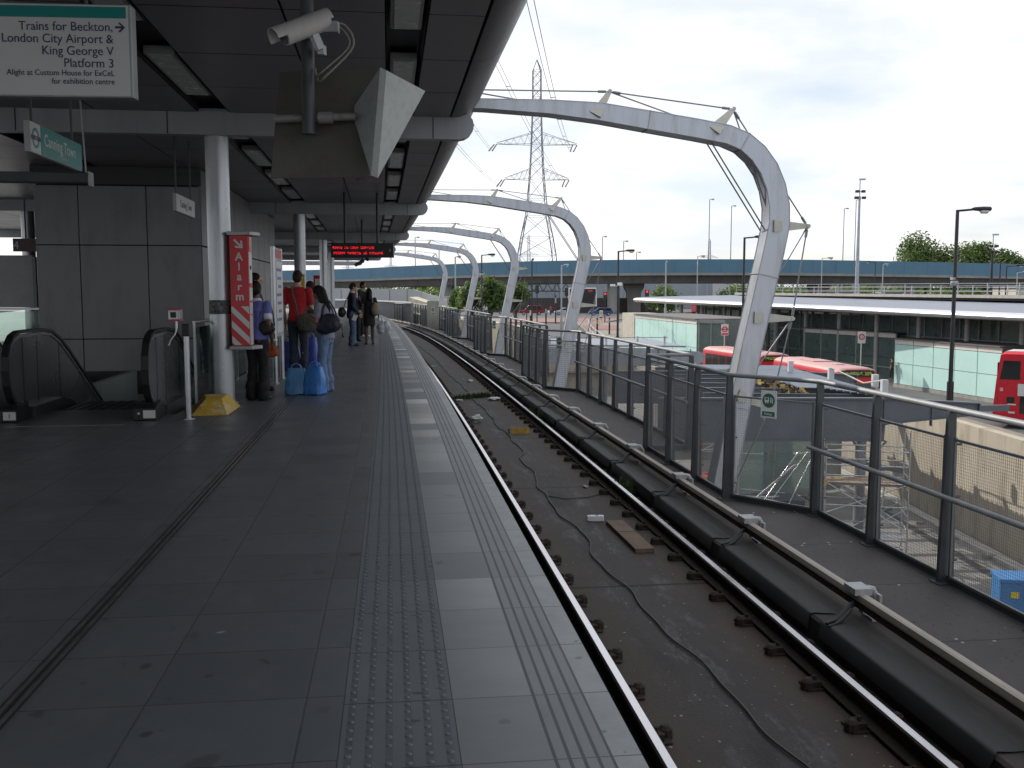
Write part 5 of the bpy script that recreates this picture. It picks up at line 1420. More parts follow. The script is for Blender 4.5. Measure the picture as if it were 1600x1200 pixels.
# ---------------------------------------------------------------- buses and cars
M_busred = mat('bus_red', (.50, .015, .03), .30, var=.04, scale=.5)
M_busroof = mat('bus_roof', (.48, .27, .26), .5, var=.08, scale=.8)  # bus red paled to pink: sun glare on the roof put into the colour
M_bglass = mat('vehicle_glass', (.018, .022, .026), .08, var=.2, scale=1)
M_tyre = mat('tyre', (.015, .015, .016), .85)
def wheel(root, x, y, r, w):
    mb = MB(); mb.lathe([(r * .55, -w / 2), (r * .94, -w / 2), (r, -w / 2 + .03), (r, w / 2 - .03), (r * .94, w / 2), (r * .55, w / 2)], 20, (x, y, r), axis='X'); o = mb.build('wheel', M_tyre, root, smooth=40)
    mb = MB(); mb.lathe([(r * .1, -w / 2 - .005), (r * .55, -w / 2 + .03), (r * .58, 0), (r * .55, w / 2 - .03), (r * .1, w / 2 + .005)], 14, (x, y, r), axis='X'); mb.build('rim', M_galv, o, smooth=40)
def single_bus(loc, rz, label, dest):
    root = thing('single_deck_bus', label, 'bus', loc, rz, 'red single deck buses')
    W, Lh, H = 2.5, 10.5, 2.95     # front faces local -Y
    rings = []
    for y, k, dz in ((-Lh / 2, .90, -.10), (-Lh / 2 + .10, .97, -.02), (-Lh / 2 + .45, 1, 0), (Lh / 2 - .3, 1, 0), (Lh / 2, .95, -.06)):
        w = W / 2 * k; rings.append([Vector(q) for q in ((-w, y, .32), (w, y, .32), (w, y, 2.55), (w - .04, y, 2.72), (w - .16, y, 2.86 + dz), (w - .45, y, H + dz), (-w + .45, y, H + dz), (-w + .16, y, 2.86 + dz), (-w + .04, y, 2.72), (-w, y, 2.55))])
    mb = MB(); mb.loft(rings); n = 10
    for i, f in enumerate(mb.f):
        if len(f) == 4 and i % n in (3, 4, 5, 6, 7): mb.m[i] = 1
    mb.build('body', [M_busred, M_busroof], root, smooth=40)
    mb = MB(); mb.box((0, .8, H + .03), (1.3, 2.2, .10)); mb.build('roof_unit', M_busroof, root, bevel=.02); mb = MB(); mb.box((0, -2.6, H + .02), (.6, .6, .06)); mb.build('roof_hatch', M_busroof, root, bevel=.02)
    for x in (-1, 1):
        for i in range(7):
            mb = MB(); mb.box((x * (W / 2 + .004), -4.1 + 1.34 * i, 1.95), (.02, 1.24, .95)); mb.build('window', M_bglass, root)
    mb = MB(); mb.prism([(-1.02, -Lh / 2 + .06, 2.38), (1.02, -Lh / 2 + .06, 2.38), (1.08, -Lh / 2 - .04, 1.10), (-1.08, -Lh / 2 - .04, 1.10)], (0, -.03, 0), (0, .02, 0)); mb.build('windscreen', M_bglass, root)
    mb = MB(); mb.box((0, -Lh / 2 + .0, 2.60), (2.0, .12, .40)); b = mb.build('destination_box', M_black, root, bevel=.02)
    M_amb = emit('amber_led', (.55, .75, .05), .45)
    if dest: text(dest, .30, M_amb, b, (.62, -Lh / 2 - .065, 2.50), (PI2, 0, 0), 'lit_route', 'CENTER')
    mb = MB(); rq = random.Random(len(label))
    for i in range(34):
        for j in range(5):
            if rq.random() < .5: mb.box((-.82 + i * .034, -Lh / 2 - .064, 2.53 + j * .038), (.028, .008, .03))
    mb.build('lit_destination', M_amb, b)
    mb = MB(); mb.box((0, Lh / 2 + .01, 2.0), (1.9, .03, .8)); mb.build('rear_window', M_bglass, root)
    for x in (-.95, .95):
        mb = MB(); mb.lathe([(.13, -.02), (.12, .02)], 12, (x, -Lh / 2 - .01, .80), axis='Y'); mb.build('headlight', M_white, root)
        mb = MB(); mb.tube([(x * 1.25, -Lh / 2 + .1, 2.3), (x * 1.42, -Lh / 2 - .15, 2.25), (x * 1.42, -Lh / 2 - .15, 2.0)], .03, 6); mb.box((x * 1.42, -Lh / 2 - .15, 1.9), (.2, .08, .35)); mb.build('mirror', M_black, root)
        for y in (-2.6, 3.0): wheel(root, x * 1.16, y, .46, .28)
    return root
c0 = Vector((xd(1345, 58.5), 58.9, -5.97)); c1 = Vector((xd(1243, 68.4), 68.4, -5.97)); dr = (c1 - c0).normalized()
rz_b = math.atan2(-dr.x, dr.y)
single_bus(c0 + dr * 5.2, rz_b, 'red single deck bus with lit destination, nearer one behind the broken canopy', '309')
c0 = Vector((xd(1214, 72), 72.4, -5.97)); c1 = Vector((xd(1139, 80), 80.5, -5.97)); dr = (c1 - c0).normalized()
single_bus(c0 + dr * 5.2, math.atan2(-dr.x, dr.y), 'red single deck bus half hidden behind the nearest arch leg', '')
def double_bus():
    p = Vector((xd(1556, 56), 56, -6.2)); dirv = Vector((.80, -.60, 0)).normalized()    # along the side towards the right edge
    rz = math.atan2(dirv.y, dirv.x)
    root = thing('double_deck_bus', 'red double deck bus entering the picture at the right edge', 'bus', p, rz)
    L_, W, H = 10.2, 2.5, 4.38
    # local X runs along the visible side, side plane y=0, body extends to +y
    side = [(.02, .35), (L_, .35), (L_, H - .25), (L_ - .2, H - .05), (.5, H - .04), (.30, H - .22), (.12, 2.7), (.0, 1.0)]
    rings = []
    for y, k in ((0.0, 0), (.0 + .12, .0), (W - .12, 0), (W, 0)):
        ins = .13 if y in (0.0, W) else 0
        rings.append([Vector((x, y, min(z, H - .04 - ins) if z > H - .3 else z)) for x, z in side])
    mb = MB(); mb.loft(rings); mb.build('body', M_busred, root, smooth=35)
    mb = MB(); mb.prism([(.55, .25, H - .05), (L_ - .3, .25, H - .05), (L_ - .3, W - .25, H - .05), (.55, W - .25, H - .05)], (0, 0, 0), (0, 0, .05)); mb.build('roof_panel', mat('bus_roof_pale', (.60, .52, .52), .4), root)
    x = .36
    for i in range(6):
        w = .98 if i == 0 else 1.34
        mb = MB()
        if i == 0: mb.prism([(.30, -.012, 2.78), (.36 + w, -.012, 2.78), (.36 + w, -.012, 3.84), (.47, -.012, 3.84)], (0, -.004, 0), (0, .01, 0))
        else: mb.box((x + w / 2, -.012, 3.30), (w, .02, 1.06))
        mb.build('upper_window', M_bglass, root); x += w + .24
    mb = MB(); mb.box((2.75 - .75 + .55, -.014, 1.72 + .05), (1.5, .02, .06)); 
    x = 1.36
    for i in range(5):
        mb = MB(); mb.box((x + .75, -.012, 1.38), (1.46, .02, .98)); mb.build('lower_window', M_bglass, root); x += 1.58
    mb = MB(); mb.box((.90, -.012, 1.62), (.40, .02, .36)); mb.build('side_grille', M_black, root)
    mb = MB(); mb.box((.98, -.014, 1.38), (.42, .02, .08)); mb.box((.98, -.014, .92), (.34, .02, .10)); mb.build('side_label', M_signwhite, root)
    mb = MB(); mb.box((3.2, -.014, 2.22), (3.9, .02, .68)); ad = mb.build('advert_panel', M_signwhite, root)
    mb = MB(); mb.box((3.35, -.028, 2.20), (3.3, .012, .22)); mb.box((1.62, -.028, 2.45), (.04, .01, .18)); mb.build('advert_print', mat('advert_blue', (.30, .42, .55), .4, var=.5, scale=4), ad)
    mb = MB(); mb.box((.42, -.016, 2.20), (.17, .012, .20)); mb.build('fleet_badge', mat('badge_pink', (.62, .30, .32), .5), root)
    for q in (2.2, 8.0):
        mb = MB(); mb.lathe([(.25, -.12), (.47, -.12), (.5, -.08), (.5, .12), (.25, .14)], 20, (q, .12, .5), axis='Y'); o = mb.build('wheel', M_tyre, root, smooth=40)
    mb = MB(); mb.box((L_ / 2, W + .01, 3.3), (L_ - 1, .02, 1.0)); mb.box((L_ / 2, W + .01, 1.5), (L_ - 2, .02, .9)); mb.build('far_windows', M_bglass, root)
    mb = MB(); mb.box((.13, W / 2, 3.25), (.05, W - .5, .9)); mb.build('end_window', M_bglass, root)
double_bus()
def far_bus():
    d = 150; root = thing('double_deck_bus', 'dark red bus passing far beyond the bus station roof behind the railing', 'bus', (xd(1130, d), d, -1.9), .12)
    mb = MB(); mb.box((0, 0, 1.5), (9.5, 2.4, 2.4)); mb.build('body', mat('far_bus_red', (.26, .02, .035), .4), root, bevel=.15)
    mb = MB(); mb.box((0, -1.21, 1.2), (9, .03, .9)); mb.build('windows', M_bglass, root)
far_bus()
def car(px, py, d, Lh, W, H, col, label, estate=True, rz=0.0):
    root = thing('parked_car' if False else 'car', label, 'car', (xd(px, d), d, gz(d)), rz, 'cars on the street under the flyover')
    m = mat('car_' + label.split()[0] + str(int(px)), col, .25, .2, var=.04)
    h = Lh / 2
    low = [(-h, .35), (-h, .62), (-h + .12, .80), (-h + 1.05, .92), (h - .12, .95), (h, .80), (h, .35)]
    mb = MB(); mb.prism([(x, -W / 2, z) for x, z in low], (0, 0, 0), (0, W, 0)); mb.build('body', m, root, bevel=.06)
    roof = [(-h + 1.0, .90), (-h + 1.75, H), (h - (.35 if estate else 1.1), H - .02), (h - .08, .94)]
    mb = MB(); mb.prism([(x, -W / 2 + .10, z) for x, z in roof], (0, 0, 0), (0, W - .20, 0)); mb.build('cabin', m, root, bevel=.05)
    mb = MB(); mb.prism([(-h + 1.2, 0, .97), (-h + 1.85, 0, H - .10), (h - (.5 if estate else 1.2), 0, H - .12), (h - .3, 0, .98)], (0, -W / 2 + .085, 0), (0, W / 2 - .085, 0)); 
    mb.build('side_windows', M_bglass, root)
    mb = MB(); mb.box((-h - .01, -W / 2 + .25, .68), (.06, .3, .14)); mb.build('headlight', M_white, root); mb = MB(); mb.box((h + .01, -W / 2 + .2, .78), (.06, .2, .25)); mb.build('tail_light', M_red, root)
    for x in (-h + .85, h - .80):
        for y in (-W / 2 + .08, W / 2 - .08):
            mb = MB(); mb.lathe([(.20, -.1), (.30, -.1), (.32, -.07), (.32, .07), (.30, .1), (.20, .1)], 16, (x, y, .32), axis='Y'); o = mb.build('wheel', M_tyre, root, smooth=40)
            mb = MB(); mb.lathe([(.05, -.102), (.20, -.10), (.20, .10), (.05, .102)], 12, (x, y, .32), axis='Y'); mb.build('rim', M_galv, o)
DC = 184
car(938, 490, DC, 4.4, 1.75, 1.50, (.04, .075, .22), 'blue estate car in the street below the flyover, right of the arch leg')
car(884, 487, DC + 4, 4.5, 1.75, 1.42, (.42, .46, .50), 'silver saloon car half hidden behind the second arch leg', estate=False)
car(830, 480, DC + 6, 4.6, 1.85, 1.85, (.22, .012, .028), 'dark red people carrier in the street left of the second arch leg')
car(772, 478, DC + 14, 4.2, 1.75, 1.5, (.05, .05, .08), 'dark car far back in the street behind the small trees')
def van():
    d = 170; root = thing('white_van', 'small white and red van beyond the railing on the raised road', 'van', (xd(1222, d), d, -.9), .2)
    mb = MB(); mb.box((0, 0, 1.0), (3.2, 1.8, 1.7)); mb.build('body', M_white, root, bevel=.15)
    mb = MB(); mb.box((0, -.92, .75), (2.2, .03, .4)); mb.build('stripe', M_red, root); mb = MB(); mb.box((.2, -.92, 1.45), (2.2, .03, .5)); mb.build('windows', M_bglass, root)
van()

# ---------------------------------------------------------------- flyover
def flyover():
    pts = [(-100, 380, 7.1), (300, 300, 7.2), (525, 262, 7.3), (640, 240, 7.6), (800, 216, 7.9), (1000, 204, 8.0), (1200, 203, 8.0), (1400, 210, 7.8), (1600, 222, 7.5), (1800, 240, 7.2), (2300, 300, 6.5)]
    C = [Vector((xd(a, d), d, z)) for a, d, z in pts]
    def cr_(t):
        i = max(1, min(len(C) - 3, int(t))); f = t - i; p0, p1, p2, p3 = C[i - 1], C[i], C[i + 1], C[i + 2]
        return .5 * ((2 * p1) + (p2 - p0) * f + (2 * p0 - 5 * p1 + 4 * p2 - p3) * f * f + (3 * p1 - p0 - 3 * p2 + p3) * f ** 3)
    N = 90; T = [1 + (len(C) - 3) * i / N for i in range(N + 1)]; pl = [cr_(t) for t in T]
    nr = []
    for i in range(N + 1):
        d = pl[min(N, i + 1)] - pl[max(0, i - 1)]; nr.append(Vector((-d.y, d.x, 0)).normalized())
    root = thing('flyover', 'long concrete road flyover with a blue grey parapet crossing the background', 'flyover', (20, 205, -3))
    def strip(name, prof, m, smooth=35):
        mb = MB(); mb.loft([[pl[i] + nr[i] * o + Vector((0, 0, z)) for o, z in prof] for i in range(N + 1)]); return mb.build(name, m, root, smooth=smooth, world=True)
    strip('parapet', [(0, 0), (.25, 0), (.25, -2.75), (0, -2.75)], mat('flyover_blue', (.078, .182, .27), .55, var=.06, scale=.25, stain=.2, stain_scale=(.3, .3, .05)))
    strip('parapet', [(14, 0.05), (14.25, .05), (14.25, -2.75), (14, -2.75)], MATS['flyover_blue'])
    for i in range(4, N, 2):
        mb = MB(); c = pl[i] - nr[i] * .004; mb.bar(c + Vector((0, 0, -.02)), c + Vector((0, 0, -2.72)), .05, .02, up=nr[i]); mb.build('panel_joint', mat('parapet_joint', (.055, .11, .16), .7), root, world=True)
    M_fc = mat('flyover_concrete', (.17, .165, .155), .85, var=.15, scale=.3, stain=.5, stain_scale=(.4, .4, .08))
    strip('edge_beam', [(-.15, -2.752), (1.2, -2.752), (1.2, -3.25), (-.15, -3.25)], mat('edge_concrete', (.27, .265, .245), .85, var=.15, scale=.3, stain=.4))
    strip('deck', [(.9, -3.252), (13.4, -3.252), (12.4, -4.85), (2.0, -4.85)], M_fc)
    strip('road_surface', [(1.2, -2.9), (13.9, -2.9), (13.9, -3.2), (1.2, -3.2)], M_asph)
    for px in (672, 740, 938, 978, 1300, 1442):
        i = min(range(N + 1), key=lambda k: abs(800 + FPX * pl[k].x / pl[k].y - px)); b = pl[i] + nr[i] * 6.5
        if px in (978, 1300):
            mb = MB(); zt = pl[i].z - 4.8
            mb.loft([[Vector((b.x + a * w, b.y + e * 1.2, z)) for a, e in ((-1, -1), (1, -1), (1, 1), (-1, 1))] for w, z in ((2.1, zt), (2.1, zt - .8), (1.45, zt - 2.0), (1.35, -3.6))]); mb.build('pier', M_fc, root, world=True)
        else:
            mb = MB(); mb.tube([(b.x, b.y - 2, -3.6), (b.x, b.y - 2, pl[i].z - 4.8)], 1.3, 18); mb.build('pier', mat('pier_concrete', (.30, .30, .285), .85, var=.1, scale=.3), root, smooth=50, world=True)
flyover()

# ---------------------------------------------------------------- pylons and power lines
def pylon(px, d, scale, label, full=True, m=None):
    M_py = m or mat('pylon_steel', (.20, .21, .24), .6, .4, var=.1)
    root = thing('pylon', label, 'pylon', (xd(px, d), d, -3.0), R(4))
    k = d / FPX * scale
    def Z(py): return (zd(py, d) + 3.0) if scale == 1 else (455 - py) * k + 4.5
    lev = [(475, 66), (400, 55), (372, 46), (340, 33), (314, 27.5), (283, 22), (262, 19.5), (230, 16.5), (200, 14.5), (160, 12.6), (120, 12.2)]
    mb = MB(); H = [(Z(y), w * k / 2) for y, w in lev]; w0 = .125 if scale == 1 else .22
    for sx in (-1, 1):
        for sy in (-1, 1):
            for (z0, a0), (z1, a1) in zip(H[:-1], H[1:]): mb.bar((sx * a0, sy * a0, z0), (sx * a1, sy * a1, z1), w0 * 1.5, w0 * 1.5)
            mb.bar((sx * H[-1][1], sy * H[-1][1], H[-1][0]), (0, 0, Z(104)), w0 * 1.2, w0 * 1.2)
    mb.build('leg_frame', M_py, root)
    mb = MB()
    for (z0, a0), (z1, a1) in zip(H[:-1], H[1:]):
        n = max(1, int(round((z1 - z0) / (a0 * 2.1))))
        for i in range(n):
            f, g = i / n, (i + 1) / n; za, zb, wa, wb = z0 + (z1 - z0) * f, z0 + (z1 - z0) * g, a0 + (a1 - a0) * f, a0 + (a1 - a0) * g
            for q in ((1, 0), (-1, 0), (0, 1), (0, -1)):
                ax = (lambda w, s_: (s_ * w, q[1] * w)) if q[0] == 0 else (lambda w, s_: (q[0] * w, s_ * w))
                for s_ in (-1, 1):
                    p, r_ = ax(wa, s_), ax(wb, -s_); mb.bar((p[0], p[1], za), (r_[0], r_[1], zb), w0 * .62, w0 * .62)
        for q in ((1, 0), (-1, 0), (0, 1), (0, -1)):
            p, r_ = ((-a1, q[1] * a1), (a1, q[1] * a1)) if q[0] == 0 else ((q[0] * a1, -a1), (q[0] * a1, a1))
            if z1 < Z(180) or True: mb.bar((p[0], p[1], z1), (r_[0], r_[1], z1), w0 * .5, w0 * .5)
    mb.build('bracing', M_py, root)
    tips = []
    for y, yt, hw, bw in ((231, 214, 62, 16.5), (284, 268, 50, 22)):
        z, zt = Z(y), Z(yt)
        for s_ in (-1, 1):
            mb = MB(); b = bw * k / 2; tip = Vector((s_ * hw * k, 0, z)); tips.append(tip)
            for sy in (-1, 1):
                mb.bar((s_ * b, sy * b, z), tip, w0 * .8, w0 * .8); mb.bar((s_ * b, sy * b, zt), tip + Vector((0, 0, .3)), w0 * .7, w0 * .7)
            nseg = 5
            for i in range(nseg):
                f, g = i / nseg, (i + .5) / nseg
                for sy in (-1, 1):
                    L0 = Vector((s_ * b, sy * b, z)).lerp(tip, f); U = Vector((s_ * b, sy * b, zt)).lerp(tip, g); L1 = Vector((s_ * b, sy * b, z)).lerp(tip, (i + 1) / nseg)
                    mb.bar(L0, U, w0 * .4, w0 * .4); mb.bar(U, L1, w0 * .4, w0 * .4)
            mb.build('cross_arm', M_py, root)
            mb = MB()
            for e in (0, .8): mb.tube([tip + Vector((-s_ * e * .3 - e, 0, -.1)), tip + Vector((-1.1 - e, -2.2, -1.9))], .16, 6)
            if full: mb.build('insulator', mat('insulator', (.16, .12, .12), .4), root)
    return root, tips
pr, ptips = pylon(838, 240, 1.0, 'tall lattice pylon with two cross arms beyond the flyover')
def far_pylons():
    for i, (px, d, sc, lb) in enumerate(((826, 900, .25, 'tiny far pylon seen between the legs of the tall pylon'), (1106, 1000, .23, 'tiny far pylon above the middle of the flyover'), (612, 900, .17, 'tiny far pylon at the left above the flyover'), (545, 950, .16, 'tiny far pylon glimpsed between the columns'))):
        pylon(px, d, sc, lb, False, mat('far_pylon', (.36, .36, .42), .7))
far_pylons()
def lines():
    base = Vector((xd(838, 240), 240, -3.0)); rot = Matrix.Rotation(R(4), 3, 'Z')
    ends = [base + rot @ (t + Vector((-1.2, -2.2, -1.9))) for t in ptips]
    goal = [atd(760, -330, 60), atd(826, -300, 62), atd(700, -160, 60), atd(780, -120, 62)]
    names = ['upper left power line sagging from the pylon arm over the canopy', 'upper right power line rising from the pylon arm past the canopy edge', 'lower left power line from the pylon arm over the canopy', 'lower right power line from the pylon arm over the canopy']
    goal = [atd(300, -700, 40), atd(815, -60, 60), atd(200, -500, 40), atd(420, -700, 40)]
    for e, g, nm in zip(ends, goal, names):
        mb = MB()
        for off in (-.25, .25):
            pts = []
            for i in range(25):
                f = i / 24; p = e.lerp(g, f); p.z -= 5.0 * f * (1 - f) * 2; p.x += off; pts.append(p)
            mb.tube(pts, .030, 5)
        for f in (.25, .45, .6, .72):
            p = e.lerp(g, f); p.z -= 5.0 * f * (1 - f) * 2; mb.bar(p + Vector((-.3, 0, -.06)), p + Vector((.3, 0, -.06)), .06, .06)
        o = mb.build('power_line', mat('power_line', (.18, .18, .19), .5)); tag(o, nm, 'power line')
lines()

# ---------------------------------------------------------------- lamps and masts
M_lampblk = mat('lamp_black', (.022, .022, .028), .4, .2)
M_lampgry = mat('lamp_grey', (.36, .39, .43), .5, .4)
def lamp(px, py, d, arm, label, m, z0=None, r=.09, head=.9, base_px=None):
    x = xd(px, d); zb = gz(d) if z0 is None else z0; zt = zd(py, d)
    root = thing('street_lamp', label, 'street lamp', (x, d, zb), 0, 'street lamps')
    mb = MB(); h = zt - zb; mb.tube([(0, 0, 0), (0, 0, h * .25)], r * 1.5, 10); mb.tube([(0, 0, h * .25), (0, 0, h)], [r, r * .75], 10); mb.build('post', m, root, smooth=50)
    a = arm * d / FPX; s_ = 1 if a > 0 else -1
    mb = MB(); mb.tube([(0, 0, h - .05), (a * .55, 0, h + .02)], r * .5, 8); mb.build('arm', m, root, smooth=50)
    mb = MB(); hl = head
    mb.loft([[Vector((a * .5 + s_ * hl * q, w * math.cos(t), h + .05 + hh * math.sin(t))) for t in [2 * math.pi * i / 10 for i in range(10)]] for q, w, hh in ((0, .05, .05), (.15, .14, .10), (.6, .19, .13), (.95, .17, .12), (1.02, .06, .05))])
    hd = mb.build('lamp_head', m, root, smooth=50)
    mb = MB(); mb.loft([[Vector((a * .5 + s_ * hl * q, w * math.cos(t), h - .06 + hh * math.sin(t))) for t in [2 * math.pi * i / 10 for i in range(10)]] for q, w, hh in ((.40, .04, .04), (.5, .14, .14), (.8, .14, .14), (.9, .04, .04))]); mb.build('lamp_glass', mat('lamp_glass', (.55, .57, .58), .2), hd, smooth=50)
    return root
l1 = lamp(1488, 330, 52, 44, 'nearest black street lamp at the right, in front of the turquoise panels', M_lampblk, r=.115, head=1.0)
mb = MB(); h_ = zd(443, 52) + 6.2; mb.lathe([(.05, .14), (.18, .12), (.2, .0), (.16, -.12), (.05, -.16)], 14, (-.1, -.2, h_)); mb.bar((0, 0, h_ + .1), (-.1, -.2, h_ + .1), .05, .05); mb.box((-.15, -.1, h_ + .25), (.15, .3, .12)); mb.build('dome_camera', M_galv, l1, smooth=40)
l2 = lamp(1160, 372, 75, 30, 'black street lamp rising beside the nearest arch leg', M_lampblk, r=.11)
l3 = lamp(965, 393, 100, 22, 'black street lamp with two white floodlights, left of the bus station', M_lampblk, r=.12)
mb = MB(); h_ = zd(444, 100) - gz(100); mb.box((.15, -.2, h_), (.45, .25, .30)); mb.box((-.55, -.1, h_ - .12), (.5, .2, .22)); mb.bar((-.6, 0, h_ - .2), (.3, 0, h_ - .2), .06, .06); mb.build('floodlights', M_white, l3, bevel=.03)
lamp(831, 406, 112, 0.1, 'thin black post left of the second arch leg', M_lampblk, r=.10, head=.2)
lamp(753, 399, 118, 18, 'black street lamp behind the third arch', M_lampblk, r=.10)
lamp(877, 415, 128, 8, 'pale grey street lamp standing on the red paving', M_lampgry, r=.12, head=.6)
lamp(712, 402, 135, 4, 'pale grey street lamp behind the fourth arch', M_lampgry, r=.12, head=.6)
lamp(1039, 410, 150, .1, 'plain pale pole behind the bus station roof end', M_lampgry, r=.13, head=.2)
lamp(1088, 401, 160, 8, 'slim grey street lamp above the bus station roof', M_lampgry, r=.09, head=.8)
lamp(1281, 404, 140, 16, 'slim grey lamp with a long arm beyond the railing, right of the arch', M_lampgry, r=.07, head=.8)
lamp(1364, 410, 140, -14, 'dark lamp with a left pointing arm beyond the railing', M_lampblk, r=.08, head=.7)
lamp(1376, 414, 150, 2, 'short grey lamp with a white head beyond the railing', M_lampgry, r=.09, head=.7)
lamp(1558, 410, 120, -16, 'twin dark posts beyond the railing near the right trees', M_lampblk, r=.10, head=.8)
lamp(1568, 416, 118, 28, 'dark lamp with a long right arm near the right edge', M_lampblk, r=.09, head=.9)
lamp(1585, 426, 110, 16, 'pale headed lamp at the right edge beyond the railing', M_lampgry, r=.07, head=.9)
for i, (px, py, lb) in enumerate(((650, 372, 'thin column light above the flyover behind the third arch'), (687, 385, 'thin column light above the flyover left of the pylon'), (940, 371, 'thin column light above the flyover right of the pylon'), (973, 378, 'second thin column light above the flyover right of the pylon'), (993, 395, 'short thin column light above the flyover left of the bus station'), (1105, 314, 'very tall thin column light above the middle of the flyover'), (1139, 324, 'tall thin column light above the flyover left of the nearest arch leg'), (1313, 328, 'tall thin column light left of the floodlight mast'), (1331, 315, 'tall thin column light touching the floodlight mast'))):
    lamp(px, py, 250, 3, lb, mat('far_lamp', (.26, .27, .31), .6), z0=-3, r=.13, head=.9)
def mast(px, py, d, label, r, thick=True):
    zt = zd(py, d); zb = gz(d); h = zt - zb; root = thing('floodlight_mast', label, 'mast', (xd(px, d), d, zb), 0)
    mb = MB(); mb.tube([(0, 0, 0), (0, 0, h * .55), (0, 0, h)], [r, r * .75, r * .45], 12); mb.build('mast', M_lampgry if thick else M_lampblk, root, smooth=50)
    for z, w in ((h - .2, .42), (h + .50, .34)):
        for s_ in (-1, 1):
            mb = MB(); mb.box((s_ * w, -.2, z), (.42, .3, .28)); mb.bar((0, 0, z), (s_ * w, -.1, z), .07, .07); mb.build('floodlight', M_lampblk, root, bevel=.03)
    mb = MB(); mb.tube([(0, 0, h), (0, 0, h + 1.9)], .06, 8); mb.box((.25, 0, h + 1.85), (.7, .25, .18)); mb.build('top_camera', M_lampgry, root)
mast(1336, 309, 112, 'tall pale floodlight mast rising above the flyover', .26)
mast(1545, 392, 118, 'thick dark mast beyond the railing near the right trees', .24, False)
def traffic_lights():
    for i, (px, py, d, red, lb) in enumerate(((1010, 460, 132, True, 'traffic light showing red beside the bus station roof end'), (839, 452, 150, False, 'dark traffic light left of the second arch leg, left one'), (885, 456, 152, False, 'dark traffic light close behind the second arch leg'), (823, 458, 154, False, 'dark traffic light at the edge of the small trees'), (945, 463, 150, True, 'traffic light with a small red glow by the flyover pier'))):
        z = zd(py, d) - gz(d); root = thing('traffic_light', lb, 'traffic light', (xd(px, d), d, gz(d)), 0, 'traffic lights')
        mb = MB(); mb.tube([(0, .15, 0), (0, .15, z + .3)], .08, 8); mb.build('post', M_lampblk, root)
        mb = MB(); mb.box((0, 0, z), (.55, .3, 1.25)); mb.build('head', M_black, root, bevel=.04)
        for j, zz in enumerate((.38, 0, -.38)):
            mb = MB(); mb.lathe([(.13, -.02), (.13, .02)], 14, (0, -.16, z + zz), axis='Y'); mb.build('lens', emit('red_signal', (1, .02, .03), 2.5) if (j == 0 and red) else M_bglass, root)
traffic_lights()
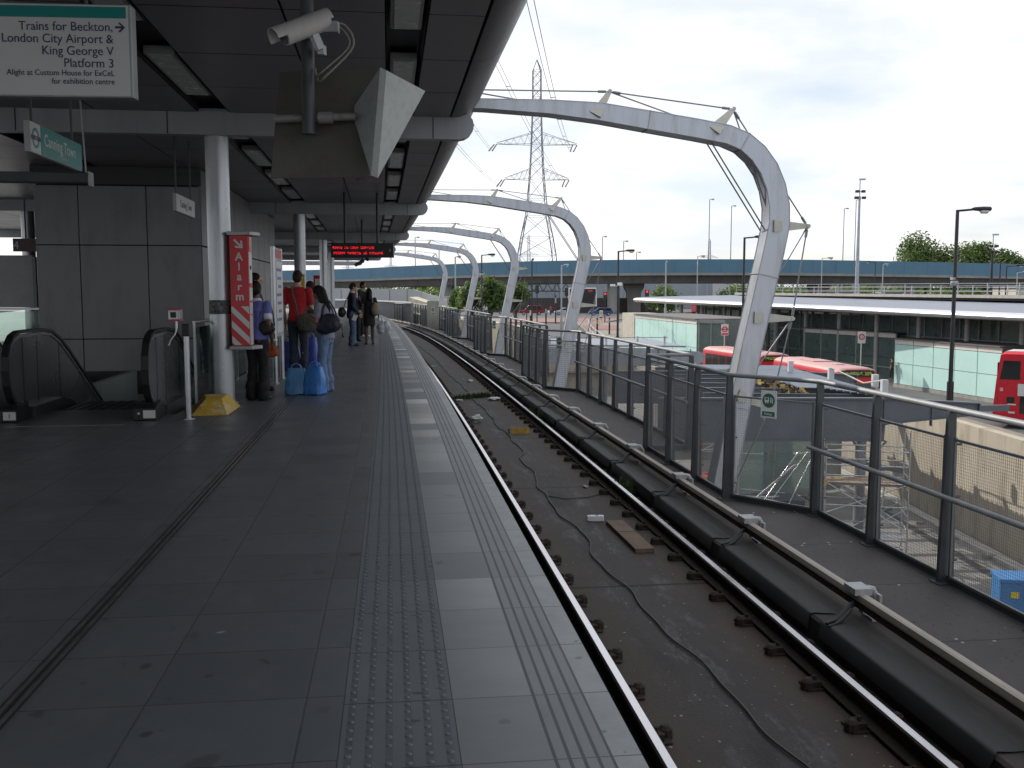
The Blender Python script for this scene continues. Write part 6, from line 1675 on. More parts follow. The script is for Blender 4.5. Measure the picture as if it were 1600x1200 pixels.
def street_bits():
    for i, (px, d, h, lb) in enumerate(((853, 140, 3.0, 'dark post at the left edge of the red paving'), (868, 150, 4.2, 'dark post beside the person in the red shirt'), (933, 126, 2.6, 'rust coloured post with a yellow band by the curved railing'), (952, 130, 2.3, 'short dark bollard beside the curved railing'), (829, 132, 3.4, 'white banded post near the black lamp'))):
        root = thing('street_post', lb, 'post', (xd(px, d), d, gz(d)), 0)
        mb = MB(); mb.tube([(0, 0, 0), (0, 0, h)], .11, 8); mb.build('shaft', M_lampblk, root)
        mb = MB(); mb.tube([(0, 0, h * .72), (0, 0, h * .92)], .118, 8); mb.build('band', M_yellow if i == 2 else (M_white if i == 4 else M_galv), root)
    d = 168; root = thing('warning_sign', 'yellow and white upright sign beside the blue estate car', 'sign', (xd(939, d), d, gz(d)), 0)
    mb = MB(); mb.box((0, 0, .75), (.55, .08, 1.1)); mb.build('panel', M_white, root); mb = MB(); mb.box((0, -.05, .85), (.38, .03, .6)); mb.build('yellow_face', mat('notice_yellow', (.55, .42, .03), .5), root); mb = MB(); mb.box((0, 0, .1), (.5, .3, .2)); mb.build('foot', M_black, root)
    root = thing('curved_railing', 'curved galvanised railing sweeping along the pavement edge', 'railing', (10, 120, gz(120)))
    pts = [Vector((xd(a, d), d, gz(d))) for a, d in ((940, 152), (925, 148), (919, 141), (920, 134), (928, 127), (942, 119), (965, 110), (1000, 101))]
    fine = []
    for a, b in zip(pts[:-1], pts[1:]):
        for k in range(4): fine.append(a.lerp(b, k / 4))
    fine.append(pts[-1])
    for p in fine: p.z = gz(p.y) + .12
    for z in (.4, 1.05):
        mb = MB(); mb.tube([p + Vector((0, 0, z)) for p in fine], .05, 6); mb.build('rail', M_galv, root, world=True)
    for p in fine[::2]:
        mb = MB(); mb.tube([p, p + Vector((0, 0, 1.05))], .04, 6); mb.build('post', M_galv, root, world=True)
    d = 205; root = thing('lattice_gantry', 'dark lattice gantry beneath the flyover behind the traffic lights', 'gantry', (xd(850, d), d, -3))
    mb = MB(); x0, x1 = xd(820, d) - xd(850, d), xd(905, d) - xd(850, d); za, zb = zd(455, d) + 3, zd(443, d) + 3
    mb.bar((x0, 0, za), (x1, 0, za), .22, .22); mb.bar((x0, 0, zb), (x1, 0, zb), .22, .22)
    n = 6
    for i in range(n): mb.bar((x0 + (x1 - x0) * i / n, 0, za), (x0 + (x1 - x0) * (i + .5) / n, 0, zb), .16, .16); mb.bar((x0 + (x1 - x0) * (i + .5) / n, 0, zb), (x0 + (x1 - x0) * (i + 1) / n, 0, za), .16, .16)
    mb.build('truss', M_lampblk, root); mb = MB(); mb.bar((x0 + 1, 0, 0), (x0 + 1, 0, za), .3, .3); mb.bar((x1 - 1, 0, 0), (x1 - 1, 0, za), .3, .3); mb.build('legs', M_lampblk, root)
    d = 196; root = thing('billboard', 'black and white billboard with red marks under the flyover', 'billboard', (xd(910, d), d, -3))
    mb = MB(); mb.box((0, .2, 3.4), (5.6, .3, 3.7)); mb.build('frame', M_white, root); mb = MB(); mb.box((0, .02, 3.4), (5.1, .05, 3.2)); mb.build('dark_face', M_black, root)
    mb = MB(); mb.box((1.5, -.02, 4.6), (.9, .03, .4)); mb.box((-1.9, -.02, 4.5), (.5, .03, .5)); mb.build('red_marks', M_red, root)
    mb = MB(); mb.box((-1.9, -.02, 3.3), (.9, .03, 1.6)); mb.build('pale_figure', M_signwhite, root); mb = MB(); mb.bar((-1.8, .3, 0), (-1.8, .3, 1.6), .25, .25); mb.bar((1.8, .3, 0), (1.8, .3, 1.6), .25, .25); mb.build('legs', M_lampblk, root)
    mb = MB(); d = 212; mb.box((xd(905, d), d, -1.6), (36, 1, 3.4)); o = mb.build('dark_wall', mat('dark_brick', (.07, .06, .06), .9, var=.3, scale=2)); tag(o, 'low dark brick wall at the back of the street under the flyover', 'wall')
street_bits()

# ---------------------------------------------------------------- big walls and buildings behind
def back_buildings():
    def boxb(px0, px1, py0, py1, d, dep, m, nm, lb, cat='building', parts=None):
        x0, x1 = xd(px0, d), xd(px1, d); z1 = zd(py0, d); z0 = -3.2
        root = thing(nm, lb, cat, ((x0 + x1) / 2, d, z0))
        mb = MB(); mb.box((0, dep / 2, (z1 - z0) / 2), (x1 - x0, dep, z1 - z0)); mb.build('wall', m, root)
        mb = MB(); mb.box((0, dep / 2, (z1 - z0) + .15), (x1 - x0 + .6, dep + .6, .3)); mb.build('roof', mat('shed_roof', (.26, .28, .30), .6), root)
        if parts:
            for (a, b, c, e) in parts:
                mb = MB(); mb.box((a, -.04, c), (b, .06, e)); mb.build('window', M_bglass, root)
    boxb(790, 1112, 434, 475, 262, 30, mat('grey_shed', (.30, .34, .38), .6, var=.08, scale=.2, stain=.2, stain_scale=(.2, .2, .03)), 'warehouse', 'plain grey blue warehouse behind the flyover')
    boxb(1285, 1330, 454, 470, 300, 12, mat('red_brick', (.24, .10, .075), .85, var=.15, scale=1), 'brick_house', 'small red brick house under the flyover at the right', 'house', [(-2, 1.2, 3.5, 1.2), (2, 1.2, 3.5, 1.2)])
    boxb(1282, 1330, 457, 470, 236, 6, mat('pale_unit', (.42, .43, .44), .6), 'low_shed', 'low pale shed left of the blue roofed shed under the flyover')
    boxb(1378, 1418, 458, 470, 236, 6, mat('pale_unit2', (.40, .42, .46), .6), 'low_shed', 'low pale shed with a bluish base under the flyover')
    boxb(1585, 1640, 450, 470, 180, 10, mat('cream_box', (.50, .46, .38), .7), 'cream_building', 'small cream building at the right edge beyond the railing')
    boxb(1110, 1140, 441, 456, 300, 10, mat('pale_block', (.5, .5, .5), .7), 'pale_building', 'pale distant building left of the nearest arch leg', parts=[(-1, 1, 3, 1), (1.5, 1, 3, 1)])
    # grey viaduct wall at the left beyond the platform end, with a lit cream slope
    d = 118
    root = thing('ramp_wall', 'big pale grey concrete wall sloping down behind the far end of the track', 'wall', (xd(600, d), d, -4))
    w = [(430, 449), (652, 452), (672, 458), (706, 466), (706, 500), (430, 505)]
    mb = MB(); mb.prism([Vector((xd(a, d), d + (a - 600) * -.08, zd(b, d))) for a, b in w], (0, 0, 0), (0, .8, 0)); mb.build('wall', mat('grey_render', (.38, .40, .42), .8, var=.06, scale=.3, stain=.25, stain_scale=(.5, .5, .1)), root, world=True)
    mb = MB()
    for a in (470, 520, 570, 611, 642): mb.bar((xd(a, d), d + (a - 600) * -.08 - .02, zd(505, d)), (xd(a, d), d + (a - 600) * -.08 - .02, zd(452, d)), .12, .05, up=(0, 1, 0))
    mb.build('joint', mat('joint_grey', (.20, .21, .22), .8), root, world=True)
    d = 106; mb = MB(); mb.prism([Vector((xd(a, d), d, zd(b, d))) for a, b in ((640, 464), (648, 467), (690, 479), (690, 500), (640, 500))], (0, 0, 0), (.4, 6, 0)); o = mb.build('cream_slope', mat('cream_render', (.52, .48, .38), .8)); tag(o, 'cream sloping wall end in front of the grey ramp wall', 'wall')
    # solid ribbed barrier on the far curve
    root = thing('ribbed_barrier', 'ribbed grey metal barrier following the far curve of the track', 'barrier', P(84, 3.5, -.9))
    mb = MB(); mb.loft([[P(s, 3.55, -.95), P(s, 3.62, -.95), P(s, 3.62, .62), P(s, 3.55, .62)] for s in srange(76.5, 128, 1.2)]); mb.build('sheet', mat('barrier_sheet', (.20, .21, .23), .5, .3), root, world=True)
    mb = MB(); s = 76.5
    while s < 128: mb.bar(P(s, 3.50, -.95), P(s, 3.50, .60), .16, .10, up=(0, 1, 0)); s += .62
    mb.build('rib', mat('rib_grey', (.30, .31, .33), .5, .4), root, world=True)
    mb = MB(); mb.loft([[P(s, 3.42, .60), P(s, 3.66, .60), P(s, 3.66, .70), P(s, 3.42, .70)] for s in srange(76.5, 128, 1.2)]); mb.build('coping', mat('barrier_coping', (.55, .56, .57), .4, .3), root, world=True)
back_buildings()

# ---------------------------------------------------------------- trees
def leaf(name, col, tr=.45):
    m = mat(name, col, .6, var=.35, scale=1.2); n, l = m.node_tree.nodes, m.node_tree.links
    o = [k for k in n if k.type == 'OUTPUT_MATERIAL'][0]; b = n['Principled BSDF']
    t = n.new('ShaderNodeBsdfTranslucent'); t.inputs[0].default_value = (col[0] * 1.5, col[1] * 1.5, col[2], 1)
    x = n.new('ShaderNodeMixShader'); x.inputs[0].default_value = tr; l.new(b.outputs[0], x.inputs[1]); l.new(t.outputs[0], x.inputs[2]); l.new(x.outputs[0], o.inputs[0])
    return m
LEAF = [leaf('leaf_a', (.065, .115, .028)), leaf('leaf_b', (.10, .15, .040)), leaf('leaf_c', (.034, .068, .020))]
M_bark = mat('bark', (.07, .055, .042), .9, var=.3, scale=6)
def tree(name, base, H, cw, ch, label, seed, nleaf=2600, leaf=.30, trunk=True, cat='tree', group=None, cols=(0, 1, 2)):
    r = random.Random(seed); root = thing(name, label, cat, base, 0, group)
    cz = H - ch / 2
    # clumps spread over an uneven crown
    cl = []
    for i in range(34):
        a = r.uniform(0, 6.283); el = math.asin(r.uniform(-.75, 1)); q = r.uniform(.30, .84)
        cl.append((Vector((math.cos(a) * math.cos(el) * cw / 2 * q, math.sin(a) * math.cos(el) * cw / 2 * q, cz + math.sin(el) * ch / 2 * q)), r.uniform(.18, .32) * min(cw, ch), r.randrange(3)))
    mb = MB()
    if trunk:
        mb.tube([(0, 0, 0), (.05 * cw * .2, 0, H * .25), (0, .03 * cw, cz)], [H * .028, H * .02, H * .010], 8)
        for c, q, k in cl[:9]: mb.tube([(0, 0, H * r.uniform(.2, .4)), c * .55 + Vector((0, 0, cz * .3)), c], [H * .012, H * .008, H * .003], 5)
        mb.build('trunk', M_bark, root, smooth=60)
    mb = MB()
    for i in range(nleaf):
        c, q, k = cl[r.randrange(len(cl))]
        d = Vector((r.gauss(0, 1), r.gauss(0, 1), r.gauss(0, 1))).normalized() * q * (r.random() ** .45)
        p = c + d; nn = (d.normalized() + Vector((r.uniform(-.8, .8), r.uniform(-.8, .8), r.uniform(-.3, .9)))).normalized()
        t = nn.cross(Vector((r.uniform(-1, 1), r.uniform(-1, 1), r.uniform(-1, 1)))).normalized(); b = nn.cross(t); s_ = leaf * r.uniform(.6, 1.3)
        mb.face([p - t * s_ * .5, p + b * s_ * .32, p + t * s_ * .55, p - b * s_ * .32], cols[k] if r.random() < .75 else r.randrange(3))
    mb.build('crown', LEAF, root, fix=False)
def trees():
    for i, (px, ptop, pbot, w, d, lb) in enumerate(((737, 440, 487, 56, 126, 'bushy dark green tree between the fourth and third arch'), (766, 435, 490, 44, 122, 'taller dark green tree left of the second arch leg'), (806, 441, 480, 46, 130, 'dark green tree directly behind the second arch leg'), (716, 452, 484, 30, 134, 'small tree partly hidden by the fourth arch'))):
        H = zd(ptop, d) - gz(d); tree('street_tree', (xd(px, d), d, gz(d)), H, w * d / FPX, (pbot - ptop) * d / FPX, lb, 20 + i, 4200, .36, group='small street trees behind the arches')
    for i, (px, ptop, w, d, lb) in enumerate(((1442, 369, 112, 300, 'large broad tree above the flyover, leftmost of the right hand group'), (1516, 374, 84, 290, 'large tree above the flyover behind the nearest street lamp'), (1566, 388, 60, 280, 'smaller tree above the flyover near the right edge'))):
        H = zd(ptop, d) + 3; tree('large_tree', (xd(px, d), d, -3), H, w * d / FPX, H * .82, lb, 40 + i, 15000, .80, group='large trees beyond the flyover', cols=(1, 1, 0))
    for i, (px, ptop, w, d, lb) in enumerate(((1037, 447, 52, 160, 'bright bush beyond the end of the bus station roof'), (1150, 442, 64, 258, 'green shrubs under the flyover left of the nearest arch leg'), (1245, 444, 76, 262, 'green shrubs under the flyover right of the arch leg'), (1350, 446, 70, 258, 'green shrubs under the flyover behind the floodlight mast'), (1410, 447, 60, 262, 'dark shrubs under the flyover between the right hand piers'), (1490, 449, 90, 240, 'green shrubs under the flyover behind the nearest street lamp'), (1580, 450, 80, 250, 'green shrubs under the flyover near the right edge'))):
        b = gz(d); H = zd(ptop, d) - b; tree('shrub', (xd(px, d), d, b), H, w * d / FPX, H * .95, lb, 60 + i, 1800, .50, trunk=False, cat='shrub', cols=(0, 1, 1))
    mb = MB(); r = random.Random(77)
    for i in range(24000):
        x = r.uniform(-260, 420); y = r.uniform(330, 380); z = -3 + r.uniform(0, 9.2) * (.8 + .2 * math.sin(x * .13) * math.sin(x * .041))
        s_ = r.uniform(.8, 1.6); a = r.uniform(0, 6.28); mb.face([(x - s_ * math.cos(a), y, z - s_ * .6), (x + s_ * .4, y - s_ * math.sin(a), z), (x + s_ * math.cos(a), y, z + s_ * .7)], r.randrange(3))
    for i in range(34):
        x0, x1 = -260 + 20 * i, -240 + 20 * i; h = 3.2 + 1.6 * math.sin(i * 1.7) + r.uniform(-.6, .6)
        mb.prism([(x0, 384, -3), (x1 + .5, 384, -3), (x1 + .5, 384, h * .9), ((x0 + x1) / 2, 384, h + .8), (x0, 384, h)], (0, 0, 0), (0, 14, 0), 2)
    o = mb.build('tree_belt', LEAF, fix=False); o['kind'] = 'stuff'; tag(o, 'distant belt of greenery beyond the flyover', 'greenery')
trees()

# ---------------------------------------------------------------- the lower yard: broken canopies, scaffold, glass, tools
M_dk = mat('dark_steelwork', (.105, .118, .140), .55, .2, var=.12, scale=1, stain=.35, stain_col=(.16, .165, .17))
M_sheet = mat('roof_decking', (.235, .265, .315), .42, .45, var=.08, scale=.8, stain=.25)
def yard_canopy():
    root = thing('yard_canopy', 'half demolished steel canopy with tapered beams and corrugated decking below the fence', 'canopy', (12.6, 36, Z_PIT))
    def taper(y, xt, xk, xl, zt, lab):
        mb = MB()
        top = lambda x: -2.42 + .0 * x
        # web of the tapered cantilever with flanges
        poly = [(xl, y, -3.75), (xk, y, -3.75), (xk + .02, y, -3.15), (xt, y, -2.82), (xt, y, -2.45), (xk, y, -2.28), (xl, y, -2.28)]
        mb.prism(poly, (0, -.03, 0), (0, .03, 0))
        mb.bar((xl, y, -2.26), (xk, y, -2.26), .26, .05); mb.bar((xk, y, -2.26), (xt, y, -2.43), .26, .05)
        mb.bar((xk + .02, y, -3.17), (xt, y, -2.84), .26, .04); mb.bar((xl, y, -3.77), (xk, y, -3.77), .26, .05)
        for x in (xk - .05, (xk + xt) / 2, xl + 1.2): mb.box((x, y, -2.9), (.03, .2, 1.1 if x < xk else .7))
        mb.box((xt + .03, y, -2.64), (.05, .28, .42))
        mb.build('tapered_beam', M_dk, root, world=True)
    taper(35, 16.6, 13.3, 5.2, 0, ''); taper(47, 16.4, 13.2, 5.0, 0, '')
    mb = MB(); mb.bar((16.65, 35, -2.62), (17.7, 35, -2.60), .12, .22); mb.build('tip_bracket', M_dk, root, world=True)
    for y in (35.2, 47.2):
        mb = MB(); mb.tube([(12.55, y, Z_PIT), (12.55, y, -3.75)], .19, 16); mb.build('column', mat('yard_column', (.25, .26, .29), .5, .2), root, smooth=50, world=True)
    # corrugated deck with a torn left edge
    mb = MB(); r = random.Random(5)
    y = 35.6
    while y < 50.5:
        f = (y - 35.6) / 21.4
        xl = 13.2 - 1.2 * math.sin(min(1, f * 2.6) * 3.14) if f < .12 else (11.2 + r.uniform(-.12, .12) if f < .55 else 8.6 + r.uniform(-.2, .2) - 2 * (f - .55))
        xr = 13.95
        if xr - xl > .3:
            a = .16
            mb.face([(xl, y, -2.20), (xr, y, -2.26), (xr, y + a, -2.26), (xl, y + a, -2.20)]); mb.face([(xl, y + a, -2.20), (xr, y + a, -2.26), (xr, y + a + .05, -2.32), (xl, y + a + .05, -2.26)])
            mb.face([(xl, y + a + .05, -2.26), (xr, y + a + .05, -2.32), (xr, y + a + .15, -2.32), (xl, y + a + .15, -2.26)]); mb.face([(xl, y + a + .15, -2.26), (xr, y + a + .15, -2.32), (xr, y + a + .2, -2.26), (xl, y + a + .2, -2.20)])
        y += a + .2
    mb.build('decking', M_sheet, root, world=True)
    for i in range(7):
        y = 37 + 2.1 * i
        mb = MB(); x1 = 14.35 - .02 * i
        mb.bar((7.2, y, -2.38), (x1, y, -2.42), .05, .22); mb.bar((7.2, y, -2.275), (x1, y, -2.345), .16, .02); mb.bar((7.2, y, -2.49), (x1, y, -2.53), .16, .02); mb.build('purlin', M_dk, root, world=True)
    for x, y in ((14.2, 38.5), (13.6, 42), (13.0, 46), (12.4, 50), (13.7, 36.2)):
        mb = MB(); mb.box((x, y, -1.95), (.22, .22, .50)); mb.build('stub_post', mat('stub_white', (.50, .52, .55), .5), root, world=True)
    # yellow insulation hanging from the torn edge
    mb = MB()
    for i in range(420):
        y = r.uniform(37, 48); x = 11.2 + r.gauss(-.35, .30); z = -2.25 - abs(r.gauss(0, .16)); s_ = r.uniform(.05, .17)
        d = Vector((r.uniform(-1, 1), r.uniform(-1, 1), r.uniform(-1, 1))).normalized(); e = d.cross(Vector((r.uniform(-1, 1), r.uniform(-1, 1), .3))).normalized(); c = Vector((x, y, z))
        mb.face([c - d * s_, c + e * s_, c + d * s_, c - e * s_ * .7], 0 if r.random() < .45 else 1)
    mb.build('torn_insulation', [mat('insulation', (.34, .25, .08), .9, var=.4, scale=5), mat('torn_dark', (.05, .042, .035), .9)], root, world=True, fix=False)['kind'] = 'stuff'
    mb = MB(); mb.tube([(13.6, 42, -1.7), (13.9, 40.5, -1.95), (14.0, 39.2, -2.1), (13.7, 36.2, -1.72)], .03, 6); mb.build('rope', mat('rope', (.45, .42, .36), .9), root, world=True)
    mb = MB(); mb.bar((11.2, 35.1, -4.4), (14.2, 35.4, -4.95), .12, .18); mb.bar((12.2, 35.0, -3.8), (12.8, 35.2, -4.55), .06, .06); mb.bar((13.4, 35.0, -3.8), (12.8, 35.2, -4.55), .06, .06); mb.build('hanging_channel', M_dk, root, world=True)
    root = thing('yard_canopy', 'farther grey canopy with a rounded beam tip below the bus station', 'canopy', (8, 62, Z_PIT))
    mb = MB(); y = 62
    poly = [(1.2, y, -3.0), (8, y, -3.15), (11.2, y, -3.0)]
    for i in range(7):
        a = -PI2 + math.pi * i / 6; poly.append((11.75 + .38 * math.cos(a), y, -2.62 + .38 * math.sin(a)))
    poly += [(8, y, -2.0), (1.2, y, -1.95)]
    mb.prism(poly, (0, -.06, 0), (0, .06, 0)); mb.build('tapered_beam', mat('canopy_grey', (.29, .31, .35), .5, .2, stain=.2), root, world=True)
    for x in (3, 6, 9.2, 11.2):
        mb = MB(); mb.box((x, 61.9, -2.55), (.05, .12, .95)); mb.build('stiffener', M_dk, root, world=True)
    mb = MB(); mb.prism([(1.2, 62.4, -1.9), (11.0, 62.4, -2.0), (10.0, 70, -1.95), (.8, 70, -1.88)], (0, 0, 0), (0, 0, .10)); mb.build('decking', M_sheet, root, world=True)
    for x, y in ((4.0, 63), (6.0, 63), (8.0, 63), (9.8, 63.5), (2.4, 63)):
        mb = MB(); mb.box((x, y, -1.58), (.14, .14, .55)); mb.build('stub_post', mat('stub_white', (.50, .52, .55), .5), root, world=True)
    mb = MB(); mb.bar((1.5, 63, -1.40), (10, 63.4, -1.42), .05, .05); mb.build('safety_line', M_galv, root, world=True)
    for y in (62.3, 69):
        mb = MB(); mb.tube([(6.5, y, Z_PIT), (6.5, y, -3)], .19, 14); mb.build('column', mat('yard_column', (.25, .26, .29), .5, .2), root, smooth=50, world=True)
yard_canopy()
def yard_glass():
    M_yg = glass('yard_glass', (.75, .88, .85), opacity=.50, body=(.42, .50, .48))
    root = thing('glass_enclosure', 'greenish glass enclosure standing in the lower yard behind the Refuge sign', 'glass wall', (12, 46, Z_PIT))
    ax = [Vector((8.6, 46.5, 0)), Vector((10.4, 45.6, 0)), Vector((12.2, 45.4, 0)), Vector((14.0, 45.8, 0)), Vector((15.8, 46.8, 0))]
    for i, (a, b) in enumerate(zip(ax[:-1], ax[1:])):
        d = (b - a).normalized(); n = Vector((d.y, -d.x, 0)); zt = (-4.0, -4.0, -4.2, -4.9)[i]
        for z0, z1 in ((Z_PIT + .1, -6.0), (-5.96, zt)):
            mb = MB(); mb.prism([a + d * .04 + Vector((0, 0, z0)), b - d * .04 + Vector((0, 0, z0)), b - d * .04 + Vector((0, 0, z1)), a + d * .04 + Vector((0, 0, z1))], (0, 0, 0), n * .02); mb.build('glass_pane', M_yg, root, world=True)
        mb = MB(); mb.bar(a + Vector((0, 0, Z_PIT)), a + Vector((0, 0, zt)), .07, .07); mb.bar(a + Vector((0, 0, zt)), b + Vector((0, 0, zt)), .07, .07); mb.build('frame', M_galv, root, world=True)
    mb = MB(); mb.box((12.9, 47.6, -6.6), (1.4, .4, 3.0)); o = mb.build('blue_sheet', mat('blue_sheet', (.10, .24, .40), .5, var=.2), root, world=True)
yard_glass()
M_tube = mat('scaffold_tube', (.50, .51, .53), .35, .8, var=.15, scale=4)
def scaffold():
    root = thing('scaffold_tower', 'aluminium scaffold tower with a timber platform in front of the beige wall', 'scaffold', (12.3, 34, Z_PIT), R(-14))
    w, dp = 2.7, 1.35; h = 4.3
    for x in (-w / 2, w / 2):
        for y in (-dp / 2, dp / 2):
            mb = MB(); mb.tube([(x, y, .12), (x, y, h + (.5 if x > 0 else 0))], .032, 8); mb.lathe([(.03, 0), (.09, .02), (.09, .16), (.03, .18)], 10, (x, y, 0)); mb.build('upright', M_tube, root, smooth=50)
    mb = MB()
    for z in (.5, 1.35, 2.2, 3.0, 3.6, 4.1):
        for y in (-dp / 2, dp / 2): mb.tube([(-w / 2, y, z), (w / 2, y, z)], .026, 8)
    for x in (-w / 2, w / 2):
        for z in (.5, .95, 1.4, 1.85, 2.3, 2.75, 3.2, 3.6, 4.05): mb.tube([(x, -dp / 2, z), (x, dp / 2, z)], .024, 8)
    mb.build('ledgers', M_tube, root, smooth=50)
    mb = MB()
    for y in (-dp / 2, dp / 2):
        mb.tube([(-w / 2, y, .5), (w / 2, y, 2.2)], .022, 8); mb.tube([(w / 2, y, 1.35), (-w / 2, y, 3.0)], .022, 8)
    mb.tube([(-w / 2, -dp / 2, 1.9), (w / 2, -dp / 2, 3.0)], .022, 8); mb.build('braces', M_tube, root, smooth=50)
    mb = MB(); mb.box((0, 0, 2.93), (w - .1, dp - .08, .07)); mb.build('timber_platform', mat('ply_deck', (.30, .22, .14), .8, var=.2, scale=2), root)
    mb = MB(); mb.box((0, 0, 1.02), (w - .1, dp - .08, .06)); mb.build('metal_platform', M_galv, root)
    mb = MB()
    for x in (-w / 2, w / 2): mb.box((x, -dp / 2 - .04, 2.98), (.14, .05, .18))
    mb.build('yellow_clips', M_yellow, root)
    mb = MB()
    for x in (.05, .40): mb.tube([(x, -.1, .1), (x + .3, .2, 3.0)], .022, 8)
    for i in range(9): mb.tube([(.05 + .033 * i, -.1 + .033 * i, .4 + .3 * i), (.40 + .033 * i, -.1 + .033 * i, .4 + .3 * i)], .016, 6)
    mb.build('ladder', M_tube, root, smooth=50)
    # second, mostly hidden tower seen through the narrow fence section
    root = thing('scaffold_tower', 'scaffold tower with a brown deck seen through the narrow fence section', 'scaffold', (7.7, 40, Z_PIT), R(6))
    for x in (-1.4, 1.4):
        for y in (-.7, .7):
            mb = MB(); mb.tube([(x, y, 0), (x, y, 5.2)], .035, 8); mb.build('upright', M_tube, root, smooth=50)
    mb = MB()
    for z in (.4, 1.2, 2.0, 3.2, 4.5, 5.1):
        for y in (-.7, .7): mb.tube([(-1.4, y, z), (1.4, y, z)], .026, 8)
        for x in (-1.4, 1.4): mb.tube([(x, -.7, z), (x, .7, z)], .026, 8)
    mb.tube([(-1.4, -.7, .4), (1.4, -.7, 2)], .024, 8); mb.tube([(1.4, -.7, .4), (-1.4, -.7, 2.4)], .024, 8); mb.tube([(-1.4, -.7, 2.6), (1.4, -.7, 3.9)], .024, 8); mb.build('ledgers', M_tube, root, smooth=50)
    mb = MB(); mb.box((0, 0, 3.95), (2.7, 1.3, .10)); mb.build('timber_platform', MATS['ply_deck'], root)
scaffold()
def yard_things():
    r = random.Random(9)
    # leaning ladder frames and loose tubes
    for k, (x, y, a, tilt, lb) in enumerate(((11.0, 41.5, .35, 50, 'aluminium ladder frame leaning in the pile, front one'), (11.6, 42.2, .42, 46, 'aluminium ladder frame leaning in the pile, back one'), (10.3, 41.0, .2, 38, 'aluminium ladder frame lying lowest at the left of the pile'), (12.2, 41.8, .5, 56, 'aluminium ladder frame standing steepest at the right of the pile'))):
        root = thing('ladder_frame', lb, 'ladder', (x, y, Z_PIT + .95), a, 'ladder frames in the yard')
        c, s_ = math.cos(R(tilt)), math.sin(R(tilt)); ln = 3.0
        for e in (0, .22, .44):
            mb = MB(); mb.tube([(-.9 * c * 1.0 + e * .5, e * .4, -.6), (-.9 * c + ln * c + e * .5, e * .4, -.6 + ln * s_)], .026, 8); mb.build('rail', M_tube, root, smooth=50)
        mb = MB()
        for i in range(6):
            f = (i + .6) / 6.4; mb.tube([(-.9 * c + ln * c * f, 0, -.6 + ln * s_ * f), (-.9 * c + ln * c * f + .22, .176, -.6 + ln * s_ * f)], .018, 6)
        mb.build('rungs', M_tube, root, smooth=50)
    # stack of loose tubes
    for k in range(14):
        a = r.uniform(-.9, .3); ln = r.uniform(1.6, 3.2); x, y, z = 10.3 + r.uniform(-1.0, 1.6), 41.2 + r.uniform(-1.2, 1.2), Z_PIT + .06 + .07 * k
        mb = MB(); d = Vector((math.cos(a), math.sin(a), r.uniform(-.06, .06))) * ln / 2; c = Vector((x, y, z)); mb.tube([c - d, c + d], .03, 8); o = mb.build('scaffold_pole', M_tube, smooth=50); tag(o, 'loose aluminium pole in the heap below the Refuge sign', 'pole', 'loose poles in the heap')
    mb = MB(); mb.box((11.3, 42.6, Z_PIT + .3), (2.6, 1.6, .6)); o = mb.build('pole_rack', M_dk, bevel=.03); tag(o, 'dark low rack under the heap of loose poles and ladders', 'rack')
    for k in range(9):
        mb = MB(); mb.tube([(12.2 + .10 * k, 27.0 + .23 * k, Z_PIT + .10 + .03 * (k % 3)), (15.3 + .06 * k, 28.2 + .25 * k, Z_PIT + .10 + .03 * (k % 2))], .035, 8); o = mb.build('scaffold_pole', M_tube, smooth=50); tag(o, 'long pole lying in the row on the yard floor beside the blue chest', 'pole', 'poles laid in a row by the blue chest')
    for k in range(3):
        mb = MB(); mb.bar((12.3 + 1.2 * k, 26.9 + .4 * k, Z_PIT + .045), (13.0 + 1.1 * k, 29.6 + .2 * k, Z_PIT + .045), .12, .08); o = mb.build('timber_bearer', mat('bearer_wood', (.22, .15, .11), .85, var=.2)); tag(o, 'timber bearer under the row of poles', 'timber', 'bearers under the poles')
    root = thing('tool_chest', 'bright blue steel tool chest with yellow stickers on the yard floor', 'chest', (15.15, 28.4, Z_PIT), R(-12))
    M_blue = mat('chest_blue', (.035, .17, .42), .45, var=.12, scale=3, stain=.2)
    mb = MB(); mb.box((0, 0, .60), (1.7, 1.0, 1.0)); mb.build('body', M_blue, root, bevel=.03)
    mb = MB(); mb.box((0, 0, 1.15), (1.76, 1.06, .12)); mb.build('lid', M_blue, root, bevel=.02)
    mb = MB(); mb.box((-.45, -.51, .75), (.22, .02, .18)); mb.box((.35, -.51, .62), (.26, .02, .26)); mb.build('yellow_sticker', mat('notice_yellow', (.5, .4, .03)), root)
    mb = MB(); mb.box((-.15, -.515, .8), (.08, .04, .36)); mb.build('latch', M_black, root)
    mb = MB(); mb.box((-.6, 0, .05), (.12, .9, .1)); mb.box((.6, 0, .05), (.12, .9, .1)); mb.build('skids', M_dk, root)
    # red boom lift seen through the fence
    root = thing('boom_lift', 'red boom lift with a caged basket in the yard behind the narrow fence section', 'lift', (8.9, 46, Z_PIT), R(20))
    M_lift = mat('lift_red', (.42, .07, .045), .45, var=.1)
    mb = MB(); mb.box((0, 0, .75), (1.8, 2.4, .55)); mb.build('chassis', M_lift, root, bevel=.05)
    for x in (-.85, .85):
        for y in (-.8, .8): wheel(root, x, y, .4, .3)
    mb = MB(); mb.bar((0, .6, 1.0), (-.3, -.5, 3.2), .28, .34); mb.bar((-.3, -.5, 3.2), (.6, .1, 4.6), .22, .28); mb.build('boom', M_lift, root, bevel=.02)
    mb = MB()
    for z in (4.4, 4.9, 5.4):
        q = [(.3, -.8, z), (1.5, -.8, z), (1.5, 0, z), (.3, 0, z), (.3, -.8, z)]
        for a, b in zip(q[:-1], q[1:]): mb.tube([a, b], .03, 6)
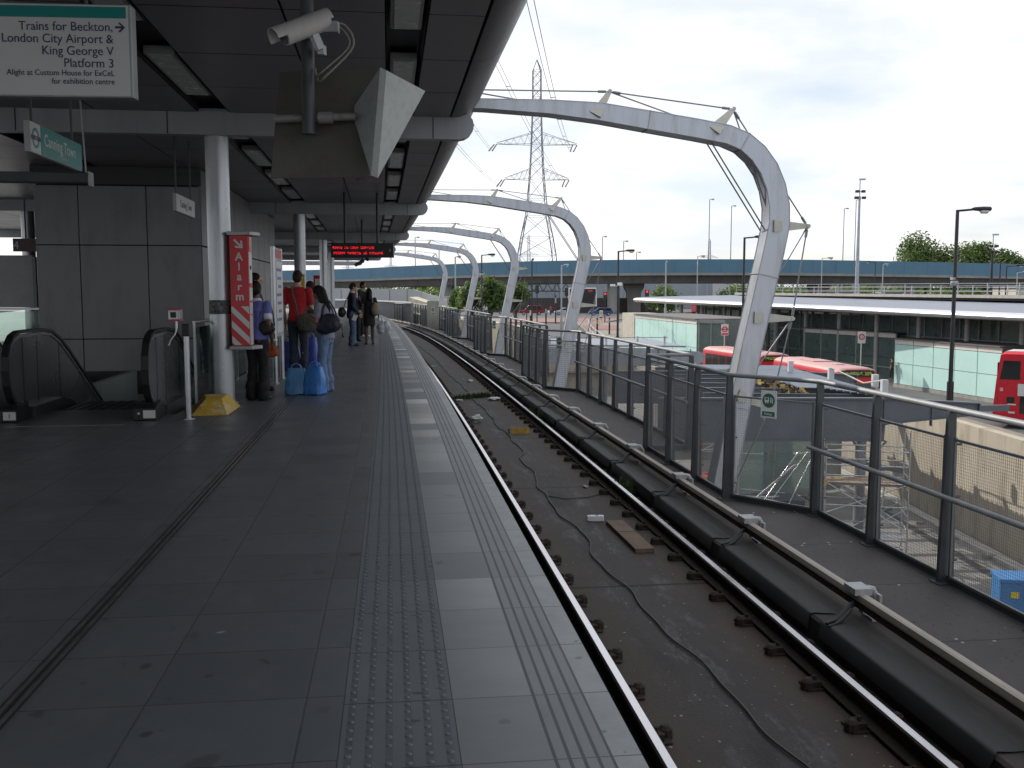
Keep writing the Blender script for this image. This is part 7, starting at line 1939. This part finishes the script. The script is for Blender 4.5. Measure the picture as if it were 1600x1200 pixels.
    for a in ((.3, -.8), (1.5, -.8), (1.5, 0), (.3, 0)): mb.tube([(a[0], a[1], 4.4), (a[0], a[1], 5.4)], .03, 6)
    mb.box((.9, -.4, 4.42), (1.2, .8, .06)); mb.build('basket', M_lift, root)
    # low kerb clutter at the wall foot
    for k in range(9):
        mb = MB(); s_ = r.uniform(.1, .35); mb.box((0, 0, s_ * .25), (s_ * 1.6, s_, s_ * .5)); o = mb.build('rubble', M_conc, bevel=.02); o.location = (16.9 + r.uniform(-.5, .5), 27 + 2.6 * k, Z_PIT + .0); o.rotation_euler = (0, 0, r.uniform(0, 3)); tag(o, 'small lump of rubble near the foot of the beige wall', 'rubble', 'rubble along the wall foot')
yard_things()
# ================================================================== PEOPLE
class Blob(MB):
    def cap(s, p0, p1, r0, r1, n=12, sq=None):
        p0, p1 = Vector(p0), Vector(p1); d = (p1 - p0)
        if d.length < 1e-5: d = Vector((0, 0, 1e-4)); p1 = p0 + d
        u = d.normalized(); a = Vector((0, 1, 0)) if abs(u.y) < .9 else Vector((1, 0, 0)); x = u.cross(a).normalized(); y = u.cross(x)
        rings = []
        for k in range(4): t = -PI2 + PI2 * (k + .4) / 4; rings.append((p0 + u * r0 * math.sin(t), r0 * math.cos(t)))
        rings.append((p0, r0)); rings.append((p1, r1))
        for k in range(4): t = PI2 * (k + .6) / 4; rings.append((p1 + u * r1 * math.sin(t), r1 * math.cos(t)))
        s.loft([[c + (x * math.cos(2 * math.pi * i / n) + y * math.sin(2 * math.pi * i / n)) * r for i in range(n)] for c, r in rings])
    def ell(s, c, r, n=14, m=9):
        c = Vector(c); s.loft([[c + Vector((r[0] * math.cos(2 * math.pi * i / n) * math.cos(t), r[1] * math.sin(2 * math.pi * i / n) * math.cos(t), r[2] * math.sin(t))) for i in range(n)] for t in [-PI2 + math.pi * (k + .5) / m for k in range(m)]])
    def rings(s, L, n=18):
        s.loft([[Vector((x + rx * math.cos(2 * math.pi * i / n), y + ry * math.sin(2 * math.pi * i / n), z)) for i in range(n)] for x, y, z, rx, ry in L])
    def grow(s, name, m, parent, voxel, smooth=3, wr=None):
        me = bpy.data.meshes.new(name); me.from_pydata([tuple(v) for v in s.v], [], s.f)
        bm = bmesh.new(); bm.from_mesh(me); bmesh.ops.recalc_face_normals(bm, faces=bm.faces); bm.to_mesh(me); bm.free()
        ob = bpy.data.objects.new(name, me); COL.objects.link(ob)
        rm = ob.modifiers.new('r', 'REMESH'); rm.mode = 'VOXEL'; rm.voxel_size = voxel
        sm_ = ob.modifiers.new('s', 'SMOOTH'); sm_.iterations = smooth; sm_.factor = .5
        dg = bpy.context.evaluated_depsgraph_get(); new = bpy.data.meshes.new_from_object(ob.evaluated_get(dg))
        bpy.data.objects.remove(ob); bpy.data.meshes.remove(me)
        if wr is None: wr = .0065 if name in ('top', 'trousers', 'dress', 'cloth') else (.008 if name in ('body', 'pouch', 'flap_body') and voxel >= .0119 else 0)
        if wr:
            off = Vector((random.uniform(0, 50), random.uniform(0, 50), 0))
            nr_ = [v.normal.copy() for v in new.vertices]
            for v, q in zip(new.vertices, nr_):
                p = Vector((v.co.x * 15, v.co.y * 15, v.co.z * 9 + v.co.x * 5)) + off
                k = noise.noise(p) + .5 * noise.noise(p * 2.3)
                v.co += q * wr * k
        new.name = name; new.materials.clear(); new.materials.append(m)
        new.polygons.foreach_set('use_smooth', [True] * len(new.polygons))
        return link(name, new, parent)
SKIN_L = mat('skin_light', (.42, .25, .18), .5, var=.05); SKIN_D = mat('skin_dark', (.085, .045, .030), .5, var=.05); SKIN_M = mat('skin_mid', (.22, .12, .08), .5, var=.05)
def cloth(name, col, rough=.85): return mat(name, col, rough, var=.18, scale=9, bump=.35, bscale=28)
HAIR_B = mat('hair_black', (.008, .007, .007), .65, spec=.2); HAIR_BR = mat('hair_brown', (.035, .020, .012), .65, spec=.2); HAIR_F = mat('hair_fair', (.20, .14, .07), .5)

def person(label, px, d, H, rz, skin, hair, top, legs, shoe, arms, female=False, lean=0.0, head=(0, 0), stride=0.0, sleeve=.5, top_z=(.49, .835), skirt=None, flare=0.0, long_hair=0.0, bun=False, topless_mat=None, collar=None, wide=1.0, x=None):
    """px,d: where the feet stand; arms: ((elbow),(wrist)) left then right, as fractions of H"""
    bx = xd(px, d) if x is None else x
    root = thing('person', label, 'person', (bx, d, 0), rz)
    S = lambda v: Vector(v) * H
    sh = (.098 if female else .112) * wide; hp = .050
    def tl(z): return lean * max(0, z - .53)
    vox = .0085
    b = Blob()
    tor = [(.455, .070, .055), (.50, .093 if female else .088, .064), (.54, .092 if female else .086, .062), (.61, .070 if female else .078, .050), (.69, .080 if female else .088, .058), (.76, .088 if female else .100, .060), (.805, sh * .80, .050), (.83, sh * .50, .038), (.85, .034, .033), (.875, .029, .031)]
    tor = [(z, rx * (wide if z < .8 else 1), ry * (wide if z < .8 else 1)) for z, rx, ry in tor]
    b.rings([(0, tl(z) * H, z * H, rx * H, ry * H) for z, rx, ry in tor])
    hy, hz = head   # yaw (left +), pitch (down +)
    hc = S((0, tl(.92) + .008 + .03 * hz, .928 - .012 * abs(hz)))
    HM = Matrix.Rotation(hy, 3, 'Z') @ Matrix.Rotation(-hz, 3, 'X')
    def hd(v): return hc + HM @ S(v)
    b.cap(S((0, tl(.86), .845)), hd((0, -.008, -.03)), .029 * H, .028 * H)
    def hell(c, r, B=b):
        k = len(B.v); B.ell((0, 0, 0), [q * H for q in r]); B.v[k:] = [tuple(hc + HM @ (Vector(v) + S(c))) for v in B.v[k:]]
    hell((0, -.004, .010), (.044, .054, .056)); hell((0, .012, -.022), (.034, .038, .042)); hell((0, .026, -.048), (.020, .020, .014))
    hell((0, .052, -.012), (.0075, .011, .013)); hell((0, .049, .004), (.006, .006, .016)); hell((0, .044, -.034), (.014, .007, .005))
    for s_ in (-1, 1): hell((s_ * .045, -.004, -.010), (.006, .011, .016)); hell((s_ * .017, .044, .010), (.012, .006, .004))
    # legs
    legpts = []
    for s_ in (-1, 1):
        k = stride * s_
        hip, kn, an = S((s_ * hp, 0, .50)), S((s_ * (hp + .004), .02 * 1 + .5 * k, .283)), S((s_ * (hp + .006), -.012 + k, .045)); legpts.append((hip, kn, an))
        lk = 1.0 if legs is None else .80; b.cap(hip, kn, .050 * H * lk, .034 * H * lk); b.cap(kn, kn.lerp(an, .35) + S((0, -.012 * lk, 0)), .033 * H * lk, .032 * H * lk); b.cap(kn.lerp(an, .35) + S((0, -.012 * lk, 0)), an, .032 * H * lk, .019 * H * lk)
        b.cap(an + S((0, -.012, -.018)), an + S((s_ * .012, .085, -.030)), .020 * H, .014 * H)
    # arms and hands
    armp = []
    for s_, (el, wr) in zip((-1, 1), arms):
        so = S((s_ * sh, tl(.80), .800)); e = S((el[0], el[1], el[2])); w = S((wr[0], wr[1], wr[2])); armp.append((so, e, w))
        b.cap(so, e, .029 * H, .022 * H); b.cap(e, e.lerp(w, .3), .0225 * H, .0225 * H); b.cap(e.lerp(w, .3), w, .0225 * H, .0145 * H)
        f = (w - e).normalized(); side = Vector((0, 1, 0)) if abs(f.y) < .8 else Vector((0, 0, 1)); side = (side - f * side.dot(f)).normalized(); nrm = f.cross(side) * -s_
        for q in (-.5, -.17, .17, .5):
            root_ = w + f * .030 * H + side * q * .034 * H; b.cap(w + f * .006 * H + side * q * .020 * H, root_ + f * .012 * H, .0095 * H, .0075 * H, 8)
            ln = (.040, .046, .044, .034)[[-.5, -.17, .17, .5].index(q)] * H
            m1 = root_ + f * (.012 * H + ln * .45) + nrm * ln * .12; b.cap(root_ + f * .012 * H, m1, .0062 * H, .0055 * H, 8); b.cap(m1, m1 + f * ln * .40 + nrm * ln * .38, .0055 * H, .0045 * H, 8)
        t0 = w + f * .012 * H + side * .016 * H; t1 = t0 + f * .020 * H + side * .022 * H + nrm * .008 * H; b.cap(t0, t1, .0075 * H, .0065 * H, 8); b.cap(t1, t1 + f * .022 * H + side * .004 * H + nrm * .008 * H, .0062 * H, .005 * H, 8)
    body = b.grow('body', skin, root, vox)
    # hair
    h = Blob()
    hell((0, -.010, .018), (.0485, .056, .055), h); hell((0, -.024, -.006), (.046, .044, .050), h)
    if long_hair:
        h.cap(hd((0, -.030, .0)), S((0, tl(.83) - .045, .84 - long_hair * .5)), .044 * H, .040 * H); h.cap(S((0, tl(.83) - .045, .84 - long_hair * .5)), S((0, tl(.8) - .055, .84 - long_hair)), .040 * H, .022 * H)
        for s_ in (-1, 1): h.cap(hd((s_ * .034, -.012, .01)), S((s_ * .035, tl(.83) - .02, .85 - long_hair * .4)), .020 * H, .018 * H)
    if bun: hell((0, -.060, .000), (.026, .024, .026), h)
    hh = h.grow('hair', hair, root, .011, 2)
    # eyes
    e = Blob()
    for s_ in (-1, 1): hell((s_ * .017, .0475, .002), (.0072, .004, .0036), e)
    em = MB(); em.v, em.f, em.m, em.uv = e.v, e.f, e.m, e.uv; em.build('eyes', HAIR_B, root, smooth=60)
    # top
    t = Blob(); g = .008
    z0, z1 = top_z
    zs = sorted([z0] + [q[0] for q in tor if z0 < q[0] < z1] + [z1])
    def tr(z):
        for (za, a, c), (zb, a2, c2) in zip(tor[:-1], tor[1:]):
            if za <= z <= zb: f = (z - za) / (zb - za); return a + (a2 - a) * f, c + (c2 - c) * f
        return tor[0][1:] if z < tor[0][0] else tor[-1][1:]
    hang = .010
    t.rings([(0, tl(z) * H, z * H, (max(tr(z)[0], (.076 * wide if z > .58 else .086 * wide) if z < .8 else 0) + g) * H, (tr(z)[1] + g + (hang if z < .64 else 0)) * H) for z in zs])
    for so, e_, w_ in armp:
        if sleeve <= .6: t.cap(so, so.lerp(e_, sleeve / .5 * .62), .036 * H, .034 * H)
        else: t.cap(so, e_, .036 * H, .030 * H); t.cap(e_, e_.lerp(w_, .93), .030 * H, .024 * H)
    if skirt: t.rings([(0, 0, z * H, rx * H, ry * H) for z, rx, ry in skirt])
    t.grow('top' if not skirt else 'dress', top, root, .011)
    if collar:
        c = Blob(); c.rings([(0, tl(.84) * H, z * H, rx * H, ry * H) for z, rx, ry in ((.822, .062, .050), (.838, .052, .045), (.856, .040, .040))]); c.grow('collar', collar, root, .010)
        if sleeve <= .6:
            c = Blob()
            for so, e_, w_ in armp: q = so.lerp(e_, sleeve / .5 * .62); u = (e_ - so).normalized(); c.cap(q - u * .004 * H, q + u * .012 * H, .0355 * H, .0355 * H)
            c.grow('cuff', collar, root, .010)
    if legs is not None:
        l = Blob(); l.rings([(0, 0, z * H, (rx + .007) * H, (ry + .008) * H) for z, rx, ry in ((.46, .078, .058), (.50, .095 if female else .090, .066), (.54, .092 if female else .088, .063), (.575, .080, .056))])
        for hip, kn, an in legpts:
            l.cap(hip, kn, .058 * H, .042 * H); l.cap(kn, an + S((0, .008, -.008)), .042 * H, (.032 + flare) * H)
            for q in (.35, .75): l.cap(kn.lerp(an, q) + S((0, .004, 0)), kn.lerp(an, q) + S((0, .004, .02)), (.041 + flare * q) * H, (.040 + flare * q) * H)
        l.grow('trousers', legs, root, .011)
    sh_ = Blob()
    for hip, kn, an in legpts:
        s_ = 1 if an.x > 0 else -1
        sh_.cap(Vector((an.x, an.y - .018 * H, .024 * H)), Vector((an.x + s_ * .012 * H, an.y + .092 * H, .018 * H)), .023 * H, .019 * H); sh_.cap(Vector((an.x, an.y, .030 * H)), Vector((an.x, an.y + .04 * H, .030 * H)), .024 * H, .020 * H)
    so_ = sh_.grow('shoes', shoe, root, .010)
    return root
DOWN = lambda s, o=.0: ((s * .128, -.015 + o, .630), (s * .130, .03 + o, .475))
def bagw(name, label, base, parts, cat='bag', rz=0.0):
    root = thing(name, label, cat, base, rz)
    for nm, kind, geo, m in parts:
        b = Blob()
        for q in geo:
            if q[0] == 'cap': b.cap(*q[1:])
            elif q[0] == 'rings': b.rings(q[1])
            elif q[0] == 'tube': b.tube(q[1], q[2], 8)
            elif q[0] == 'ell': b.ell(q[1], q[2])
        if kind == 'grow': b.grow(nm, m, root, .012, 2)
        else: b.build(nm, m, root, smooth=60)
    return root
def people():
    # woman in blue shirt and black trousers
    person('person with a black bun in a lavender shirt and black trousers beside the alarm box', 401, 13.95, 1.69, -.35, SKIN_D, HAIR_B, cloth('lavender_shirt', (.115, .135, .36)), cloth('black_trousers', (.010, .009, .011)), M_black, (DOWN(-1), ((.150, -.045, .640), (.135, .03, .490))), female=True, bun=True, sleeve=.45, flare=.020, collar=cloth('white_trim', (.55, .57, .66)), wide=1.12, top_z=(.51, .835))
    y = 13.95
    bagw('shoulder_bag', 'small black shoulder bag under the arm of the person in the lavender shirt', (-3.44, 13.84, 1.02), [('pouch', 'grow', [('ell', (0, 0, 0), (.135, .06, .10)), ('ell', (0, 0, .04), (.11, .05, .07))], cloth('black_leather', (.010, .010, .011), .45)), ('strap', 'tube', [('tube', [(-.12, .0, .04), (-.07, -.02, .22), (-.02, .02, .36), (.03, .08, .36), (.08, .06, .2), (.12, .02, .04)], .011)], M_black)], rz=-.2)
    mb = MB(); mb.lathe([(.032, -.012), (.037, -.006), (.037, .006), (.032, .012)], 16); o = mb.build('bracelet', M_white, smooth=60); o.location = (-3.345, 13.93, .855); tag(o, 'white bracelet on the wrist of the person in the lavender shirt', 'bracelet')
    # person mostly hidden behind her
    person('person with glasses, mostly hidden behind the alarm box, in dark clothes, jeans and sandals', 400, 15.4, 1.83, -1.35, SKIN_L, HAIR_B, cloth('dark_top', (.02, .02, .024)), cloth('dark_jeans', (.035, .045, .085)), mat('sandal', (.05, .02, .015), .6), (DOWN(-1), DOWN(1)), stride=.05)
    bagw('orange_bag', 'small orange bag showing behind the person in black trousers', (-3.70, 15.2, .52), [('body', 'grow', [('ell', (0, 0, .12), (.10, .06, .11)), ('ell', (0, 0, .07), (.11, .06, .07))], cloth('orange_cloth', (.42, .085, .02))), ('handle', 'tube', [('tube', [(-.06, 0, .2), (-.05, 0, .36), (.05, 0, .36), (.06, 0, .2)], .008)], M_black)])
    # man in red
    person('tall person with short brown hair in a red t-shirt and dark jeans, back turned', 466, 18.8, 1.94, -.12, SKIN_L, HAIR_BR, cloth('red_tshirt', (.36, .012, .018)), cloth('dark_jeans2', (.022, .028, .045)), M_black, (((-.138, -.02, .62), (-.135, .03, .47)), ((.135, .02, .62), (.09, .13, .56))), sleeve=.52, top_z=(.50, .835), head=(.0, .12), lean=.03)
    bagw('messenger_bag', 'grey brown messenger bag slung at the hip of the person in red', (-3.85, 18.62, .83), [('flap_body', 'grow', [('ell', (0, 0, .12), (.20, .08, .16)), ('ell', (0, 0, .20), (.20, .08, .09)), ('ell', (0, .0, .04), (.18, .07, .10))], cloth('canvas_grey', (.075, .068, .060))), ('strap', 'tube', [('tube', [(-.18, -.01, .25), (-.20, -.07, .45), (-.24, -.12, .62), (-.27, -.05, .76), (-.27, .10, .79), (-.15, .30, .5), (.1, .3, .2)], .017)], MATS['canvas_grey'])], rz=.1)
    # person behind the man in red
    person('person with short brown hair facing left behind the one in red, in dark clothes', 487, 20.6, 1.76, .9, SKIN_L, HAIR_BR, cloth('grey_top', (.06, .058, .055)), cloth('grey_trousers', (.07, .066, .060)), M_black, (((-.135, .05, .64), (-.06, .15, .66)), ((.13, .06, .63), (.05, .15, .60))), head=(.1, .25))
    # woman with phone
    person('person with long black hair, grey t-shirt and pale blue jeans looking down', 509, 15.1, 1.64, 1.35, SKIN_M, HAIR_B, cloth('lilac_tshirt', (.20, .20, .26)), cloth('pale_jeans', (.115, .175, .29)), mat('blue_shoe', (.10, .16, .28), .6), (((-.135, .03, .66), (-.06, .16, .72)), ((.145, -.01, .635), (.085, .135, .735))), female=True, lean=.10, head=(.1, .55), long_hair=.10, sleeve=.52, flare=.012, top_z=(.50, .835))
    bagw('hand_bag', 'large dark navy handbag on the shoulder of the person in pale jeans', (-2.75, 14.88, .93), [('body', 'grow', [('ell', (0, 0, .10), (.19, .065, .12)), ('ell', (.02, 0, .18), (.15, .06, .10)), ('ell', (-.07, 0, .05), (.14, .06, .09))], cloth('navy_leather', (.014, .018, .034), .5)), ('strap', 'tube', [('tube', [(.14, 0, .18), (.08, .02, .34), (-.02, .10, .46), (-.10, .10, .40), (-.14, .02, .15)], .013), ('tube', [(.10, -.02, .20), (.05, .0, .34), (-.04, .08, .455), (-.11, .06, .36), (-.10, -.02, .18)], .011)], MATS['navy_leather']), ('tassel', 'grow', [('cap', (.19, 0, .12), (.21, 0, -.04), .008, .010), ('ell', (.21, 0, -.06), (.02, .02, .03))], M_black)], rz=-.12)
    root = thing('mobile_phone', 'small dark phone in the hands of the person in pale jeans', 'phone', (-3.10, 15.10, 1.235), 1.3); mb = MB(); mb.box((0, 0, 0), (.05, .10, .012), mtx=Matrix.Rotation(.5, 3, 'X')); mb.build('case', M_black, root, bevel=.003); mb = MB(); mb.box((0, -.004, .0075), (.042, .085, .002), mtx=Matrix.Rotation(.5, 3, 'X')); mb.build('screen', M_bglass, root)
    # carrier bags
    M_carr = mat('carrier_plastic', (.045, .19, .52), .35, var=.25, scale=7, bump=.8, bscale=16); M_carr2 = mat('carrier_teal', (.055, .19, .38), .35, var=.3, scale=7, bump=.8, bscale=16)
    r = random.Random(21)
    def carrier(base, w, dp, h, m, label, rz, seed):
        rr = random.Random(seed); root = thing('carrier_bag', label, 'bag', base, rz, 'blue bags on the platform floor')
        mb = MB(); n = 26; L = []
        for k, (z, f) in enumerate(((0, .82), (.04, .98), (.22, 1.04), (.45, 1.0), (.68, .92), (.85, .80), (.97, .74))):
            g = []
            for i in range(n):
                a = 2 * math.pi * i / n; q = abs(math.cos(a)) ** .45 * (1 if math.cos(a) > 0 else -1), abs(math.sin(a)) ** .45 * (1 if math.sin(a) > 0 else -1); j = 1 + rr.uniform(-.06, .06)
                g.append(Vector((q[0] * w / 2 * f * j, q[1] * dp / 2 * f * (1 - .35 * z) * j, z * h + rr.uniform(-.012, .012))))
            L.append(g)
        mb.loft(L); mb.build('body', m, root, smooth=24)
        mb = MB()
        for e in (-1, 1): mb.tube([(-w * .25, e * dp * .2, h * .93), (-w * .18, e * dp * .15, h * 1.1), (0, e * dp * .05 + rr.uniform(-.02, .02), h * 1.17), (w * .18, e * dp * .12, h * 1.08), (w * .25, e * dp * .2, h * .93)], .009, 6)
        mb.build('handle', m, root, smooth=60)
    carrier((-3.23, 14.75, 0), .33, .27, .40, M_carr2, 'light blue carrier bag on the floor, left one of the pair in front', .1, 1)
    carrier((-2.94, 14.70, 0), .30, .27, .43, M_carr, 'bright blue carrier bag on the floor beside the pale jeans', -.25, 2)
    M_dkb = mat('dark_blue_bag', (.045, .075, .34), .4, var=.25, scale=6, bump=.6, bscale=14)
    carrier((-4.33, 19.3, 0), .36, .26, .58, M_dkb, 'dark blue bag on the floor left of the legs of the person in red', .2, 3)
    carrier((-3.92, 19.2, 0), .30, .24, .66, M_dkb, 'tall dark blue bag on the floor right of the legs of the person in red', -.1, 4)
    # man in navy blazer
    person('person in a navy blazer and jeans with bowed head, far down the platform', 550, 28.0, 1.79, -1.25, SKIN_L, HAIR_BR, cloth('navy_blazer', (.012, .017, .042)), cloth('mid_jeans', (.085, .125, .21)), M_black, (((-.130, .02, .63), (-.07, .12, .55)), ((.135, .0, .625), (.11, .10, .50))), sleeve=1.0, top_z=(.44, .835), head=(0, .45), lean=.03, collar=cloth('pale_collar', (.42, .40, .46)), flare=.012)
    bagw('black_bag', 'small black bag behind the person in the navy blazer', (-4.79, 27.9, .95), [('body', 'grow', [('ell', (0, 0, 0), (.12, .09, .15))], M_black), ('strap', 'tube', [('tube', [(.05, 0, .12), (.12, .02, .35), (.2, .05, .48)], .012)], M_black)])
    mb = MB(); mb.box((0, 0, 0), (.13, .02, .17)); o = mb.build('paper', M_signwhite); o.location = (-4.42, 27.82, .80); o.rotation_euler = (.3, .3, .5); tag(o, 'white paper in the hand of the person in the navy blazer', 'paper')
    person('person with fair hair half hidden between the blazer and the cream scarf', 555.5, 30.5, 1.60, -2.6, SKIN_L, HAIR_F, cloth('black_top', (.014, .014, .016)), cloth('black_trousers2', (.012, .012, .014)), M_black, (((-.135, .03, .64), (-.05, .10, .80)), DOWN(1)), female=True, long_hair=.06, sleeve=1.0)
    person('person in black with a cream scarf and white shoes facing right', 568, 33.3, 1.86, -1.9, SKIN_M, HAIR_B, cloth('black_tshirt', (.010, .011, .015)), cloth('charcoal_jeans', (.014, .014, .018)), M_white, (((-.145, .0, .64), (-.08, .10, .56)), ((.145, .0, .64), (.10, .11, .55))), sleeve=.5, wide=1.05)
    bagw('scarf', 'cream scarf round the shoulders of the person in black', (xd(568, 33.3), 33.3, 1.50), [('cloth', 'grow', [('cap', (-.20, -.02, .04), (0, -.13, .08), .055, .06), ('cap', (0, -.13, .08), (.20, -.05, .02), .06, .055), ('cap', (.18, -.10, .0), (.16, -.15, -.32), .05, .04), ('cap', (-.15, .10, .06), (.15, .10, .06), .05, .05)], cloth('cream_knit', (.30, .28, .22)))], 'scarf')
    # woman in black dress
    person('person with long black hair in a short black dress, bare legs and heels, back turned', 577.5, 28.6, 1.635, .25, SKIN_D, HAIR_B, cloth('black_dress', (.009, .009, .012)), None, M_black, (DOWN(-1), ((.150, -.03, .64), (.165, .02, .50))), female=True, long_hair=.07, sleeve=.3, top_z=(.42, .835), skirt=[(.335, .098, .075), (.40, .102, .078), (.50, .098, .072), (.56, .084, .062)])
    bagw('backpack', 'beige rucksack on the right shoulder of the person in the black dress', (xd(587.5, 28.6), 28.48, 1.02), [('body', 'grow', [('ell', (0, 0, 0), (.13, .09, .20)), ('ell', (0, -.04, -.06), (.11, .08, .12))], cloth('khaki', (.20, .18, .125))), ('strap', 'tube', [('tube', [(-.06, -.02, .18), (-.09, .06, .32), (-.10, .16, .33), (-.06, .2, .1)], .016)], MATS['khaki'])], 'rucksack')
    root = thing('plastic_carrier', 'white and pink plastic bag hanging from the hand of the person in the black dress', 'bag', (xd(599.5, 28.6), 28.55, .33), 0)
    b = Blob(); b.ell((-.05, 0, .16), (.14, .11, .16)); b.ell((.08, .02, .20), (.12, .10, .17)); b.ell((-.06, -.03, .06), (.10, .08, .07)); b.grow('body', mat('white_plastic', (.48, .45, .52), .3, var=.2, scale=9, bump=.9, bscale=18), root, .014, 1)
    mb = MB(); mb.tube([(0, 0, .30), (-.04, 0, .42), (-.07, 0, .49)], [.05, .018, .014], 8); mb.build('handle', MATS['white_plastic'], root, smooth=60)
    # far figures in the street and the bus station
    d = 182
    def far(label, px, d, H, z, topc, legc, rz):
        root = thing('person', label, 'person', (xd(px, d), d, z), rz); b = Blob(); k = H
        b.rings([(0, 0, q * k, a * k, c * k) for q, a, c in ((.46, .08, .06), (.55, .085, .06), (.65, .08, .055), (.76, .10, .06), (.82, .08, .05), (.85, .035, .03))]); b.ell((0, 0, .93 * k), (.05 * k, .055 * k, .068 * k)); b.cap((0, 0, .84 * k), (0, 0, .9 * k), .03 * k, .03 * k)
        for s_ in (-1, 1): b.cap((s_ * .05 * k, 0, .5 * k), (s_ * .06 * k, .05 * k * s_, .27 * k), .05 * k, .035 * k); b.cap((s_ * .06 * k, .05 * k * s_, .27 * k), (s_ * .06 * k, .06 * k * s_, .03 * k), .034 * k, .025 * k); b.cap((s_ * .11 * k, 0, .8 * k), (s_ * .14 * k, .02 * k, .62 * k), .03 * k, .022 * k); b.cap((s_ * .14 * k, .02 * k, .62 * k), (s_ * .14 * k, .08 * k, .48 * k), .022 * k, .018 * k); b.cap((s_ * .06 * k, .04 * k * s_, .02 * k), (s_ * .06 * k, .1 * k + .04 * k * s_, .015 * k), .02 * k, .015 * k)
        b.grow('body', SKIN_L, root, .03, 2)
        c = Blob(); c.rings([(0, 0, q * k, a * k, e * k) for q, a, e in ((.50, .095, .072), (.6, .09, .068), (.7, .095, .068), (.78, .115, .07), (.83, .085, .055))])
        for s_ in (-1, 1): c.cap((s_ * .11 * k, 0, .8 * k), (s_ * .132 * k, .01 * k, .68 * k), .038 * k, .034 * k)
        c.grow('top', topc, root, .03, 2)
        c = Blob(); c.rings([(0, 0, q * k, a * k, e * k) for q, a, e in ((.46, .085, .068), (.52, .095, .07), (.56, .088, .066))])
        for s_ in (-1, 1): c.cap((s_ * .05 * k, 0, .5 * k), (s_ * .06 * k, .05 * k * s_, .27 * k), .058 * k, .043 * k); c.cap((s_ * .06 * k, .05 * k * s_, .27 * k), (s_ * .06 * k, .06 * k * s_, .06 * k), .042 * k, .034 * k)
        c.grow('trousers', legc, root, .03, 2)
        c = Blob(); c.ell((0, -.012 * k, .95 * k), (.053 * k, .056 * k, .055 * k)); c.grow('hair', HAIR_BR, root, .02, 1)
        return root
    far('person in a red top and jeans with a white bag crossing the red paving', 860.5, 182, 1.85, gz(182) + .1, cloth('far_red', (.38, .03, .03)), cloth('far_jeans', (.05, .07, .14)), .4)
    mb = Blob(); mb.ell((0, 0, .2), (.2, .15, .28)); o = mb.build('plastic_carrier', M_white, smooth=60); o.location = (xd(857, 182), 181.7, gz(182) + .55); tag(o, 'tiny white bag in the hand of the person on the red paving', 'bag')
    far('person in dark clothes leaning at the glass entrance of the bus station', 1395, 80, 1.75, -5.6, cloth('far_brown', (.05, .035, .03)), cloth('far_dark', (.02, .02, .022)), 1.2)
    far('person in a yellow vest beyond the bus roof, left of the nearest arch leg', 1149, 92, 1.75, -5.0, mat('hi_vis', (.45, .50, .03), .6), cloth('far_navy', (.02, .025, .05)), 2.6)
people()
